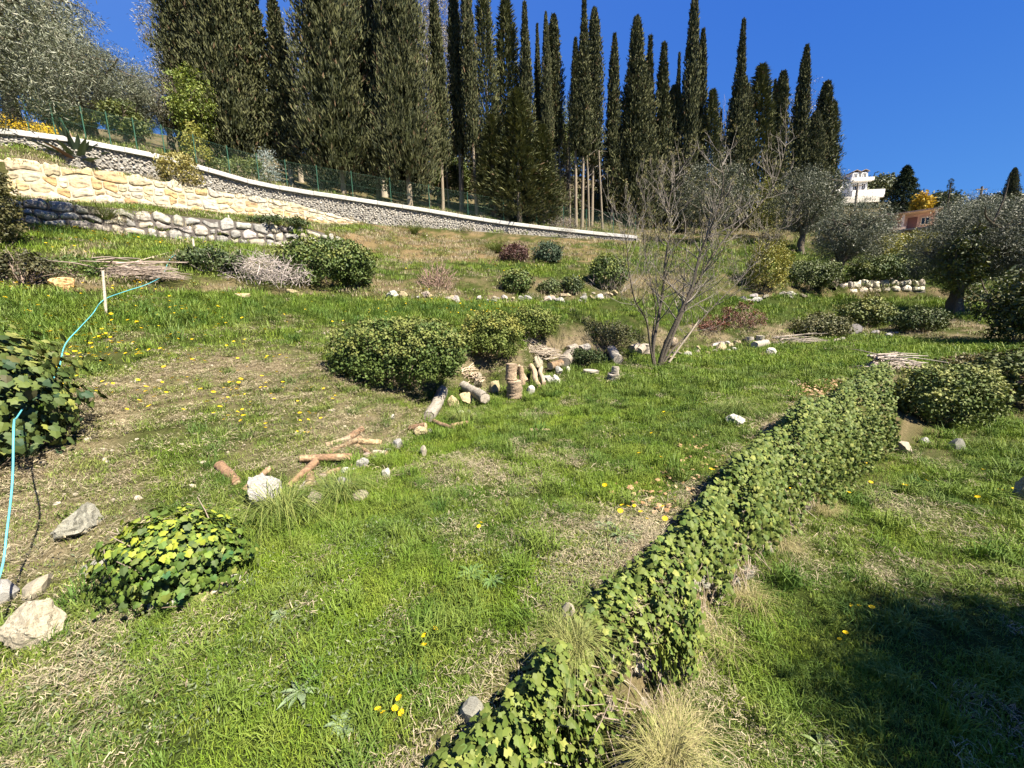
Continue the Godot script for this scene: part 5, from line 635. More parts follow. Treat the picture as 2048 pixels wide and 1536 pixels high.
	drooping_tuft("grass_tuft_clump", "grass tuft beside the upright rounded rock", -1.305, -2.763, -99.0, 0.6, 6, 0.06, Color(0.1, 0.155, 0.035), Color(0.2, 0.22, 0.06), "long grass tufts")
	drooping_tuft("grass_tuft_clump", "long grass hanging at the foot of the great boulder", -1.645, -2.495, -99.0, 0.7, 6, 0.07, Color(0.1, 0.155, 0.035), Color(0.2, 0.22, 0.06), "long grass tufts")
	drooping_tuft("grass_tuft_clump", "long grass beside the short brown branch", -0.628, -4.881, -99.0, 0.7, 6, 0.07, Color(0.1, 0.155, 0.035), Color(0.2, 0.22, 0.06), "long grass tufts")
	drooping_tuft("grass_tuft_clump", "long grass behind the white stone on the lawn", 2.806, -4.652, -99.0, 0.7, 6, 0.07, Color(0.1, 0.155, 0.035), Color(0.2, 0.22, 0.06), "long grass tufts")
	drooping_tuft("dry_grass_tuft", "dry straw tuft at the foot of the ivy wall beside the large drooping tuft", 1.027, -1.932, -99.0, 0.34, 8, 0.12, Color(0.26, 0.24, 0.1), Color(0.42, 0.36, 0.2), "dry tufts along the ivy wall")
	drooping_tuft("dry_grass_tuft", "small dry tuft where the ivy wall meets the lower lawn", 1.439, -2.271, -99.0, 0.3, 8, 0.12, Color(0.26, 0.24, 0.1), Color(0.42, 0.36, 0.2), "dry tufts along the ivy wall")
	drooping_tuft("dry_grass_tuft", "dry tuft under the middle of the ivy wall", 2.073, -2.728, -99.0, 0.3, 8, 0.12, Color(0.26, 0.24, 0.1), Color(0.42, 0.36, 0.2), "dry tufts along the ivy wall")
	drooping_tuft("dry_grass_tuft", "dry tuft under the thick end of the ivy wall", 2.825, -3.249, -99.0, 0.3, 8, 0.12, Color(0.26, 0.24, 0.1), Color(0.42, 0.36, 0.2), "dry tufts along the ivy wall")
	drooping_tuft("dry_grass_tuft", "dry straw tuft at the bottom edge, below the drooping tuft", 0.648, -1.45, -99.0, 0.36, 8, 0.12, Color(0.26, 0.24, 0.1), Color(0.42, 0.36, 0.2), "dry tufts along the ivy wall")
	agave("dark green agave with a brown spent leaf above the yellow wall", -16.181, -15.807, 1.517)
	stake("white wooden stake tied with the blue cord", -6.328, -6.142, 0.706, 0.018, Vector3(0.085, 0, 0.0))
	stake("short white stake below the dry stone wall", -7.411, -9.503, 0.391, 0.024, Vector3.ZERO)
	stake("tiny white peg on the strip below the yellow wall", -8.993, -13.155, 0.227, 0.02, Vector3.ZERO)
	cord("thin blue cord strung between the stakes and over the dark ivy bush", [Vector3(-2.13, 0.208, -1.312), Vector3(-2.426, 0.279, -1.64), Vector3(-2.513, 0.439, -1.763), Vector3(-2.536, 0.665, -1.845), Vector3(-2.646, 0.916, -1.984), Vector3(-3.248, 0.852, -2.46), Vector3(-3.763, 0.88, -2.952), Vector3(-4, 1.034, -3.362), Vector3(-4.625, 1.263, -4.018), Vector3(-5.156, 1.445, -4.674), Vector3(-6.275, 1.652, -5.896), Vector3(-6.296, 1.87, -6.118), Vector3(-6.6, 2.055, -6.798), Vector3(-6.74, 2.261, -7.454), Vector3(-7.659, 2.724, -9.093), Vector3(-7.441, 3.168, -9.503)])
	board_thing("green_board", "small green plastic panel lying beside the agave", "panel", -16.64, -15.815)
	# ---- grass and flowers over everything
	sow()
	herbs()
	flower_field()

# ---------------------------------------------------------------- naming and grouping
func numbered(called: String) -> String:
	var n: int = used.get(called, 0)
	used[called] = n + 1
	return called if n == 0 else "%s_%03d" % [called, n]

func tag(o: Node3D, label: String, category: String, group := "", kind := "") -> Node3D:
	if label: o.set_meta("label", label)
	if category: o.set_meta("category", category)
	if group: o.set_meta("group", group)
	if kind: o.set_meta("kind", kind)
	return o

func thing(called: String, label: String, category: String, at: Vector3, group := "") -> Node3D:
	var o := Node3D.new()
	o.name = numbered(called)
	add_child(o, true)
	o.position = at
	tag(o, label, category, group)
	return o

func part(called: String, mesh: Mesh, mat: Material, parent: Node3D, at := Transform3D()) -> MeshInstance3D:
	var o := MeshInstance3D.new()
	o.name = called if parent != self else numbered(called)
	o.mesh = mesh
	o.material_override = mat
	o.transform = at
	parent.add_child(o, true)
	return o

func copies(called: String, mesh: Mesh, mat: Material, xf: Array, cols: Array, parent: Node3D) -> MultiMeshInstance3D:
	var mm := MultiMesh.new()
	mm.transform_format = MultiMesh.TRANSFORM_3D
	mm.use_colors = true
	mm.mesh = mesh
	mm.instance_count = xf.size()
	for i in xf.size():
		mm.set_instance_transform(i, xf[i])
		mm.set_instance_color(i, cols[i])
	var o := MultiMeshInstance3D.new()
	o.name = called if parent != self else numbered(called)
	o.multimesh = mm
	o.material_override = mat
	o.set_meta("kind", "stuff")
	parent.add_child(o, true)
	return o

# ---------------------------------------------------------------- small helpers
func rnd(a: float, b: float) -> float:
	return rng.randf_range(a, b)

func ball() -> Vector3:
	var p := Vector3(rnd(-1, 1), rnd(-1, 1), rnd(-1, 1))
	while p.length_squared() > 1.0:
		p = Vector3(rnd(-1, 1), rnd(-1, 1), rnd(-1, 1))
	return p

func sphere_dir() -> Vector3:
	var y := rnd(-1, 1)
	var a := rnd(0, TAU)
	var r := sqrt(1.0 - y * y)
	return Vector3(r * cos(a), y, r * sin(a))

func tone(a: Color, b: Color, j := 0.12) -> Color:
	var k := a.lerp(b, rng.randf())
	var f := 1.0 + rnd(-j, j)
	return Color(k.r * f, k.g * f, k.b * f)

func facing(y: Vector3, spin: float, s: float) -> Basis:
	y = y.normalized()
	var x := y.cross(Vector3.FORWARD if absf(y.z) < 0.9 else Vector3.RIGHT).normalized()
	var z := x.cross(y)
	var b := Basis(x, y, z)
	return b * Basis(Vector3.UP, spin) * Basis.from_scale(Vector3(s, s, s))

func curve(p: Array, n: int) -> PackedVector3Array:
	# a smooth line through the points
	var out := PackedVector3Array()
	for i in p.size() - 1:
		var a: Vector3 = p[maxi(i - 1, 0)]
		var b: Vector3 = p[i]
		var d: Vector3 = p[i + 1]
		var e: Vector3 = p[mini(i + 2, p.size() - 1)]
		for k in n:
			var t := float(k) / n
			out.append(0.5 * (2.0 * b + (d - a) * t + (2.0 * a - 5.0 * b + 4.0 * d - e) * t * t + (3.0 * b - a - 3.0 * d + e) * t * t * t))
	out.append(p[p.size() - 1])
	return out

func along(p: PackedVector3Array, t: float) -> Vector3:
	var k := clampf(t, 0, 1) * (p.size() - 1)
	var i := mini(int(k), p.size() - 2)
	return p[i].lerp(p[i + 1], k - i)

# ---------------------------------------------------------------- the hillside
func read_lines(lines: Array) -> void:
	n_lines = lines.size()
	rad.resize(n_lines * COLS)
	hgt.resize(n_lines * COLS)
	for n in n_lines:
		var p: Array = lines[n]
		var a := []
		for q in p:
			a.append(atan2(q.x, -q.z))
		for k in COLS:
			var t := (float(k) / COLS - 0.5) * TAU
			var r := 0.0
			var y := 0.0
			if t <= a[0] or t >= a[-1]:
				# behind the camera the slopes run out into level ground
				var e: Vector3 = p[0] if t <= a[0] else p[-1]
				var off: float = (a[0] - t) if t <= a[0] else (t - a[-1])
				var w := clampf(off / 1.0, 0, 1)
				r = Vector2(e.x, e.z).length()
				y = lerpf(e.y, -0.5, w * w * (3.0 - 2.0 * w))
			else:
				var i := 0
				while t > a[i + 1]:
					i += 1
				var f: float = (t - a[i]) / (a[i + 1] - a[i])
				r = lerpf(Vector2(p[i].x, p[i].z).length(), Vector2(p[i + 1].x, p[i + 1].z).length(), f)
				y = lerpf(p[i].y, p[i + 1].y, f)
			if n > 0:
				r = maxf(r, rad[(n - 1) * COLS + k] + 0.08)
			rad[n * COLS + k] = r
			hgt[n * COLS + k] = y

func bump(x: float, z: float, r: float) -> float:
	return wob.get_noise_2d(x * 3.0, z * 3.0) * minf(0.035 + r * 0.003, 0.14) + wob.get_noise_2d(x * 14.0, z * 14.0) * 0.022

func at_ground(x: float, z: float) -> Vector2:
	# x: height, y: the strip of the hillside (strip 1 lies between line 0 and line 1), with the way across it as the fraction
	var k := (atan2(x, -z) / TAU + 0.5) * COLS
	var i := int(k) % COLS
	var j := (i + 1) % COLS
	var t := k - floorf(k)
	var r := sqrt(x * x + z * z)
	var r0 := 0.0
	var y0 := -0.51
	for n in n_lines:
		var r1 := lerpf(rad[n * COLS + i], rad[n * COLS + j], t)
		var y1 := lerpf(hgt[n * COLS + i], hgt[n * COLS + j], t)
		if r < r1:
			var f := (r - r0) / maxf(r1 - r0, 0.001)
			return Vector2(lerpf(y0, y1, f) + bump(x, z, r), n + minf(f, 0.999))
		r0 = r1
		y0 = y1
	return Vector2(y0, n_lines)

func ground(x: float, z: float) -> float:
	return at_ground(x, z).x

func on(x: float, z: float, sink := 0.0) -> Vector3:
	return Vector3(x, ground(x, z) - sink, z)

func lush(x: float, z: float, strip: float) -> float:
	# how green the ground is: 0 bare straw and soil, 1 thick grass
	var table := [0.90, 0.5, 0.80, 0.46, 0.92, 0.50, 0.78, 0.36, 0.55, 0.45, 0.5, 0.4, 0.45, 0.4, 0.4, 0.4]
	var n := int(strip)
	var f := strip - n
	var g: float = table[mini(n, 15)]
	if n == 2:
		# the lawn is thinner close by and lush further off
		var r := sqrt(x * x + z * z)
		g = lerpf(0.74, 0.97, smoothstep(1.8, 5.0, r))
		g = lerpf(g, 0.55, smoothstep(0.9, 1.0, f) * 0.5)
		if r < 3.0 and x < 0.0: g += 0.08
		g = lerpf(g, 0.40, 1.0 - smoothstep(0.0, 0.10, f))
	if n == 3:
		var az := atan2(x, -z)
		g = lerpf(0.60, 0.40, smoothstep(0.1, 0.45, f) * (1.0 - smoothstep(0.55, 0.8, f)))
		g = lerpf(g, 0.80, smoothstep(0.7, 1.0, f))
		g = lerpf(g, 0.5, smoothstep(0.15, 0.5, az))
	if n == 4:
		g = lerpf(0.82, 0.95, smoothstep(0.1, 0.5, f))
	if n == 7 or n == 8:
		g = 0.38 if x > -6.0 else 0.6
		g = lerpf(g, 0.7, smoothstep(0.12, 0.3, atan2(x, -z)))
	return clampf(g + patch.get_noise_2d(x * 1.3, z * 1.3) * 0.34 + patch.get_noise_2d(x * 6.0 + 50.0, z * 6.0) * 0.20, 0.0, 1.0)

func build_ground(lines: Array) -> void:
	var rows := [4, 3, 34, 22, 18, 9, 14, 3, 12, 3, 8, 3, 12, 14]
	var angles := PackedFloat32Array()
	var a := -180.0
	while a < 179.9:
		angles.append(a)
		a += 0.3 if absf(a) < 64.0 else 2.0
	angles.append(180.0)
	var g := Geo.new()
	var per := 1
	for n in rows:
		per += n
	per += 2
	for k in angles.size():
		var th := deg_to_rad(angles[k])
		var col := (th / TAU + 0.5) * COLS
		var i := int(col) % COLS
		var r0 := 0.15
		for n in n_lines:
			var r1 := lerpf(rad[n * COLS + i], rad[n * COLS + (i + 1) % COLS], col - floorf(col))
			for q in rows[n]:
				var f: float = float(q) / rows[n]
				ground_point(g, th, lerpf(r0, r1, f))
			r0 = r1
		ground_point(g, th, r0 - 0.01)
		var far_y := g.v[g.v.size() - 1].y
		ground_point(g, th, r0 * 1.5)
		g.v[g.v.size() - 1].y = far_y + 3.0
		ground_point(g, th, 900.0)
		g.v[g.v.size() - 1].y = minf(far_y * 0.5, 12.0)
	for k in angles.size() - 1:
		for q in per - 1:
			var m := k * per + q
			g.tri(m, m + 1, m + per + 1)
			g.tri(m, m + per + 1, m + per)
	var o := part("ground", g.mesh(true), M.ground, self)
	tag(o, "terraced hillside of grass, straw and pale soil", "ground", "", "structure")

func ground_point(g: Geo, th: float, r: float) -> void:
	var x := sin(th) * r
	var z := -cos(th) * r
	var s := at_ground(x, z)
	var l := lush(x, z, s.y)
	var straw := Color(0.30, 0.25, 0.165).lerp(Color(0.20, 0.165, 0.11), 0.5 + 0.5 * patch.get_noise_2d(x * 3.0, z * 3.0 + 90.0))
	if s.y >= 7.0 and s.y < 10.0 and x > -8.0 and th < 0.3:
		straw = straw.lerp(Color(0.37, 0.275, 0.165), 0.7)
	if s.y >= 3.0 and s.y < 4.0:
		straw = straw.lerp(Color(0.36, 0.31, 0.235), 0.65)
	var green := Color(0.062, 0.092, 0.020)
	var k := straw.lerp(green, smoothstep(0.2, 0.8, l))
	g.add(Vector3(x, s.x, z), k)

# ---------------------------------------------------------------- materials
func noise_tex(size: int, freq: float, oct: int, seed_n: int, ramp: Array, normal := 0.0, kind := FastNoiseLite.TYPE_SIMPLEX_SMOOTH) -> NoiseTexture2D:
	var f := FastNoiseLite.new()
	f.seed = seed_n
	f.noise_type = kind
	f.frequency = freq
	f.fractal_octaves = oct
	var t := NoiseTexture2D.new()
	t.width = size
	t.height = size
	t.seamless = true
	t.noise = f
	if normal > 0.0:
		t.as_normal_map = true
		t.bump_strength = normal
	elif ramp.size() > 0:
		var g := Gradient.new()
		var off := PackedFloat32Array()
		var cs := PackedColorArray()
		for i in ramp.size():
			off.append(float(i) / (ramp.size() - 1))
			cs.append(ramp[i])
		g.offsets = off
		g.colors = cs
		t.color_ramp = g
	return t

func plain(rough: float, back := 0.0, spec := 0.5) -> StandardMaterial3D:
	var m := StandardMaterial3D.new()
	m.vertex_color_use_as_albedo = true
	m.roughness = rough
	m.metallic_specular = spec
	if back > 0.0:
		m.backlight_enabled = true
		m.backlight = Color(back, back, back * 0.55)
	return m

func textured(rough: float, tex: Texture2D, scale: float, bump: Texture2D = null, bump_scale := 1.0, bump_uv := 1.0) -> StandardMaterial3D:
	var m := plain(rough)
	m.albedo_texture = tex
	m.uv1_triplanar = true
	m.uv1_scale = Vector3(scale, scale, scale)
	if bump:
		m.normal_enabled = true
		m.normal_texture = bump
		m.normal_scale = bump_scale
	return m

func lin(r: float, g: float, b: float) -> Color:
	return Color(r, g, b).linear_to_srgb()

func thatch(seed_n: int, size: int, strokes: int, tones: Array) -> ImageTexture:
	# cut straw, blades and crumbs lying every way: the fine grain of the ground
	var rg := RandomNumberGenerator.new()
	rg.seed = seed_n
	var im := Image.create(size, size, false, Image.FORMAT_RGB8)
	im.fill(Color(0.62, 0.60, 0.56))
	for n in strokes:
		var x := rg.randf() * size
		var y := rg.randf() * size
		var a := rg.randf() * TAU
		var l := rg.randi_range(5, 26)
		var k: Color = tones[rg.randi() % tones.size()]
		var f := rg.randf_range(0.72, 1.12)
		k = Color(minf(k.r * f, 1.0), minf(k.g * f, 1.0), minf(k.b * f, 1.0))
		var bend := rg.randf_range(-0.05, 0.05)
		for i in l:
			im.set_pixel(posmod(int(x), size), posmod(int(y), size), k)
			x += cos(a)
			y += sin(a)
			a += bend
	return ImageTexture.create_from_image(im)

func make_materials() -> void:
	var gm := plain(0.95, 0.0, 0.2)
	gm.albedo_texture = thatch(5, 1024, 60000, [Color(1, 1, 0.96), Color(0.86, 0.85, 0.80), Color(0.68, 0.66, 0.6), Color(0.52, 0.49, 0.43), Color(0.95, 0.92, 0.85)])
	gm.uv1_triplanar = true
	gm.uv1_world_triplanar = true
	gm.uv1_scale = Vector3(0.7, 0.7, 0.7)
	gm.normal_enabled = true
	gm.normal_texture = noise_tex(512, 0.03, 4, 8, [], 7.0)
	gm.normal_scale = 0.8
	M.ground = gm
	var lime := noise_tex(512, 0.012, 5, 21, [Color(0.30, 0.30, 0.29), Color(0.62, 0.61, 0.59), Color(0.90, 0.89, 0.87), Color(1, 1, 0.98), Color(0.86, 0.83, 0.77), Color(0.55, 0.53, 0.50)])
	var grain := noise_tex(512, 0.02, 5, 22, [], 9.0)
	M.stone = textured(0.9, lime, 1.6, grain, 1.0)
	M.stone_small = textured(0.9, lime, 0.9, grain, 0.8)
	M.mortar = textured(0.95, noise_tex(256, 0.05, 4, 25, [Color(0.75, 0.75, 0.75), Color(1, 1, 1)]), 1.2, grain, 1.0)
	M.bark = textured(0.9, noise_tex(512, 0.03, 5, 31, [Color(0.45, 0.43, 0.4), Color(0.78, 0.76, 0.72), Color(1, 0.98, 0.94)]), 2.2, grain, 1.0)
	M.wood = textured(0.8, noise_tex(512, 0.02, 4, 33, [Color(0.6, 0.57, 0.53), Color(0.85, 0.83, 0.8), Color(1, 1, 1)]), 3.0, grain, 0.6)
	M.twig = plain(0.85)
	M.ivy = plain(0.58, 0.4, 0.32)
	M.ivy_far = plain(0.55, 0.4, 0.38)
	M.leaf = plain(0.55, 0.5, 0.45)
	M.olive = plain(0.5, 0.35, 0.5)
	M.needle = plain(0.8, 0.12, 0.2)
	M.blade = plain(0.55, 0.45, 0.35)
	M.straw = plain(0.7, 0.5, 0.3)
	M.petal = plain(0.6, 0.6, 0.3)
	M.plaster = textured(0.9, noise_tex(256, 0.02, 4, 41, [Color(0.9, 0.9, 0.9), Color(1, 1, 1)]), 0.3)
	M.paint = plain(0.5)
	M.metal = plain(0.45)
	M.cord = plain(0.55)
	var gl := StandardMaterial3D.new()
	gl.albedo_color = Color(0.05, 0.06, 0.08)
	gl.roughness = 0.12
	M.window = gl

# ---------------------------------------------------------------- leaves, blades, stones that many things share
func leaf2(g: Geo, o: Vector3, d: Vector3, n: Vector3, l: float, w: float, k: Color) -> void:
	# a folded leaf of two halves
	var s := d.cross(n).normalized()
	var tip := o + d * l - n * l * 0.12
	var mid := o + d * l * 0.42 - n * w * 0.22
	g.face(o, mid + s * w * 0.5, tip, k)
	g.face(o, tip, mid - s * w * 0.5, k.lightened(0.04))

func leaf_cluster(seed_n: int, n: int, r: float, l: float, w: float, flat: float, up: float, hang := 0.0) -> ArrayMesh:
	rng.seed = seed_n
	var g := Geo.new()
	for i in n:
		var p := ball() * r
		p.y *= flat
		var nn := (Vector3.UP * up + sphere_dir()).normalized()
		var d := (sphere_dir() + p.normalized() * 0.7 - Vector3.UP * hang).normalized()
		d = (d - nn * d.dot(nn)).normalized()
		var f := rnd(0.72, 1.25)
		var k := Color(f * rnd(0.9, 1.12), f, f * rnd(0.8, 1.1))
		var s := rnd(0.7, 1.2)
		leaf2(g, p, d, nn, l * s, w * s, k)
	return g.mesh()

func ivy_leaf_mesh(seed_n: int) -> ArrayMesh:
	# five lobes round a stalk, one metre long before scaling, slightly cupped, paler along the veins
	rng.seed = seed_n
	var g := Geo.new()
	var shape := [[0.0, 0.03], [0.30, -0.08], [0.50, 0.14], [0.39, 0.32], [0.50, 0.54], [0.25, 0.70], [0.0, 1.0]]
	var rim := []
	for p in shape:
		rim.append(Vector2(p[0] + rnd(-0.03, 0.03), p[1] + rnd(-0.03, 0.03)))
	rim[0].x = 0.0
	rim[6].x = 0.0
	var pale := Color(1.18, 1.16, 1.1)
	var full := Color(1, 1, 1)
	var cup := rnd(0.12, 0.3)
	var bend := rnd(0.05, 0.22)
	var put := func(x: float, y: float) -> Vector3: return Vector3(x, -absf(x) * cup - y * y * bend, -y)
	for s in [1.0, -1.0]:
		var mid := g.add(put.call(0.0, 0.34), pale)
		var prev := -1
		for i in rim.size():
			var q := g.add(put.call(rim[i].x * s, rim[i].y), full if i > 0 and i < 6 else pale)
			if prev >= 0:
				if s > 0: g.tri(mid, prev, q)
				else: g.tri(mid, q, prev)
			prev = q
	return g.mesh()

func blade_clump(seed_n: int, n: int, r: float, h: float, w: float, lean: float, straw := 0.0) -> ArrayMesh:
	rng.seed = seed_n
	var g := Geo.new()
	for i in n:
		var a := rnd(0, TAU)
		var q := sqrt(rng.randf()) * r
		var o := Vector3(cos(a) * q, -0.01, sin(a) * q)
		var b := rnd(0, TAU)
		var ln := rnd(0.25, 1.0) * lean
		var out := Vector3(cos(b), 0, sin(b))
		var hh := h * rnd(0.45, 1.2)
		var side := Vector3(-sin(b), 0, cos(b)).rotated(Vector3.UP, rnd(-0.8, 0.8)) * w * rnd(0.6, 1.2) * 0.5
		var m := o + out * hh * ln * 0.38 + Vector3.UP * hh * 0.6
		var t := o + out * hh * ln * 1.05 + Vector3.UP * hh * (1.0 - 0.45 * ln)
		var f := rnd(0.75, 1.25)
		var k := Color(f, f, f)
		if rng.randf() < straw:
			k = Color(2.3 * f, 1.5 * f, 1.9 * f)
		g.quad(o - side, o + side, m + side * 0.8, m - side * 0.8, k)
		g.face(m - side * 0.8, m + side * 0.8, t, k)
	return g.mesh()

func litter_clump(seed_n: int, n: int, r: float, l: float, w: float) -> ArrayMesh:
	# dead blades lying flat
	rng.seed = seed_n
	var g := Geo.new()
	for i in n:
		var a := rnd(0, TAU)
		var q := sqrt(rng.randf()) * r
		var o := Vector3(cos(a) * q, rnd(0.0, 0.018), sin(a) * q)
		var b := rnd(0, TAU)
		var d := Vector3(cos(b), rnd(-0.1, 0.35), sin(b)) * l * rnd(0.4, 1.3)
		var s := Vector3(-sin(b), rnd(-0.5, 0.5), cos(b)) * w * rnd(0.5, 1.3) * 0.5
		var f := rnd(0.6, 1.25)
		g.quad(o - s, o + s, o + d * 0.5 + s + Vector3.UP * 0.006, o + d * 0.5 - s + Vector3.UP * 0.006, Color(f, f, f))
		g.face(o + d * 0.5 - s, o + d * 0.5 + s, o + d, Color(f, f, f))
	return g.mesh()

func ico(sub: int) -> Array:
	var t := (1.0 + sqrt(5.0)) / 2.0
	var v := []
	for s in [[-1, t, 0], [1, t, 0], [-1, -t, 0], [1, -t, 0], [0, -1, t], [0, 1, t], [0, -1, -t], [0, 1, -t], [t, 0, -1], [t, 0, 1], [-t, 0, -1], [-t, 0, 1]]:
		v.append(Vector3(s[0], s[1], s[2]).normalized())
	var f := [[0, 11, 5], [0, 5, 1], [0, 1, 7], [0, 7, 10], [0, 10, 11], [1, 5, 9], [5, 11, 4], [11, 10, 2], [10, 7, 6], [7, 1, 8], [3, 9, 4], [3, 4, 2], [3, 2, 6], [3, 6, 8], [3, 8, 9], [4, 9, 5], [2, 4, 11], [6, 2, 10], [8, 6, 7], [9, 8, 1]]
	for n in sub:
		var mids := {}
		var out := []
		for q in f:
			var m := []
			for e in [[q[0], q[1]], [q[1], q[2]], [q[2], q[0]]]:
				var key := Vector2i(mini(e[0], e[1]), maxi(e[0], e[1]))
				if not mids.has(key):
					mids[key] = v.size()
					v.append(((v[e[0]] + v[e[1]]) * 0.5).normalized())
				m.append(mids[key])
			out.append_array([[q[0], m[0], m[2]], [q[1], m[1], m[0]], [q[2], m[2], m[1]], [m[0], m[1], m[2]]])
		f = out
	return [v, f]

func rock_mesh(seed_n: int, sub: int, cuts: int, rough: float, flat := false) -> ArrayMesh:
	# a lump of limestone: a ball cut by planes, then roughened
	rng.seed = seed_n
	wob.seed = seed_n
	var b := ico(sub)
	var planes := []
	for i in cuts:
		planes.append([sphere_dir(), rnd(0.42, 0.80)])
	var g := Geo.new()
	var pts := []
	for p in b[0]:
		var q: Vector3 = p
		for c in planes:
			var over: float = q.dot(c[0]) - c[1]
			if over > 0.0:
				q -= c[0] * over * 0.95
		q *= 1.0 + rough * (wob.get_noise_3d(q.x * 60.0, q.y * 60.0, q.z * 60.0) + 0.5 * wob.get_noise_3d(q.x * 170.0, q.y * 170.0, q.z * 170.0) + 0.35 * wob.get_noise_3d(q.x * 420.0, q.y * 420.0, q.z * 420.0))
		pts.append(q)
	if flat:
		for f in b[1]:
			g.face(pts[f[0]], pts[f[2]], pts[f[1]], Color.WHITE)
	else:
		for q in pts:
			g.add(q, Color.WHITE)
		for f in b[1]:
			g.tri(f[0], f[2], f[1])
	wob.seed = 11
	return g.mesh(not flat)

func make_kit() -> void:
	C.ivy = [leaf_cluster(101, 18, 0.085, 0.050, 0.042, 0.7, 0.7, 0.3), leaf_cluster(102, 18, 0.085, 0.054, 0.036, 0.7, 0.7, 0.3), leaf_cluster(103, 16, 0.09, 0.044, 0.038, 0.7, 0.5, 0.5)]
	C.broad = [leaf_cluster(111, 14, 0.16, 0.10, 0.055, 0.7, 0.6, 0.2), leaf_cluster(112, 14, 0.16, 0.11, 0.05, 0.7, 0.6, 0.2)]
	C.olive = [leaf_cluster(121, 34, 0.26, 0.085, 0.017, 0.8, 0.2, 0.2), leaf_cluster(122, 34, 0.26, 0.09, 0.016, 0.8, 0.2, 0.4)]
	C.fine = [leaf_cluster(131, 26, 0.14, 0.045, 0.012, 0.9, 0.2, -0.3)]
	C.spray = [leaf_cluster(141, 16, 0.30, 0.34, 0.09, 0.6, 0.1, -0.2)]
	C.ivy_leaf = []
	for i in 5:
		C.ivy_leaf.append(ivy_leaf_mesh(150 + i))
	C.rock = []
	for i in 12:
		C.rock.append(rock_mesh(200 + i, 3, 13, 0.15, true))
	C.pebble = []
	for i in 8:
		C.pebble.append(rock_mesh(230 + i, 1, 7, 0.12, true))
	C.lawn = [blade_clump(301, 64, 0.085, 0.040, 0.0030, 0.9, 0.10), blade_clump(302, 64, 0.085, 0.048, 0.0032, 1.0, 0.08), blade_clump(303, 60, 0.085, 0.033, 0.0038, 0.8, 0.14)]
	C.tuft = [blade_clump(311, 54, 0.055, 0.13, 0.0055, 1.0, 0.12), blade_clump(312, 60, 0.07, 0.10, 0.005, 1.2, 0.08)]
	C.mead = [blade_clump(321, 60, 0.20, 0.10, 0.009, 0.8, 0.06), blade_clump(322, 60, 0.20, 0.12, 0.008, 0.9, 0.08)]
	C.litter = [litter_clump(331, 70, 0.12, 0.036, 0.0024), litter_clump(332, 70, 0.12, 0.046, 0.0022)]
	C.droop = [blade_clump(341, 80, 0.06, 0.42, 0.0055, 2.1, 0.4)]

# ---------------------------------------------------------------- shrubs and trees
func shrub(called: String, label: String, category: String, group: String, x: float, z: float, size: Vector3, kind: String, mat: String, n: int, cs: float, a: Color, b: Color, o := {}) -> Node3D:
	# size: half width, height, half depth. Leaf clusters spread over an uneven mound, thinner towards the inside, on a few stems
	var at := on(x, z, 0.03)
	var t := thing(called, label, category, at, group)
	rng.seed = hash(label)
	wob.seed = hash(label) % 9999
	var turn: float = o.get("turn", 0.0)
	var box: float = o.get("box", 2.2)
	var lump: float = o.get("lump", 0.24)
	var deep: float = o.get("deep", 0.4)
	var low: float = o.get("low", -0.75)
	var sets := {}
	var k := 0
	while k < n:
		var d := sphere_dir()
		if d.y < low:
			continue
		k += 1
		var f := pow(pow(absf(d.x), box) + pow(absf(d.y), box) + pow(absf(d.z), box), -1.0 / box)
		var nz := wob.get_noise_3d(d.x * 45.0, d.y * 45.0, d.z * 45.0) + 0.5 * wob.get_noise_3d(d.x * 110.0, d.y * 110.0, d.z * 110.0)
		f *= 1.0 + lump * nz
		if rng.randf() < 0.06: f *= rnd(1.0, 1.12)
		f *= 1.0 - deep * pow(rng.randf(), 2.2)
		var p := Vector3(d.x * size.x, size.y * 0.5 + d.y * size.y * 0.5, d.z * size.z) 
		p = Vector3(d.x * f * size.x, size.y * 0.5 + d.y * f * size.y * 0.5, d.z * f * size.z).rotated(Vector3.UP, turn)
		var gy := ground(x + p.x, z + p.z) - at.y
		if o.has("follow"):
			p.y += gy * o.follow
		if p.y < gy + 0.02: p.y = gy + rnd(0.01, 0.08)
		var nrm := Vector3(d.x / size.x, d.y / size.y * 2.0, d.z / size.z).rotated(Vector3.UP, turn).normalized()
		nrm = (nrm + Vector3.UP * 0.35 + ball() * 0.5).normalized()
		var c: int = rng.randi() % C[kind].size()
		if not sets.has(c): sets[c] = [[], []]
		sets[c][0].append(Transform3D(facing(nrm, rnd(0, TAU), cs * rnd(0.75, 1.25)), p))
		var kk := tone(a, b)
		if o.has("tips") and nz > 0.12 and d.y > 0.1: kk = kk.lerp(o.tips, 0.65)
		if o.has("dead") and rng.randf() < 0.08: kk = o.dead
		sets[c][1].append(kk)
	for c in sets:
		copies("foliage", C[kind][c], M[mat], sets[c][0], sets[c][1], t)
	var g := Geo.new()
	var bk: Color = o.get("wood", Color(0.16, 0.13, 0.10))
	var stems: int = o.get("stems", 9)
	for i in stems:
		var e := sphere_dir()
		e.y = absf(e.y) * 0.8 + 0.25
		var tip := Vector3(e.x * size.x, e.y * size.y, e.z * size.z).rotated(Vector3.UP, turn) * rnd(0.7, o.get("poke", 1.0))
		var foot := Vector3(tip.x * 0.2, 0, tip.z * 0.2)
		var w: float = o.get("stem_r", 0.012)
		g.tube(curve([foot, foot.lerp(tip, 0.5) + ball() * 0.12 * size.y, tip], 4), w, w * 0.35, 4, tone(bk, bk, 0.3))
	if stems > 0:
		var s := part("stems", g.mesh(true), M.twig, t)
		s.set_meta("kind", "stuff")
	wob.seed = 11
	return t

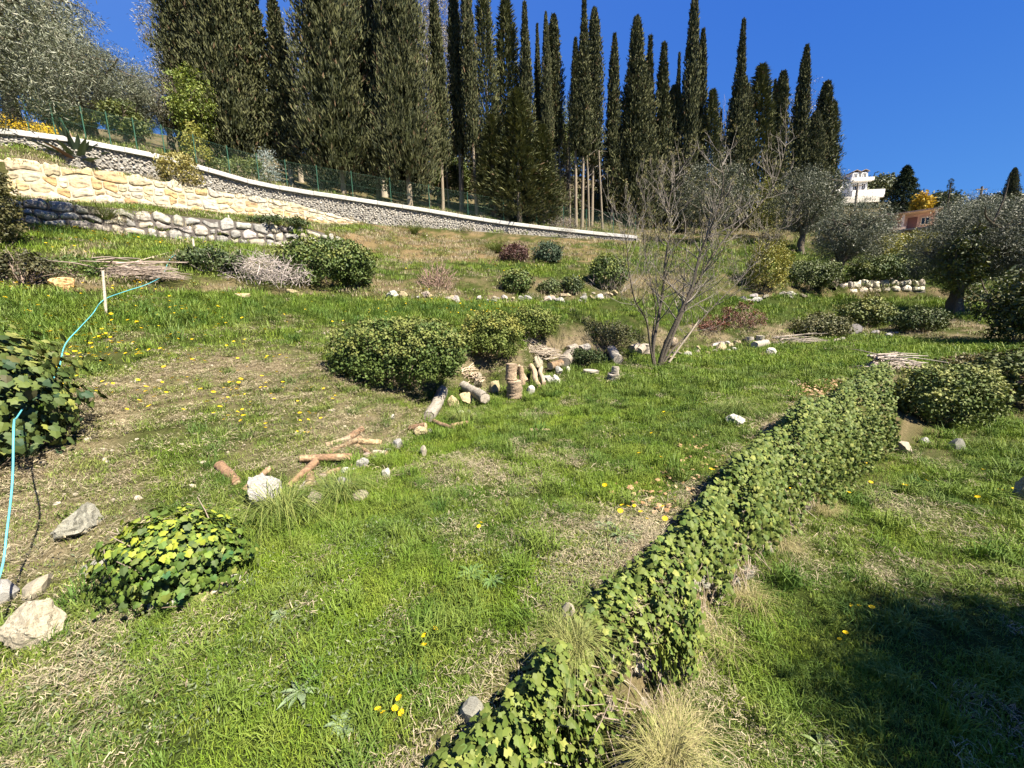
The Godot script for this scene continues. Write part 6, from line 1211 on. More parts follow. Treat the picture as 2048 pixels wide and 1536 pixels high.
func thicket(called: String, label: String, category: String, group: String, x: float, z: float, size: Vector3, n: int, w: float, a: Color, b: Color, up := 0.7, leaf := {}) -> Node3D:
	# a shrub without leaves, or a heap of dead twigs when up is small
	var at := on(x, z, 0.02)
	var t := thing(called, label, category, at, group)
	rng.seed = hash(label)
	var g := Geo.new()
	var tips := []
	for i in n:
		var d := sphere_dir()
		d.y = absf(d.y)
		var p := Vector3(d.x * size.x, d.y * size.y, d.z * size.z) * pow(rng.randf(), 0.35)
		var dir := (ball() + Vector3.UP * up * 1.4 + Vector3(d.x, 0, d.z) * up).normalized()
		var l := rnd(0.25, 0.7) * maxf(size.x, size.y) * 0.75
		var q := p + dir * l * 0.5
		var o := p - dir * l * 0.5
		o.y = maxf(o.y, ground(x + o.x, z + o.z) - at.y + 0.01)
		q.y = maxf(q.y, ground(x + q.x, z + q.z) - at.y + 0.02)
		var mid := o.lerp(q, 0.5) + ball() * l * 0.14
		g.tube(curve([o, mid, q], 2), w * rnd(0.6, 1.2), w * 0.3, 3, tone(a, b, 0.2))
		tips.append(q)
	var s := part("twigs" if up > 0.3 else "dead_twigs", g.mesh(true), M.twig, t)
	s.set_meta("kind", "stuff")
	if leaf.has("kind"):
		var xf := []
		var cs := []
		for i in int(leaf.n):
			var p: Vector3 = tips[rng.randi() % tips.size()] + ball() * 0.08
			xf.append(Transform3D(facing(Vector3.UP + ball(), rnd(0, TAU), leaf.s * rnd(0.6, 1.2)), p))
			cs.append(tone(leaf.a, leaf.b))
		copies("foliage", C[leaf.kind][0], M.leaf, xf, cs, t)
	return t

func cypress_crown(seed_n: int, n: int, style: Dictionary) -> ArrayMesh:
	# eleven metres tall, 0.6 m in radius before scaling: upright sprays in vertical strokes round a dark inside
	rng.seed = seed_n
	wob.seed = seed_n
	var g := Geo.new()
	var H := 11.0
	var R: float = style.get("r", 0.5)
	var skirt: float = style.get("skirt", 0.0)
	var loose: float = style.get("loose", 0.0)
	var point: float = style.get("point", 0.62)
	var sc := sqrt(R / 0.5)
	var radius := func(t: float, a: float) -> float:
		var r := R * minf(1.0, 1.3 * pow(1.0 - t, point)) * (0.72 + 0.28 * smoothstep(0.0, 0.08, t))
		r *= 1.0 + skirt * pow(1.0 - smoothstep(0.0, 0.55, t), 1.3)
		var nz := wob.get_noise_3d(cos(a) * 34.0 * sc, t * 75.0, sin(a) * 34.0 * sc)
		var fine := wob.get_noise_3d(cos(a) * 120.0 * sc, t * 250.0, sin(a) * 120.0 * sc)
		return maxf(0.03, r * (1.0 + nz * (0.55 + loose * 0.9) + fine * 0.42))
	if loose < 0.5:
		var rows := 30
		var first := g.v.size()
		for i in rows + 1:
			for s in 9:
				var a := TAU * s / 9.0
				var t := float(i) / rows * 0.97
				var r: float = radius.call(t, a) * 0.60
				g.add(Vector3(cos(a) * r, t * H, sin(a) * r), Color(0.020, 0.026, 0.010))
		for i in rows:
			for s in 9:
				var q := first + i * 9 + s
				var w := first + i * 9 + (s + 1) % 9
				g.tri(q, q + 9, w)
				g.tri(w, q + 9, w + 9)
	for i in n:
		var t := pow(rng.randf(), 0.95 + skirt * 0.25)
		if t > 0.995: continue
		var a := rnd(0, TAU)
		var r: float = radius.call(t, a)
		var gap := wob.get_noise_3d(cos(a) * 64.0 * sc + 300.0, t * 230.0, sin(a) * 64.0 * sc)
		if gap < -0.16 - 0.10 * (1.0 - loose) and t < 0.93: continue
		var rad_dir := Vector3(cos(a), 0, sin(a))
		var p := rad_dir * r * (1.0 - 0.42 * pow(rng.randf(), 1.6)) + Vector3.UP * t * H
		var spread := 0.26 + loose * 0.8 + skirt * 0.6 * (1.0 - smoothstep(0.0, 0.45, t))
		var d := (Vector3.UP * (1.0 - loose * 0.55) + rad_dir * spread * 0.8 + ball() * 0.6).normalized()
		var l := rnd(0.13, 0.30) * (1.0 + loose * 0.5)
		var w := rnd(0.035, 0.07)
		if t < 0.12: p.y -= rnd(0.0, 0.9) * (1.0 - t / 0.12) * minf(1.0, R)
		var tuft := wob.get_noise_3d(cos(a) * 120.0 * sc, t * 250.0, sin(a) * 120.0 * sc)
		var k: Color = Color(0.026, 0.036, 0.013).lerp(Color(0.092, 0.098, 0.036), clampf(smoothstep(-0.35, 0.45, tuft) + rnd(-0.25, 0.25), 0, 1)) * style.get("tone", 1.0)
		if gap > 0.2: k = k.lerp(Color(0.125, 0.125, 0.050), 0.35)
		if rng.randf() < 0.03: k = Color(0.13, 0.085, 0.045)
		for q in 2:
			var nn := sphere_dir()
			nn = (nn - d * nn.dot(d)).normalized()
			leaf2(g, p - d * l * 0.3, d, nn, l, w, k)
	wob.seed = 11
	return g.mesh()

func cypress(label: String, group: String, base: Vector3, crown_at: float, top: float, width: float, kind: int, trunk_r := 0.11, turn := 0.0, lean := Vector2.ZERO) -> Node3D:
	var t := thing("cypress_tree", label, "tree", base - Vector3.UP * 0.15, group)
	var b := Basis(Vector3.UP, turn) * Basis.from_scale(Vector3(width / (2.0 * CROWN_R[kind]), (top - crown_at) / 11.0, width / (2.0 * CROWN_R[kind])))
	b.y += Vector3(lean.x, 0, lean.y) * (top - crown_at) / 11.0
	part("crown", C.cypress[kind], M.needle, t, Transform3D(b, Vector3(0, crown_at + 0.15, 0)))
	rng.seed = hash(label)
	var g := Geo.new()
	var off := Vector3(rnd(-0.15, 0.15), 0, rnd(-0.1, 0.1))
	g.tube(curve([off, off * 0.5 + Vector3(0, crown_at * 0.5, 0), Vector3(0, crown_at + (top - crown_at) * 0.5, 0)], 5), trunk_r * 1.25, trunk_r * 0.5, 8, Color(0.40, 0.35, 0.29), 0.08, rng)
	part("trunk", g.mesh(true), M.bark, t)
	return t

func leafy_tree(called: String, label: String, category: String, group: String, x: float, z: float, h: float, r: Vector2, trunk_h: float, trunk_r: float, kind: String, mat: String, n: int, cs: float, a: Color, b: Color, o := {}) -> Node3D:
	var t := thing(called, label, category, on(x, z, 0.1), group)
	rng.seed = hash(label)
	wob.seed = hash(label) % 9999
	var bk: Color = o.get("wood", Color(0.20, 0.17, 0.135))
	var lean: Vector3 = o.get("lean", Vector3.ZERO)
	var fork := Vector3(lean.x * 0.5, trunk_h, lean.z * 0.5)
	var mid := Vector3(lean.x, (h + trunk_h * 0.75) * 0.5, lean.z)
	var rad3 := Vector3(r.x, (h - trunk_h * 0.75) * 0.5, r.y)
	var gaps: float = o.get("gaps", -0.08)
	var spots := []
	var g := Geo.new()
	g.tube(curve([Vector3.ZERO, fork * 0.5 + ball() * trunk_r * 0.6, fork], 4), trunk_r * 1.35, trunk_r * 0.8, 9, bk, 0.12, rng)
	var tr := part("trunk", g.mesh(true), M.bark, t)
	var limbs: int = o.get("limbs", 6)
	var lg := Geo.new()
	for i in limbs:
		var d := Vector3(cos(TAU * i / limbs + rnd(-0.3, 0.3)), rnd(-0.2, 0.8), sin(TAU * i / limbs + rnd(-0.3, 0.3)))
		var e := mid + Vector3(d.x * rad3.x, d.y * rad3.y, d.z * rad3.z) * rnd(0.55, 0.85)
		var c := curve([fork, fork.lerp(e, 0.45) + Vector3.UP * rnd(0.0, 0.25) * rad3.y + ball() * 0.2, e], 5)
		lg.tube(c, trunk_r * 0.6, trunk_r * 0.14, 6, bk)
		for q in 5:
			var s := along(c, rnd(0.35, 0.95))
			var e2 := s + (sphere_dir() + Vector3.UP * 0.3) * rad3.x * rnd(0.25, 0.5)
			lg.tube(curve([s, s.lerp(e2, 0.5) + ball() * 0.1, e2], 3), trunk_r * 0.2, trunk_r * 0.05, 4, bk)
	var lp := part("limbs", lg.mesh(true), M.bark, t)
	lp.set_meta("kind", "stuff")
	var sets := {}
	var k := 0
	var tries := 0
	while k < n and tries < n * 6:
		tries += 1
		var d := sphere_dir()
		var f := pow(rng.randf(), 0.42)
		var p := Vector3(d.x * rad3.x, d.y * rad3.y, d.z * rad3.z) * f
		var big := wob.get_noise_3d(d.x * 30.0, d.y * 30.0, d.z * 30.0)
		p *= 1.0 + big * 0.30
		var nz := wob.get_noise_3d((p.x + 40.0) * 26.0, p.y * 26.0, p.z * 26.0)
		if nz < gaps: continue
		if p.y < 0.0: p *= Vector3(1.0, o.get("under", 0.85), 1.0)
		p += mid
		if p.y < 0.1: continue
		k += 1
		var c: int = rng.randi() % C[kind].size()
		if not sets.has(c): sets[c] = [[], []]
		sets[c][0].append(Transform3D(facing(d + Vector3.UP * 0.6 + ball() * 0.6, rnd(0, TAU), cs * rnd(0.7, 1.3)), p))
		sets[c][1].append(tone(a, b))
	for c in sets:
		copies("crown", C[kind][c], M[mat], sets[c][0], sets[c][1], t)
	wob.seed = 11
	return t

func bare_trunk(label: String, group: String, base: Vector3, h: float, r: float) -> void:
	var t := thing("slender_trunk", label, "tree", base, group)
	rng.seed = hash(label)
	var g := Geo.new()
	var top := Vector3(rnd(-0.35, 0.35), h, rnd(-0.2, 0.2))
	g.tube(curve([Vector3(0, -0.2, 0), top * 0.5 + ball() * 0.12, top], 5), r, r * 0.6, 6, Color(0.36, 0.32, 0.27), 0.08, rng)
	part("trunk", g.mesh(true), M.bark, t)
	var b := Geo.new()
	for i in 16:
		var o := top * rnd(0.45, 1.0)
		var e := o + (sphere_dir() + Vector3.UP * 0.4) * rnd(0.3, 0.8)
		b.tube(curve([o, o.lerp(e, 0.5) + ball() * 0.1, e], 2), r * 0.25, r * 0.08, 3, Color(0.24, 0.21, 0.18))
	part("twigs", b.mesh(true), M.twig, t).set_meta("kind", "stuff")

func conifer(called: String, label: String, category: String, group: String, base: Vector3, h: float, r: float, n: int, a: Color, b: Color) -> Node3D:
	# tiers of drooping boughs
	var t := thing(called, label, category, base, group)
	rng.seed = hash(label)
	var g := Geo.new()
	g.tube(PackedVector3Array([Vector3.ZERO, Vector3(0, h * 0.5, 0), Vector3(0, h * 0.96, 0)]), r * 0.1, 0.04, 7, Color(0.14, 0.11, 0.08))
	part("trunk", g.mesh(true), M.bark, t)
	var xf := []
	var cs := []
	for i in n:
		var y := pow(rng.randf(), 1.35)
		var an := rnd(0, TAU)
		var rr := r * (1.0 - y) * (0.78 + 0.22 * sin(y * 46.0 + an * 2.0)) * pow(rng.randf(), 0.4) + 0.1
		var d := Vector3(cos(an), 0.25 + y * 0.5, sin(an))
		xf.append(Transform3D(facing(d, rnd(0, TAU), r * 0.26 * rnd(0.7, 1.3)), Vector3(cos(an) * rr, h * (0.04 + 0.96 * y), sin(an) * rr)))
		cs.append(tone(a, b))
	copies("crown", C.spray[0], M.needle, xf, cs, t)
	return t

func grow(g: Geo, tips: Array, p: Vector3, dir: Vector3, l: float, r: float, depth: int, k: Color) -> void:
	var pts := [p]
	var d := dir.normalized()
	var q := p
	for i in 3:
		d = (d + Vector3.UP * 0.13 + ball() * 0.22).normalized()
		q += d * l / 3.0
		pts.append(q)
	g.tube(curve(pts, 2), r, r * 0.45, 5 if r > 0.012 else 3, tone(k, k * 1.5, 0.2))
	if depth <= 0:
		tips.append([q, d])
		return
	var n := rng.randi_range(2, 3)
	for i in n:
		var s := along(PackedVector3Array(pts), rnd(0.3, 1.0) if i > 0 else 1.0)
		var nd := (d + sphere_dir() * 0.75 + Vector3.UP * 0.12).normalized()
		grow(g, tips, s, nd, l * rnd(0.5, 0.8), maxf(r * 0.55, 0.0036), depth - 1, k)

func bare_tree(label: String, stems: Array, radii: Array) -> void:
	# stems: world lines that rise from one foot
	var foot: Vector3 = stems[0][0]
	var t := thing("bare_tree", label, "tree", foot)
	rng.seed = 77
	var k := Color(0.13, 0.115, 0.10)
	var tips := []
	var bg := Geo.new()
	for i in stems.size():
		var pts := []
		for p in stems[i]:
			pts.append(p - foot)
		pts[0].y -= 0.1
		var c := curve(pts, 6)
		var g := Geo.new()
		g.tube(c, radii[i], radii[i] * 0.12, 9, k, 0.06, rng)
		part("stem", g.mesh(true), M.bark, t)
		var total := 0.0
		for q in c.size() - 1:
			total += c[q].distance_to(c[q + 1])
		var n := int(total * 9.0)
		for q in n:
			var u := rnd(0.26, 1.0)
			var o := along(c, u)
			var dir := (along(c, minf(u + 0.05, 1.0)) - along(c, u - 0.05)).normalized()
			var side := sphere_dir()
			side.y = side.y * 0.5 + 0.12
			grow(bg, tips, o, (dir * 0.55 + side).normalized(), rnd(0.35, 0.85) * (1.15 - u * 0.5), maxf(radii[i] * lerpf(0.4, 0.2, u), 0.006), 2, k)
	var b := part("branches", bg.mesh(true), M.twig, t)
	b.set_meta("kind", "stuff")
	var xf := []
	var cs := []
	for e in tips:
		if rng.randf() < 0.6:
			xf.append(Transform3D(facing(e[1] + ball() * 0.3, rnd(0, TAU), rnd(0.12, 0.26)), e[0]))
			cs.append(tone(Color(0.34, 0.34, 0.13), Color(0.30, 0.24, 0.12)))
	copies("buds", C.broad[0], M.leaf, xf, cs, t)

# ---------------------------------------------------------------- stones, walls, wood
func rock(label: String, x: float, z: float, size: Vector3, v: int, turn: float, col: Color, group := "", sink := 0.25, tilt := 0.0, category := "rock", lift := 0.0) -> MeshInstance3D:
	var o := part("rock", C.rock[v % C.rock.size()] if maxf(size.x, size.z) > 0.09 else C.pebble[v % C.pebble.size()], tinted(M.stone, col), self)
	o.transform = Transform3D(Basis(Vector3.UP, turn) * Basis(Vector3.RIGHT, tilt) * Basis.from_scale(size), on(x, z, -size.y * (1.0 - sink * 2.0) - lift))
	tag(o, label, category, group)
	return o

func tinted(m: StandardMaterial3D, col: Color) -> StandardMaterial3D:
	var q := Color(snappedf(col.r, 0.03), snappedf(col.g, 0.03), snappedf(col.b, 0.03))
	var key := [m.get_instance_id(), q.to_html()]
	if not M.has(key):
		var n: StandardMaterial3D = m.duplicate()
		n.albedo_color = q.linear_to_srgb()
		M[key] = n
	return M[key]

func log_of_wood(label: String, a: Vector3, b: Vector3, r0: float, r1: float, bark: Color, cut: Color, group := "", called := "log", category := "log", sides := 12) -> Node3D:
	var t := thing(called, label, category, a, group)
	rng.seed = hash(label) + int(a.x * 997.0)
	var e := b - a
	var g := Geo.new()
	var side := e.cross(Vector3.UP if absf(e.normalized().y) < 0.9 else Vector3.RIGHT).normalized()
	var p := [Vector3.ZERO, e * 0.33 + side * rnd(-0.08, 0.08) * e.length() * 0.4, e * 0.66 + side * rnd(-0.08, 0.08) * e.length() * 0.4, e]
	g.tube(curve(p, 5), r0, r1, sides, bark, 0.10, rng)
	for i in g.c.size():
		var blot := wob.get_noise_3d(g.v[i].x * 90.0 + a.x * 50.0, g.v[i].y * 90.0, g.v[i].z * 90.0)
		g.c[i] = bark.lerp(cut * 1.05, smoothstep(0.05, 0.45, blot) * 0.8) * rnd(0.8, 1.12)
	part("bark", g.mesh(true), M.bark, t)
	for s in 2:
		var c := Geo.new()
		var o: Vector3 = p[0] if s == 0 else p[3]
		var d: Vector3 = (p[0] - p[1]).normalized() if s == 0 else (p[3] - p[2]).normalized()
		var rr := (r0 if s == 0 else r1) * 0.96
		var u := d.cross(Vector3.UP if absf(d.y) < 0.9 else Vector3.RIGHT).normalized()
		var w := d.cross(u)
		var m := c.add(o + d * 0.004, cut * 0.75)
		var ring := []
		for k in [0.55, 1.0]:
			for q in sides:
				ring.append(c.add(o + d * (0.004 if k < 1.0 else 0.0015) + (u * cos(TAU * q / sides) + w * sin(TAU * q / sides)) * rr * k * rnd(0.94, 1.03), cut if k < 1.0 else cut * 0.85))
		for q in sides:
			var q2 := (q + 1) % sides
			c.tri(m, ring[q], ring[q2])
			c.tri(ring[q], ring[sides + q], ring[sides + q2])
			c.tri(ring[q], ring[sides + q2], ring[q2])
		part("cut_face", c.mesh(), M.wood, t)
	return t

func stick_pile(called: String, label: String, category: String, x: float, z: float, size: Vector3, dir: float, n: int, big: int, a: Color, b: Color) -> void:
	var t := thing(called, label, category, on(x, z))
	rng.seed = hash(label)
	var g := Geo.new()
	for i in n:
		var f := ball()
		var p := Vector3(f.x * size.x, absf(f.y) * size.y * (1.0 - 0.5 * absf(f.x)), f.z * size.z)
		var an := dir + (rnd(-0.35, 0.35) if rng.randf() < 0.6 else rnd(-1.5, 1.5))
		var d := Vector3(cos(an), rnd(-0.12, 0.12), -sin(an))
		var l := rnd(0.4, 1.0) * size.x
		var gg := g if i >= big else Geo.new()
		var o := p - d * l * 0.5
		var e := p + d * l * 0.5
		o.y = maxf(o.y, ground(x + o.x, z + o.z) - t.position.y + 0.015)
		e.y = maxf(e.y, ground(x + e.x, z + e.z) - t.position.y + 0.015)
		if i < big:
			o = Vector3(rnd(-1, -0.7) * size.x, size.y * rnd(0.3, 1.0), f.z * size.z)
			e = o + d * size.x * rnd(1.1, 1.9)
			e.y = maxf(e.y, ground(x + e.x, z + e.z) - t.position.y + 0.05)
		gg.tube(curve([o, o.lerp(e, 0.5) + ball() * l * 0.06 + Vector3.UP * 0.02, e], 3), (0.018 if i < big else 0.008) * rnd(0.8, 1.3), 0.004, 5 if i < big else 3, tone(a, b, 0.25))
		if i < big:
			part("branch", gg.mesh(true), M.twig, t)
	var s := part("twigs", g.mesh(true), M.twig, t)
	s.set_meta("kind", "stuff")

func wall_frame(base: Array, top: Array, n: int) -> Array:
	# dense lines along the foot and the top, with the distance along them
	var bp := curve(base, n)
	var tp := curve(top, n)
	var s := PackedFloat32Array([0.0])
	for i in bp.size() - 1:
		s.append(s[i] + Vector2(bp[i + 1].x - bp[i].x, bp[i + 1].z - bp[i].z).length())
	return [bp, tp, s]

func wall_point(f: Array, s: float, h: float, out: float) -> Vector3:
	var d: PackedFloat32Array = f[2]
	var i := clampi(d.bsearch(s) - 1, 0, d.size() - 2)
	var t := clampf((s - d[i]) / maxf(d[i + 1] - d[i], 0.001), 0, 1)
	var b: Vector3 = f[0][i].lerp(f[0][i + 1], t)
	var u: Vector3 = f[1][i].lerp(f[1][i + 1], t)
	var along_it: Vector3 = f[0][i + 1] - f[0][i]
	var n := Vector3(-along_it.z, 0, along_it.x).normalized()
	if n.dot(-b) < 0.0: n = -n
	return b.lerp(u, h) + n * out

func wall_core(called: String, f: Array, out: float, back: float, col: Color, mat: Material, parent: Node3D, low := -0.15) -> void:
	var g := Geo.new()
	var L: float = f[2][-1]
	var n := int(L / 0.35) + 2
	for i in n + 1:
		var s := L * i / n
		g.add(wall_point(f, s, low, out), col)
		g.add(wall_point(f, s, 1.0, out), col)
		g.add(wall_point(f, s, 1.0, out - back), col)
		g.add(wall_point(f, s, low, out - back), col)
	for i in n:
		for k in 3:
			var a := i * 4 + k
			g.tri(a, a + 1, a + 5)
			g.tri(a, a + 5, a + 4)
	g.quad(g.v[0], g.v[3], g.v[2], g.v[1], col)
	var e := n * 4
	g.quad(g.v[e], g.v[e + 1], g.v[e + 2], g.v[e + 3], col)
	part(called, g.mesh(), mat, parent)

func stone_wall(called: String, label: String, base: Array, top: Array, w: float, h: float, tones: Array, core: Color, gap: float, bulge: float, seed_n: int, ragged := 0.0, big_until := 0.0) -> Node3D:
	# every stone is its own lump, laid in uneven courses
	var t := thing(called, label, "wall", Vector3.ZERO)
	rng.seed = seed_n
	var f := wall_frame(base, top, 6)
	var L: float = f[2][-1]
	var mean := 0.0
	for i in 11:
		mean += (wall_point(f, L * i / 10.0, 1.0, 0) - wall_point(f, L * i / 10.0, 0.0, 0)).y / 11.0
	var rows := maxi(2, roundi(mean / h))
	wall_core("core", f, 0.02, 0.4, core, M.mortar, t)
	wob.seed = seed_n
	var line := func(r: int, s: float) -> float:
		var y := float(r) / rows
		if r > 0: y += wob.get_noise_2d(s * 26.0, r * 77.0) * 0.55 / rows
		if r == rows: y += ragged * wob.get_noise_2d(s * 40.0, 900.0)
		return y
	for r in rows:
		var s := rnd(0.0, 0.2)
		while s < L - 0.12:
			var big := r == rows - 1 and s < big_until
			var sw := w * rnd(0.55, 1.5) * (1.5 if big else 1.0)
			var e := minf(s + sw, L)
			var a: float = line.call(r, s)
			var tall := rng.randf() < 0.12 and r < rows - 1
			var r2 := r + 1
			var gs := gap / maxf(e - s, 0.05)
			var gh := gap / maxf(mean, 0.3)
			var tilt := rnd(-0.12, 0.12) / rows
			var ring := []
			for q in [[0.0, 0.16], [0.14, 0.0], [0.5, -0.02], [0.86, 0.0], [1.0, 0.18], [1.0, 0.80], [0.84, 1.0], [0.5, 1.03], [0.16, 1.0], [0.0, 0.82]]:
				var fs := lerpf(gs, 1.0 - gs, clampf(q[0] + rnd(-0.05, 0.05), 0, 1))
				var ss := lerpf(s, e, fs)
				var lo: float = line.call(r, ss) + gh
				var hi: float = line.call(r2, ss) - gh + (0.25 / rows * rnd(0.0, 1.0) if big else 0.0)
				ring.append([ss, lerpf(lo, hi, clampf(q[1] + rnd(-0.06, 0.06), -0.05, 1.06)) + tilt * (fs - 0.5)])
			var g := Geo.new()
			var mid := wall_point(f, (s + e) * 0.5, (line.call(r, s) + line.call(r2, s)) * 0.5, 0.0)
			var bb := bulge * rnd(0.6, 1.35) * (1.4 if big else 1.0)
			var cs := 0.0
			var ch := 0.0
			for q in ring:
				cs += q[0] / ring.size()
				ch += q[1] / ring.size()
			for q in ring: g.add(wall_point(f, q[0], q[1], -0.05) - mid, Color.WHITE)
			for q in ring: g.add(wall_point(f, q[0], q[1], bb * 0.45) - mid, Color.WHITE)
			for q in ring: g.add(wall_point(f, lerpf(cs, q[0], 0.70), lerpf(ch, q[1], 0.70), bb * rnd(0.85, 1.1)) - mid, Color.WHITE)
			var m := g.add(wall_point(f, cs, ch, bb * rnd(0.95, 1.1)) - mid, Color.WHITE)
			var n := ring.size()
			for k in 2:
				for q in n:
					var x := k * n + q
					var y := k * n + (q + 1) % n
					g.tri(x, x + n, y)
					g.tri(y, x + n, y + n)
			for q in n:
				g.tri(2 * n + q, m, 2 * n + (q + 1) % n)
			var k: Color = tones[rng.randi() % tones.size()]
			k = k * rnd(0.85, 1.12)
			part("stone", g.mesh(true), tinted(M.stone_small, k), t, Transform3D(Basis(), mid))
			s = e
	wob.seed = 11
	return t

func gabion(label: String, base: Array, top: Array) -> void:
	var t := thing("gabion_wall", label, "wall", Vector3.ZERO)
	rng.seed = 900
	var f := wall_frame(base, top, 6)
	var L: float = f[2][-1]
	wall_core("core", f, 0.0, 0.5, Color(0.27, 0.26, 0.245), M.mortar, t)
	var sets := [[], [], [], []]
	var cols := [[], [], [], []]
	var s := 0.0
	while s < L:
		var hh := (wall_point(f, s, 1.0, 0) - wall_point(f, s, 0.0, 0)).y
		var y := -0.05
		while y < hh + 0.02:
			var q := rng.randi() % 4
			sets[q].append(Transform3D(Basis(sphere_dir(), rnd(0, TAU)) * Basis.from_scale(Vector3(rnd(0.05, 0.085), rnd(0.035, 0.055), rnd(0.05, 0.07))), wall_point(f, s + rnd(-0.05, 0.05), y / maxf(hh, 0.1), rnd(-0.02, 0.02))))
			cols[q].append(tone(Color(0.36, 0.34, 0.32), Color(0.50, 0.48, 0.45), 0.12))
			y += rnd(0.07, 0.11)
		s += rnd(0.10, 0.14)
	for q in 4:
		copies("stone_fill", C.pebble[q], M.stone_small, sets[q], cols[q], t)
	# the cage wires
	var g := Geo.new()
	for h in [0.05, 0.5]:
		var p := PackedVector3Array()
		for i in int(L / 0.5) + 1:
			p.append(wall_point(f, i * 0.5, h, 0.11))
		g.tube(p, 0.008, 0.008, 3, Color(0.25, 0.25, 0.25))
	part("wire", g.mesh(true), M.metal, t)
	# white coping slabs, end to end
	s = 0.0
	while s < L - 0.3:
		var e := minf(s + rnd(1.2, 1.6), L)
		var c := Geo.new()
		var p := []
		for q in [s + 0.008, e - 0.008]:
			var o := wall_point(f, q, 1.0, 0.0)
			var n := wall_point(f, q, 1.0, 1.0) - o
			for w in [[0.13, 0.0], [0.14, 0.15], [0.12, 0.17], [-0.42, 0.17], [-0.43, 0.0]]:
				p.append(o + n * w[0] + Vector3.UP * (w[1] + rnd(-0.006, 0.006)))
		for q in 5:
			var q2 := (q + 1) % 5
			c.quad(p[q], p[q2], p[5 + q2], p[5 + q], Color.WHITE)
		for k in [0, 5]:
			for q in [1, 2, 3]:
				if k == 0: c.face(p[0], p[q + 1], p[q], Color.WHITE)
				else: c.face(p[5], p[5 + q], p[6 + q], Color.WHITE)
		part("coping_slab", c.mesh(), tinted(M.mortar, Color(0.60, 0.595, 0.58) * rnd(0.92, 1.04)), t)
		s = e

func fence(label: String, line: Array, posts: int, height: float) -> void:
	var t := thing("wire_fence", label, "fence", Vector3.ZERO)
	rng.seed = 901
	var p := curve(line, 10)
	for i in p.size():
		p[i].y = maxf(p[i].y, ground(p[i].x, p[i].z))
	for i in posts:
		var o := along(p, float(i) / (posts - 1))
		var g := Geo.new()
		g.tube(PackedVector3Array([o - Vector3.UP * 0.2, o + Vector3.UP * (height + 0.05)]), 0.02, 0.02, 6, Color(0.02, 0.085, 0.05), 0.0, null, true)
		part("post", g.mesh(true), M.metal, t)
	var g2 := Geo.new()
	var total := 0.0
	for i in p.size() - 1:
		total += p[i].distance_to(p[i + 1])
	var k := Color(0.035, 0.10, 0.06)
	for h in [0.03, 0.5, 0.98]:
		var q := PackedVector3Array()
		for v in p:
			q.append(v + Vector3.UP * height * h)
		g2.tube(q, 0.005, 0.005, 3, k)
	var step := 0.085 / total
	var run := height / total
	var u := -run
	while u < 1.0:
		for d in [1.0, -1.0]:
			var a := u if d > 0 else u + run
			var q := PackedVector3Array()
			for i in 4:
				var w: float = a + d * run * i / 3.0
				if w >= 0.0 and w <= 1.0:
					q.append(along(p, w) + Vector3.UP * height * i / 3.0)
			if q.size() >= 2:
				g2.tube(q, 0.0013, 0.0013, 3, k)
		u += step
	part("wire_mesh", g2.mesh(true), M.metal, t)

func board(called: String, o: Vector3, half: Vector3, k: Color, mat: Material, parent: Node3D, turn := Basis()) -> MeshInstance3D:
	var g := Geo.new()
	g.box(Vector3.ZERO, Vector3(half.x, 0, 0), Vector3(0, half.y, 0), Vector3(0, 0, half.z), k)
	return part(called, g.mesh(), mat, parent, Transform3D(turn, o))

func window_in(parent: Node3D, o: Vector3, w: float, h: float, turn: Basis, frame: Color, shutters := Color.TRANSPARENT) -> void:
	# turn's z points out of the wall
	var f := board("window", o, Vector3(w / 2.0, h / 2.0, 0.05), Color(1, 1, 1), M.window, parent, turn)
	for s in [[0.0, h / 2.0, w / 2.0 + 0.06, 0.05], [0.0, -h / 2.0, w / 2.0 + 0.1, 0.05], [-w / 2.0, 0.0, 0.05, h / 2.0], [w / 2.0, 0.0, 0.05, h / 2.0], [0.0, 0.0, 0.03, h / 2.0]]:
		board("frame", Vector3(s[0], s[1], 0.03), Vector3(s[2], s[3], 0.06), frame, M.paint, f)
	if shutters.a > 0.0:
		for s in [-1, 1]:
			board("shutter", Vector3(s * (w / 2.0 + w * 0.27), 0, 0.04), Vector3(w * 0.24, h / 2.0, 0.03), shutters, M.paint, f)

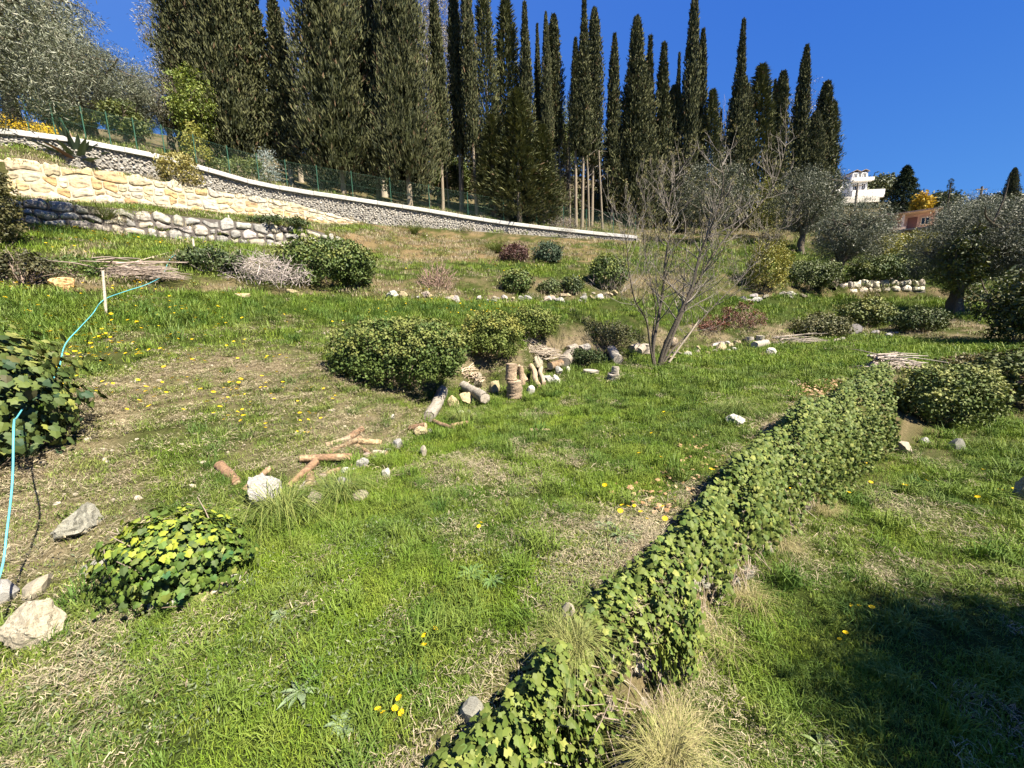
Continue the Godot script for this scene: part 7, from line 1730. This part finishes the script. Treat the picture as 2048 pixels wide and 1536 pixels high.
# ---------------------------------------------------------------- what covers the ground
func sow() -> void:
	rng.seed = 4242
	var lawn := [[], [], []]
	var lawn_c := [[], [], []]
	var tuft := [[], []]
	var tuft_c := [[], []]
	var mead := [[], []]
	var mead_c := [[], []]
	var dead := [[], []]
	var dead_c := [[], []]
	var far_dead := [[], []]
	var far_dead_c := [[], []]
	# rings round the camera, each wider and sparser than the last: from, to, clumps per square metre, size
	for ring in [[0.7, 1.6, 620.0, 0.85], [1.6, 2.6, 560.0, 0.9], [2.6, 4.2, 350.0, 1.05], [4.2, 6.5, 200.0, 1.25], [6.5, 10.0, 95.0, 1.7], [10.0, 15.0, 24.0, 1.1], [15.0, 22.0, 14.0, 1.4], [22.0, 34.0, 5.5, 2.0], [34.0, 60.0, 0.9, 3.6]]:
		var span := 64.0 if ring[0] < 20.0 else 60.0
		var area: float = (ring[1] * ring[1] - ring[0] * ring[0]) * deg_to_rad(span)
		var far: bool = ring[0] >= 9.9
		for i in int(area * ring[2]):
			var r := sqrt(lerpf(ring[0] * ring[0], ring[1] * ring[1], rng.randf()))
			var th := deg_to_rad(rnd(-span, span))
			var x := sin(th) * r
			var z := -cos(th) * r
			var s := at_ground(x, z)
			var n := int(s.y)
			if n >= 13 or n == 1 and (r > 3.2 or rng.randf() < 0.35): continue
			if (n == 9 or n == 11) and x < 14.0: continue
			var l := lush(x, z, s.y)
			var q := rng.randf()
			var p := Vector3(x, s.x, z)
			var hue := patch.get_noise_2d(x * 2.2 + 300.0, z * 2.2)
			var fine := patch.get_noise_2d(x * 9.0, z * 9.0 + 200.0)
			var green := Color(0.150, 0.235, 0.020).lerp(Color(0.072, 0.140, 0.022), clampf(0.5 + hue * 1.0 + rnd(-0.25, 0.25), 0, 1))
			green = green.lerp(Color(0.225, 0.27, 0.045), clampf(0.25 + fine * 0.8 + rnd(-0.25, 0.25), 0, 0.8))
			var b := Basis(Vector3.UP, rnd(0, TAU)) * Basis(Vector3.RIGHT, rnd(-0.25, 0.25)) * Basis.from_scale(Vector3.ONE * ring[3] * rnd(0.75, 1.3))
			if q < l:
				var rich := smoothstep(0.45, 0.9, l)
				green = green.lerp(Color(0.20, 0.195, 0.085), (1.0 - rich) * 0.35)
				b.y *= lerpf(0.65, 1.15, rich)
				if far:
					var k := rng.randi() % 2
					mead[k].append(Transform3D(b, p))
					mead_c[k].append(green)
				elif rng.randf() < 0.10 + 0.10 * rich and fine > -0.1 or n == 4 and rng.randf() < 0.5:
					var k := rng.randi() % 2
					tuft[k].append(Transform3D(b * rnd(0.7, 1.05), p))
					tuft_c[k].append(green.lerp(Color(0.05, 0.11, 0.028), 0.35))
				else:
					var k := rng.randi() % 3
					lawn[k].append(Transform3D(b, p))
					lawn_c[k].append(green)
			if rng.randf() > l * 0.95 + 0.16 and (n != 1 or true):
				var straw := Color(0.42, 0.365, 0.24).lerp(Color(0.30, 0.26, 0.18), rng.randf())
				if rng.randf() < 0.18: straw = Color(0.26, 0.21, 0.15)
				var k := rng.randi() % 2
				if far:
					far_dead[k].append(Transform3D(b, p))
					far_dead_c[k].append(straw * 0.9)
				else:
					dead[k].append(Transform3D(b * rnd(0.8, 1.2), p + Vector3.UP * 0.004))
					dead_c[k].append(straw)
	for k in 3:
		tag(copies("lawn_grass", C.lawn[k], M.blade, lawn[k], lawn_c[k], self), "short mown grass growing over the terraces", "grass")
	for k in 2:
		tag(copies("grass_tuft", C.tuft[k], M.blade, tuft[k], tuft_c[k], self), "longer dark green grass tufts standing out of the lawn", "grass")
		tag(copies("meadow_grass", C.mead[k], M.blade, mead[k], mead_c[k], self), "bright green meadow grass on the upper terraces", "grass")
		tag(copies("dry_grass", C.litter[k], M.straw, dead[k], dead_c[k], self), "pale dead grass and straw lying on the ground", "dry grass")
		tag(copies("dry_meadow_grass", C.mead[k], M.straw, far_dead[k], far_dead_c[k], self), "straw coloured dead grass on the far banks", "dry grass")

func herbs() -> void:
	# grey-green mats and broad little leaves between the grasses, and the crumbs of limestone on the bare banks
	rng.seed = 616
	var xf := []
	var cs := []
	var px := []
	var pc := []
	for i in 9000:
		var r := 0.8 + 30.0 * pow(rng.randf(), 1.7)
		var th := deg_to_rad(rnd(-62, 62))
		var x := sin(th) * r
		var z := -cos(th) * r
		var s := at_ground(x, z)
		var n := int(s.y)
		var mat := patch.get_noise_2d(x * 1.1 + 700.0, z * 1.1)
		var p := Vector3(x, s.x, z)
		if (n == 3 or n == 2 or n == 5 or n == 7 or n == 8) and mat > (0.05 if n == 3 else 0.22):
			var b := facing(Vector3.UP + ball() * 0.3, rnd(0, TAU), rnd(0.28, 0.6) * (1.0 + r * 0.06))
			b.y *= 0.6
			xf.append(Transform3D(b, p + Vector3.UP * 0.01))
			cs.append(tone(Color(0.085, 0.115, 0.055), Color(0.15, 0.175, 0.085)))
		elif n in [3, 5, 7, 8] and rng.randf() < 0.5:
			var q := rnd(0.006, 0.022) * (1.0 + r * 0.05)
			px.append(Transform3D(Basis(sphere_dir(), rnd(0, TAU)) * Basis.from_scale(Vector3(q * 1.3, q * 0.8, q)), p))
			pc.append(tone(Color(0.36, 0.32, 0.26), Color(0.50, 0.46, 0.39), 0.2))
	tag(copies("ground_herbs", C.fine[0], M.leaf, xf, cs, self), "low grey-green herbs matted over the bank and lawn", "herbs")
	tag(copies("pebbles", C.pebble[2], M.stone_small, px, pc, self), "pale pebbles strewn over the bare banks", "pebbles")

func flower_head(g: Geo, o: Vector3, n: Vector3, r: float, k: Color) -> void:
	var u := n.cross(Vector3.RIGHT).normalized()
	var w := n.cross(u)
	for i in 9:
		var a := TAU * i / 9.0
		var a2 := a + 0.55
		g.face(o, o + (u * cos(a) + w * sin(a)) * r + n * r * 0.25, o + (u * cos(a2) + w * sin(a2)) * r + n * r * 0.2, k * rnd(0.85, 1.1))
	g.face(o + n * 0.002, o + u * r * 0.35 + n * 0.004, o + w * r * 0.35 + n * 0.004, k * 0.8)

func flower_clump(label: String, x: float, z: float, n: int, spread: float, h: float, r: float, group := "") -> void:
	var t := thing("flower_clump", label, "flower", on(x, z), group)
	rng.seed = hash(label) + int(x * 1000.0)
	var stalk := Geo.new()
	for i in n:
		var o := Vector3(rnd(-1, 1), 0, rnd(-1, 1)) * spread
		o.y = ground(x + o.x, z + o.z) - t.position.y
		var e := o + Vector3(rnd(-0.03, 0.03), h * rnd(0.7, 1.15), rnd(-0.03, 0.03))
		stalk.tube(PackedVector3Array([o, o.lerp(e, 0.5) + ball() * 0.008, e]), 0.0016, 0.0012, 3, Color(0.10, 0.15, 0.04))
		var g := Geo.new()
		flower_head(g, Vector3.ZERO, (Vector3.UP + ball() * 0.6).normalized(), r * rnd(0.8, 1.15), Color(0.85, 0.58, 0.012))
		part("flower_head", g.mesh(), M.petal, t, Transform3D(Basis(), e))
	part("stalk", stalk.mesh(), M.blade, t).set_meta("kind", "stuff")

func flower_field() -> void:
	# the small yellow heads that dot the sunny bank and the terraces
	rng.seed = 515
	var g := Geo.new()
	flower_head(g, Vector3.ZERO, Vector3.UP, 1.0, Color(0.85, 0.58, 0.012))
	var m := g.mesh()
	var xf := []
	var cs := []
	# middle, reach, how many
	for s in FLOWER_SPOTS:
		for i in int(s[3]):
			var o := ball()
			var x: float = s[0] + o.x * s[2] * 1.3
			var z: float = s[1] + o.z * s[2]
			var p := on(x, z)
			var r := Vector2(x, z).length()
			p.y += rnd(0.04, 0.13)
			xf.append(Transform3D(facing(Vector3.UP + ball() * 0.6, rnd(0, TAU), rnd(0.012, 0.020) * (1.0 + r * 0.03)), p))
			cs.append(tone(Color(1, 1, 1), Color(1, 0.9, 1)))
	tag(copies("yellow_flowers", m, M.petal, xf, cs, self), "small yellow flowers dotted over the grassy bank", "flowers")

func weed(label: String, x: float, z: float, n: int, l: float, w: float, k: Color) -> void:
	# a flat rosette of leaves
	var t := thing("rosette_weed", label, "plant", on(x, z, 0.0), "leafy weeds in the lawn")
	rng.seed = hash(label)
	for i in n:
		var g := Geo.new()
		var a := TAU * i / n * 2.618 + rnd(-0.3, 0.3)
		var d := Vector3(cos(a), 0, sin(a))
		var s := Vector3(-sin(a), 0, cos(a))
		var ll := l * rnd(0.6, 1.1)
		var ww := w * rnd(0.8, 1.2)
		var rise := rnd(0.15, 0.75)
		var prev := []
		for q in 5:
			var u := q / 4.0
			var o := d * ll * u + Vector3.UP * (0.01 + ll * rise * (u - u * u * 0.8))
			var hw: float = ww * [0.15, 0.6, 1.0, 0.7, 0.02][q] * 0.5
			var ring := [o - s * hw + Vector3.UP * hw * 0.4, o, o + s * hw + Vector3.UP * hw * 0.4]
			if q > 0:
				g.quad(prev[0], prev[1], ring[1], ring[0], k)
				g.quad(prev[1], prev[2], ring[2], ring[1], k * 1.06)
			prev = ring
		part("leaf", g.mesh(), tinted(M.leaf, Color(1, 1, 1) * rnd(0.85, 1.15)), t)

func drooping_tuft(called: String, label: String, x: float, z: float, y: float, s: float, n: int, spread: float, a: Color, b: Color, group := "") -> void:
	var t := thing(called, label, "grass tuft", Vector3(x, y if y > -90.0 else ground(x, z), z), group)
	rng.seed = hash(label)
	var xf := []
	var cs := []
	for i in n:
		var o := Vector3(rnd(-1, 1), 0, rnd(-1, 1)) * spread
		xf.append(Transform3D(Basis(Vector3.UP, rnd(0, TAU)) * Basis.from_scale(Vector3.ONE * s * rnd(0.7, 1.2)), o))
		cs.append(tone(a, b))
	copies("blades", C.droop[0], M.blade, xf, cs, t)

# ---------------------------------------------------------------- ivy near enough to see its leaves
func ivy_leaves(t: Node3D, spots: Array, single: int, a: Color, b: Color) -> void:
	# spots: [place, outward normal, size], the nearest ones each a leaf of its own
	spots.sort_custom(func(p, q): return p[3] < q[3])
	var sets := {}
	for i in spots.size():
		var s: Array = spots[i]
		var nn: Vector3 = (s[1] + ball() * 0.75).normalized()
		var down := (-Vector3.UP + Vector3(s[1].x, 0, s[1].z) * 0.5 + ball() * 0.7).normalized()
		var z := -(down - nn * down.dot(nn)).normalized()
		var x := nn.cross(z).normalized()
		var xf := Transform3D(Basis(x, nn, z) * Basis.from_scale(Vector3.ONE * s[2]), s[0])
		var k := tone(a, b, 0.2)
		if s.size() > 4 and rng.randf() < 0.45: k = k.lerp(s[4], rnd(0.3, 0.9))
		elif rng.randf() < 0.05: k = Color(0.19, 0.21, 0.05)
		var v := rng.randi() % 5
		if i < single:
			part("ivy_leaf", C.ivy_leaf[v], tinted(M.ivy, k), t, xf)
		else:
			if not sets.has(v): sets[v] = [[], []]
			sets[v][0].append(xf)
			sets[v][1].append(k)
	for v in sets:
		copies("foliage", C.ivy_leaf[v], M.ivy, sets[v][0], sets[v][1], t)

func ivy_mound(called: String, label: String, x: float, z: float, size: Vector3, n: int, leaf: float, single: int, a: Color, b: Color, tips: Color) -> Node3D:
	var at := on(x, z, 0.03)
	var t := thing(called, label, "bush", at)
	rng.seed = hash(label)
	wob.seed = 61
	var spots := []
	while spots.size() < n:
		var d := sphere_dir()
		if d.y < -0.6: continue
		var nz := wob.get_noise_3d(d.x * 50.0, d.y * 50.0, d.z * 50.0) + 0.5 * wob.get_noise_3d(d.x * 120.0, d.y * 120.0, d.z * 120.0)
		var f := (1.0 + nz * 0.42) * (1.0 - 0.4 * pow(rng.randf(), 2.0))
		if rng.randf() < 0.08: f *= rnd(1.0, 1.2)
		var p := Vector3(d.x * size.x * f, size.y * (0.45 + d.y * 0.55 * f), d.z * size.z * f)
		var gy := ground(x + p.x, z + p.z) - at.y
		if p.y < gy: p.y = gy + rnd(0.0, 0.06)
		spots.append([p, (Vector3(d.x / size.x, d.y / size.y, d.z / size.z).normalized() + Vector3.UP * 0.35).normalized(), leaf * rnd(0.6, 1.3), (at + p).length() - maxf(0.0, d.y) * 0.2 + rnd(0, 0.35)])
		if d.y > 0.45 and nz > -0.1: spots[-1].append(tips)
	ivy_leaves(t, spots, single, a, b)
	var g := Geo.new()
	for i in 22:
		var e := sphere_dir()
		e.y = absf(e.y)
		var tip := Vector3(e.x * size.x, e.y * size.y, e.z * size.z) * rnd(0.75, 1.32)
		var foot := Vector3(tip.x * 0.35, 0.0, tip.z * 0.35)
		g.tube(curve([foot, foot.lerp(tip, 0.5) + ball() * 0.1, tip], 4), 0.006, 0.0025, 4, tone(Color(0.30, 0.25, 0.2), Color(0.16, 0.12, 0.09)))
	part("stems", g.mesh(true), M.twig, t).set_meta("kind", "stuff")
	wob.seed = 11
	return t

func ivy_wall(foot: Array, top: Array) -> void:
	var w := thing("ivy_wall", "low dry stone retaining wall buried under trailing ivy", "wall", Vector3.ZERO)
	rng.seed = 3003
	var f := wall_frame(foot, top, 8)
	var L: float = f[2][-1]
	# the stones that show through near its foot
	var s := 0.0
	while s < L * 0.6:
		for h in [0.04, 0.32, 0.6]:
			var sz := rnd(0.035, 0.07)
			part("stone", C.rock[rng.randi() % 12], tinted(M.stone, tone(Color(0.22, 0.205, 0.18), Color(0.36, 0.335, 0.29))), w, Transform3D(Basis(sphere_dir(), rnd(0, TAU)) * Basis.from_scale(Vector3(sz * 1.3, sz, sz)), wall_point(f, s + rnd(-0.05, 0.05), h + rnd(-0.06, 0.06), rnd(-0.06, -0.01))))
		s += 0.13
	var t := thing("trailing_ivy", "long blanket of glossy green ivy trailing over the low stone wall", "ivy", Vector3.ZERO)
	wob.seed = 62
	var spots := []
	var tries := 0
	var n := 34000
	while spots.size() < n and tries < 140000:
		tries += 1
		var u := pow(rng.randf(), 1.15)
		var ss := L * u
		var q := rng.randf()
		var b := wall_point(f, ss, 0.0, 0.0)
		var e := wall_point(f, ss, 1.0, 0.0)
		var far := b.length()
		var bare := wob.get_noise_2d(ss * 34.0, q * 26.0)
		# thin close by, with gaps, and a thick mound further along
		var thick := smoothstep(1.6, 4.2, far)
		if bare < lerpf(0.0, -0.6, smoothstep(0.9, 1.35, far)): continue
		if q > lerpf(0.86, 0.99, thick) + bare * 0.3: continue
		var out := Vector3(b.x - e.x, 0, b.z - e.z)
		var inner := e - out.normalized() * lerpf(0.02, 0.10, thick)
		inner.y = ground(inner.x, inner.z)
		var crest := e + Vector3.UP * lerpf(0.07, 0.26, thick) + out * 0.35
		var c := inner.lerp(crest, minf(q * 2.0, 1.0)) if q < 0.5 else crest.lerp(b + Vector3.UP * 0.06 + out.normalized() * 0.06, (q - 0.5) * 2.0)
		var round_out := sin(q * PI)
		c += (Vector3.UP * 0.8 + out.normalized()) * round_out * lerpf(0.02, 0.13, thick)
		c += (Vector3.UP + out.normalized() * 0.7) * (bare * 0.16 + wob.get_noise_2d(ss * 16.0, q * 10.0 + 400.0) * 0.22 * thick) + ball() * 0.05 - (Vector3.UP + out.normalized() * 0.4) * 0.24 * pow(rng.randf(), 2.2)
		var nn := (Vector3.UP * lerpf(1.0, 0.25, q) + out.normalized() * lerpf(-0.3, 1.0, q)).normalized()
		var sz := lerpf(0.031, 0.030, thick) * rnd(0.55, 1.35)
		spots.append([c, nn, sz, far + rnd(0, 0.25)])
	ivy_leaves(t, spots, 300, Color(0.05, 0.088, 0.016), Color(0.135, 0.165, 0.036))
	var g := Geo.new()
	for i in 260:
		var u := L * pow(rng.randf(), 1.5) * 0.75
		var o := wall_point(f, u, rnd(0.1, 0.9), rnd(0.0, 0.06))
		var e := wall_point(f, u + rnd(-0.3, 0.3), rnd(-0.1, 0.7), rnd(0.02, 0.12))
		g.tube(curve([o, o.lerp(e, 0.5) + ball() * 0.08, e], 3), 0.0035, 0.0015, 3, tone(Color(0.34, 0.29, 0.23), Color(0.22, 0.17, 0.13)))
	part("vine_stems", g.mesh(true), M.twig, t).set_meta("kind", "stuff")
	# fallen leaves along the inner edge
	var xf := []
	var cs := []
	for i in 900:
		var u := L * rnd(0.25, 0.95)
		var e := wall_point(f, u, 1.0, rnd(-0.42, 0.02) - rnd(0, 0.25))
		e.y = ground(e.x, e.z) + rnd(0.01, 0.05)
		xf.append(Transform3D(facing(Vector3.UP + ball() * 0.8, rnd(0, TAU), rnd(0.02, 0.045)), e))
		cs.append(tone(Color(0.30, 0.17, 0.08), Color(0.42, 0.30, 0.17), 0.2))
	tag(copies("fallen_leaves", C.ivy_leaf[1], M.leaf, xf, cs, self), "brown fallen leaves along the edge of the ivy", "leaves")
	wob.seed = 11

# ---------------------------------------------------------------- stakes, cord, agave, houses
func stake(label: String, x: float, z: float, h: float, r: float, lean: Vector3) -> void:
	rng.seed = hash(label)
	var g := Geo.new()
	g.tube(PackedVector3Array([-lean * 0.2 + Vector3(0, -0.12, 0), lean * 0.5 + Vector3(0, h * 0.5, 0), lean + Vector3(0, h, 0)]), r, r * 0.92, 7, Color(0.72, 0.68, 0.60), 0.06, rng, true)
	var o := part("stake", g.mesh(), M.wood, self)
	o.position = on(x, z)
	tag(o, label, "stake", "white stakes")

func cord(label: String, pts: Array) -> void:
	var c := curve(pts, 8)
	for i in c.size():
		c[i].y = maxf(c[i].y, ground(c[i].x, c[i].z) + 0.03)
	var g := Geo.new()
	g.tube(c, 0.0042, 0.006, 6, Color(0.10, 0.42, 0.50))
	tag(part("blue_rope", g.mesh(true), M.cord, self), label, "rope")

func agave(label: String, x: float, z: float, h: float) -> void:
	var t := thing("agave_plant", label, "plant", on(x, z))
	rng.seed = 71
	for i in 34:
		var g := Geo.new()
		var a := i * 2.4 + rnd(-0.2, 0.2)
		var up := rnd(0.15, 1.0)
		var d := Vector3(cos(a), 0, sin(a))
		var s := Vector3(-sin(a), 0, cos(a))
		var l := h * rnd(0.7, 1.05)
		var dead := i > 30
		var k := Color(0.20, 0.11, 0.07) if dead else tone(Color(0.045, 0.075, 0.045), Color(0.085, 0.12, 0.07))
		var prev := []
		for q in 5:
			var u := q / 4.0
			var o := (d * (1.0 - up * 0.75) + Vector3.UP * (0.25 + up * 0.8)).normalized() * l * u + Vector3.DOWN * u * u * l * (1.0 - up) * 0.35
			var w: float = h * 0.075 * [0.7, 1.0, 0.9, 0.55, 0.02][q]
			var ring := [o - s * w + d * w * 0.0, o - Vector3.UP * w * 0.5, o + s * w]
			if q > 0:
				g.quad(prev[0], prev[1], ring[1], ring[0], k)
				g.quad(prev[1], prev[2], ring[2], ring[1], k)
			prev = ring
		part("leaf", g.mesh(), M.leaf, t)

func board_thing(called: String, label: String, category: String, x: float, z: float) -> void:
	var g := Geo.new()
	g.box(Vector3.ZERO, Vector3(0.38, 0, 0), Vector3(0, 0.05, 0), Vector3(0, 0, 0.2), Color(0.02, 0.30, 0.13))
	var o := part(called, g.mesh(), M.paint, self)
	o.position = on(x, z, -0.25)
	o.rotation = Vector3(0.25, 0.3, 0.05)
	tag(o, label, category)

func utility_pole(label: String, base: Vector3, h: float) -> void:
	var t := thing("utility_pole", label, "pole", base, "utility poles")
	var g := Geo.new()
	g.tube(PackedVector3Array([Vector3(0, -0.3, 0), Vector3(0, h, 0)]), 0.16, 0.11, 8, Color(0.30, 0.27, 0.24), 0.0, null, true)
	part("shaft", g.mesh(true), M.bark, t)
	board("cross_arm", Vector3(0, h - 0.35, 0), Vector3(0.7, 0.06, 0.06), Color(0.3, 0.27, 0.24), M.bark, t)

func gable_roof(called: String, o: Vector3, w: float, d: float, rise: float, k: Color, parent: Node3D) -> void:
	# ridge along x
	var g := Geo.new()
	var e := 0.12
	for s in [-1, 1]:
		var a := Vector3(-w, 0, s * d)
		var b := Vector3(w, 0, s * d)
		var c := Vector3(w, rise, 0)
		var f := Vector3(-w, rise, 0)
		var up := Vector3(0, e, 0)
		g.quad(a + up, b + up, c + up, f + up, k)
		g.quad(a, f, c, b, k)
		g.quad(a, b, b + up, a + up, k)
		g.quad(a, a + up, f + up, f, k)
		g.quad(b, c, c + up, b + up, k)
	part(called, g.mesh(), M.mortar, parent, Transform3D(Basis(), o))

func white_house(x: float, z: float, foot: Vector3) -> void:
	var t := thing("white_house", "white two storey villa with dormers high on the slope", "house", foot)
	t.rotation.y = -0.08
	t.scale = Vector3.ONE * 0.62
	var wh := Color(0.80, 0.78, 0.74)
	var tile := Color(0.42, 0.33, 0.26)
	board("wall", Vector3(0, 1.2, 0), Vector3(1.9, 2.6, 2.4), wh, M.plaster, t)
	var wing := board("wall", Vector3(-4.1, 1.45, -0.6), Vector3(2.2, 2.0, 2.2), wh, M.plaster, t)
	gable_roof("roof", Vector3(-4.1, 3.47, -0.6), 2.45, 2.5, 0.7, tile, t)
	for s in [-1, 1]:
		board("dormer", Vector3(s * 0.98, 4.0, 1.0), Vector3(0.72, 0.85, 1.5), wh, M.plaster, t)
		var g := Geo.new()
		for q in [-1, 1]:
			var a := Vector3(q * 0.92, 0, 1.75)
			var b := Vector3(0, 0.42, 1.75)
			var c := Vector3(0, 0.42, -1.75)
			var d := Vector3(q * 0.92, 0, -1.75)
			g.quad(a, b, c, d, tile)
			g.quad(a + Vector3(0, 0.1, 0), d + Vector3(0, 0.1, 0), c + Vector3(0, 0.1, 0), b + Vector3(0, 0.1, 0), tile)
			g.quad(a, a + Vector3(0, 0.1, 0), b + Vector3(0, 0.1, 0), b, tile)
		part("dormer_roof", g.mesh(), M.mortar, t, Transform3D(Basis(), Vector3(s * 0.98, 4.87, 1.0)))
		window_in(t, Vector3(s * 0.98, 4.0, 2.52), 0.62, 1.15, Basis(), wh)
		window_in(t, Vector3(s * 0.98, 1.5, 2.42), 0.8, 1.5, Basis(), wh, Color(0.72, 0.72, 0.7))
	board("balcony", Vector3(0.25, 2.75, 2.9), Vector3(2.3, 0.1, 0.55), wh, M.plaster, t)
	board("parapet", Vector3(0.25, 3.1, 3.4), Vector3(2.3, 0.28, 0.06), wh, M.plaster, t)
	board("terrace", Vector3(0.8, -0.6, 3.4), Vector3(3.6, 0.9, 1.1), wh, M.plaster, t)
	board("retaining_wall", Vector3(-1.0, -1.9, 4.7), Vector3(4.0, 0.7, 0.3), Color(0.66, 0.62, 0.55), M.plaster, t)
	window_in(t, Vector3(-4.6, 1.9, 1.62), 0.5, 0.5, Basis(), Color(0.3, 0.28, 0.26))

func pink_house(x: float, z: float, foot: Vector3) -> void:
	var t := thing("pink_house", "low pink house with a flat tiled roof and a shaded loggia", "house", foot)
	t.rotation.y = -0.72
	t.scale = Vector3.ONE * 0.72
	var pk := Color(0.62, 0.42, 0.35)
	var cream := Color(0.66, 0.56, 0.44)
	var tile := Color(0.50, 0.36, 0.25)
	# upper floor behind a loggia
	board("wall", Vector3(0.2, 0.75, -1.6), Vector3(3.1, 1.15, 1.2), pk, M.plaster, t)
	board("wall", Vector3(-4.2, 0.95, -1.3), Vector3(1.35, 1.0, 1.5), pk, M.plaster, t)
	board("roof", Vector3(0.1, 2.0, -0.7), Vector3(3.5, 0.09, 2.3), tile, M.mortar, t)
	board("roof", Vector3(-4.2, 2.05, -1.2), Vector3(1.6, 0.08, 1.8), tile, M.mortar, t)
	board("floor_slab", Vector3(-0.1, -0.45, 0.3), Vector3(3.6, 0.1, 2.0), cream, M.plaster, t)
	for s in [-3.1, 0.1, 3.1]:
		board("pillar", Vector3(s, 0.8, 1.2), Vector3(0.13, 1.1, 0.13), cream, M.plaster, t)
	board("parapet", Vector3(-1.5, -0.1, 1.75), Vector3(1.9, 0.3, 0.08), cream, M.plaster, t)
	board("door", Vector3(1.1, 0.6, -0.37), Vector3(0.45, 0.95, 0.04), Color(0.16, 0.07, 0.05), M.paint, t)
	window_in(t, Vector3(-1.2, 0.9, -0.36), 0.9, 1.0, Basis(), cream)
	window_in(t, Vector3(2.3, 0.9, -0.36), 0.8, 0.9, Basis(), cream)
	window_in(t, Vector3(-4.3, 1.05, 0.24), 0.7, 0.9, Basis(), Color(0.75, 0.68, 0.6), Color(0.25, 0.12, 0.1))
	# the lower building in front
	board("wall", Vector3(0.6, -1.7, 2.2), Vector3(3.4, 1.0, 1.6), Color(0.40, 0.28, 0.24), M.plaster, t)
	board("lower_roof", Vector3(0.9, -0.62, 2.5), Vector3(4.2, 0.08, 2.2), Color(0.58, 0.45, 0.34), M.mortar, t)
	board("lower_roof", Vector3(-3.6, -0.75, 2.2), Vector3(1.2, 0.06, 1.8), Color(0.40, 0.33, 0.29), M.mortar, t)
	board("wall", Vector3(-3.4, -1.7, 1.9), Vector3(0.9, 0.9, 1.4), Color(0.42, 0.40, 0.38), M.plaster, t)
	var g := Geo.new()
	g.tube(PackedVector3Array([Vector3(0.2, -0.75, 4.5), Vector3(-0.3, -0.95, 4.5), Vector3(-0.4, -1.3, 4.2), Vector3(-0.4, -2.6, 4.2)]), 0.06, 0.06, 6, Color(0.6, 0.55, 0.5))
	part("downpipe", g.mesh(true), M.paint, t)
	board("garage_opening", Vector3(1.6, -1.85, 3.83), Vector3(1.4, 0.75, 0.04), Color(0.05, 0.045, 0.045), M.paint, t)
	board("chimney", Vector3(-1.6, 2.35, -1.5), Vector3(0.5, 0.3, 0.3), Color(0.5, 0.4, 0.34), M.plaster, t)
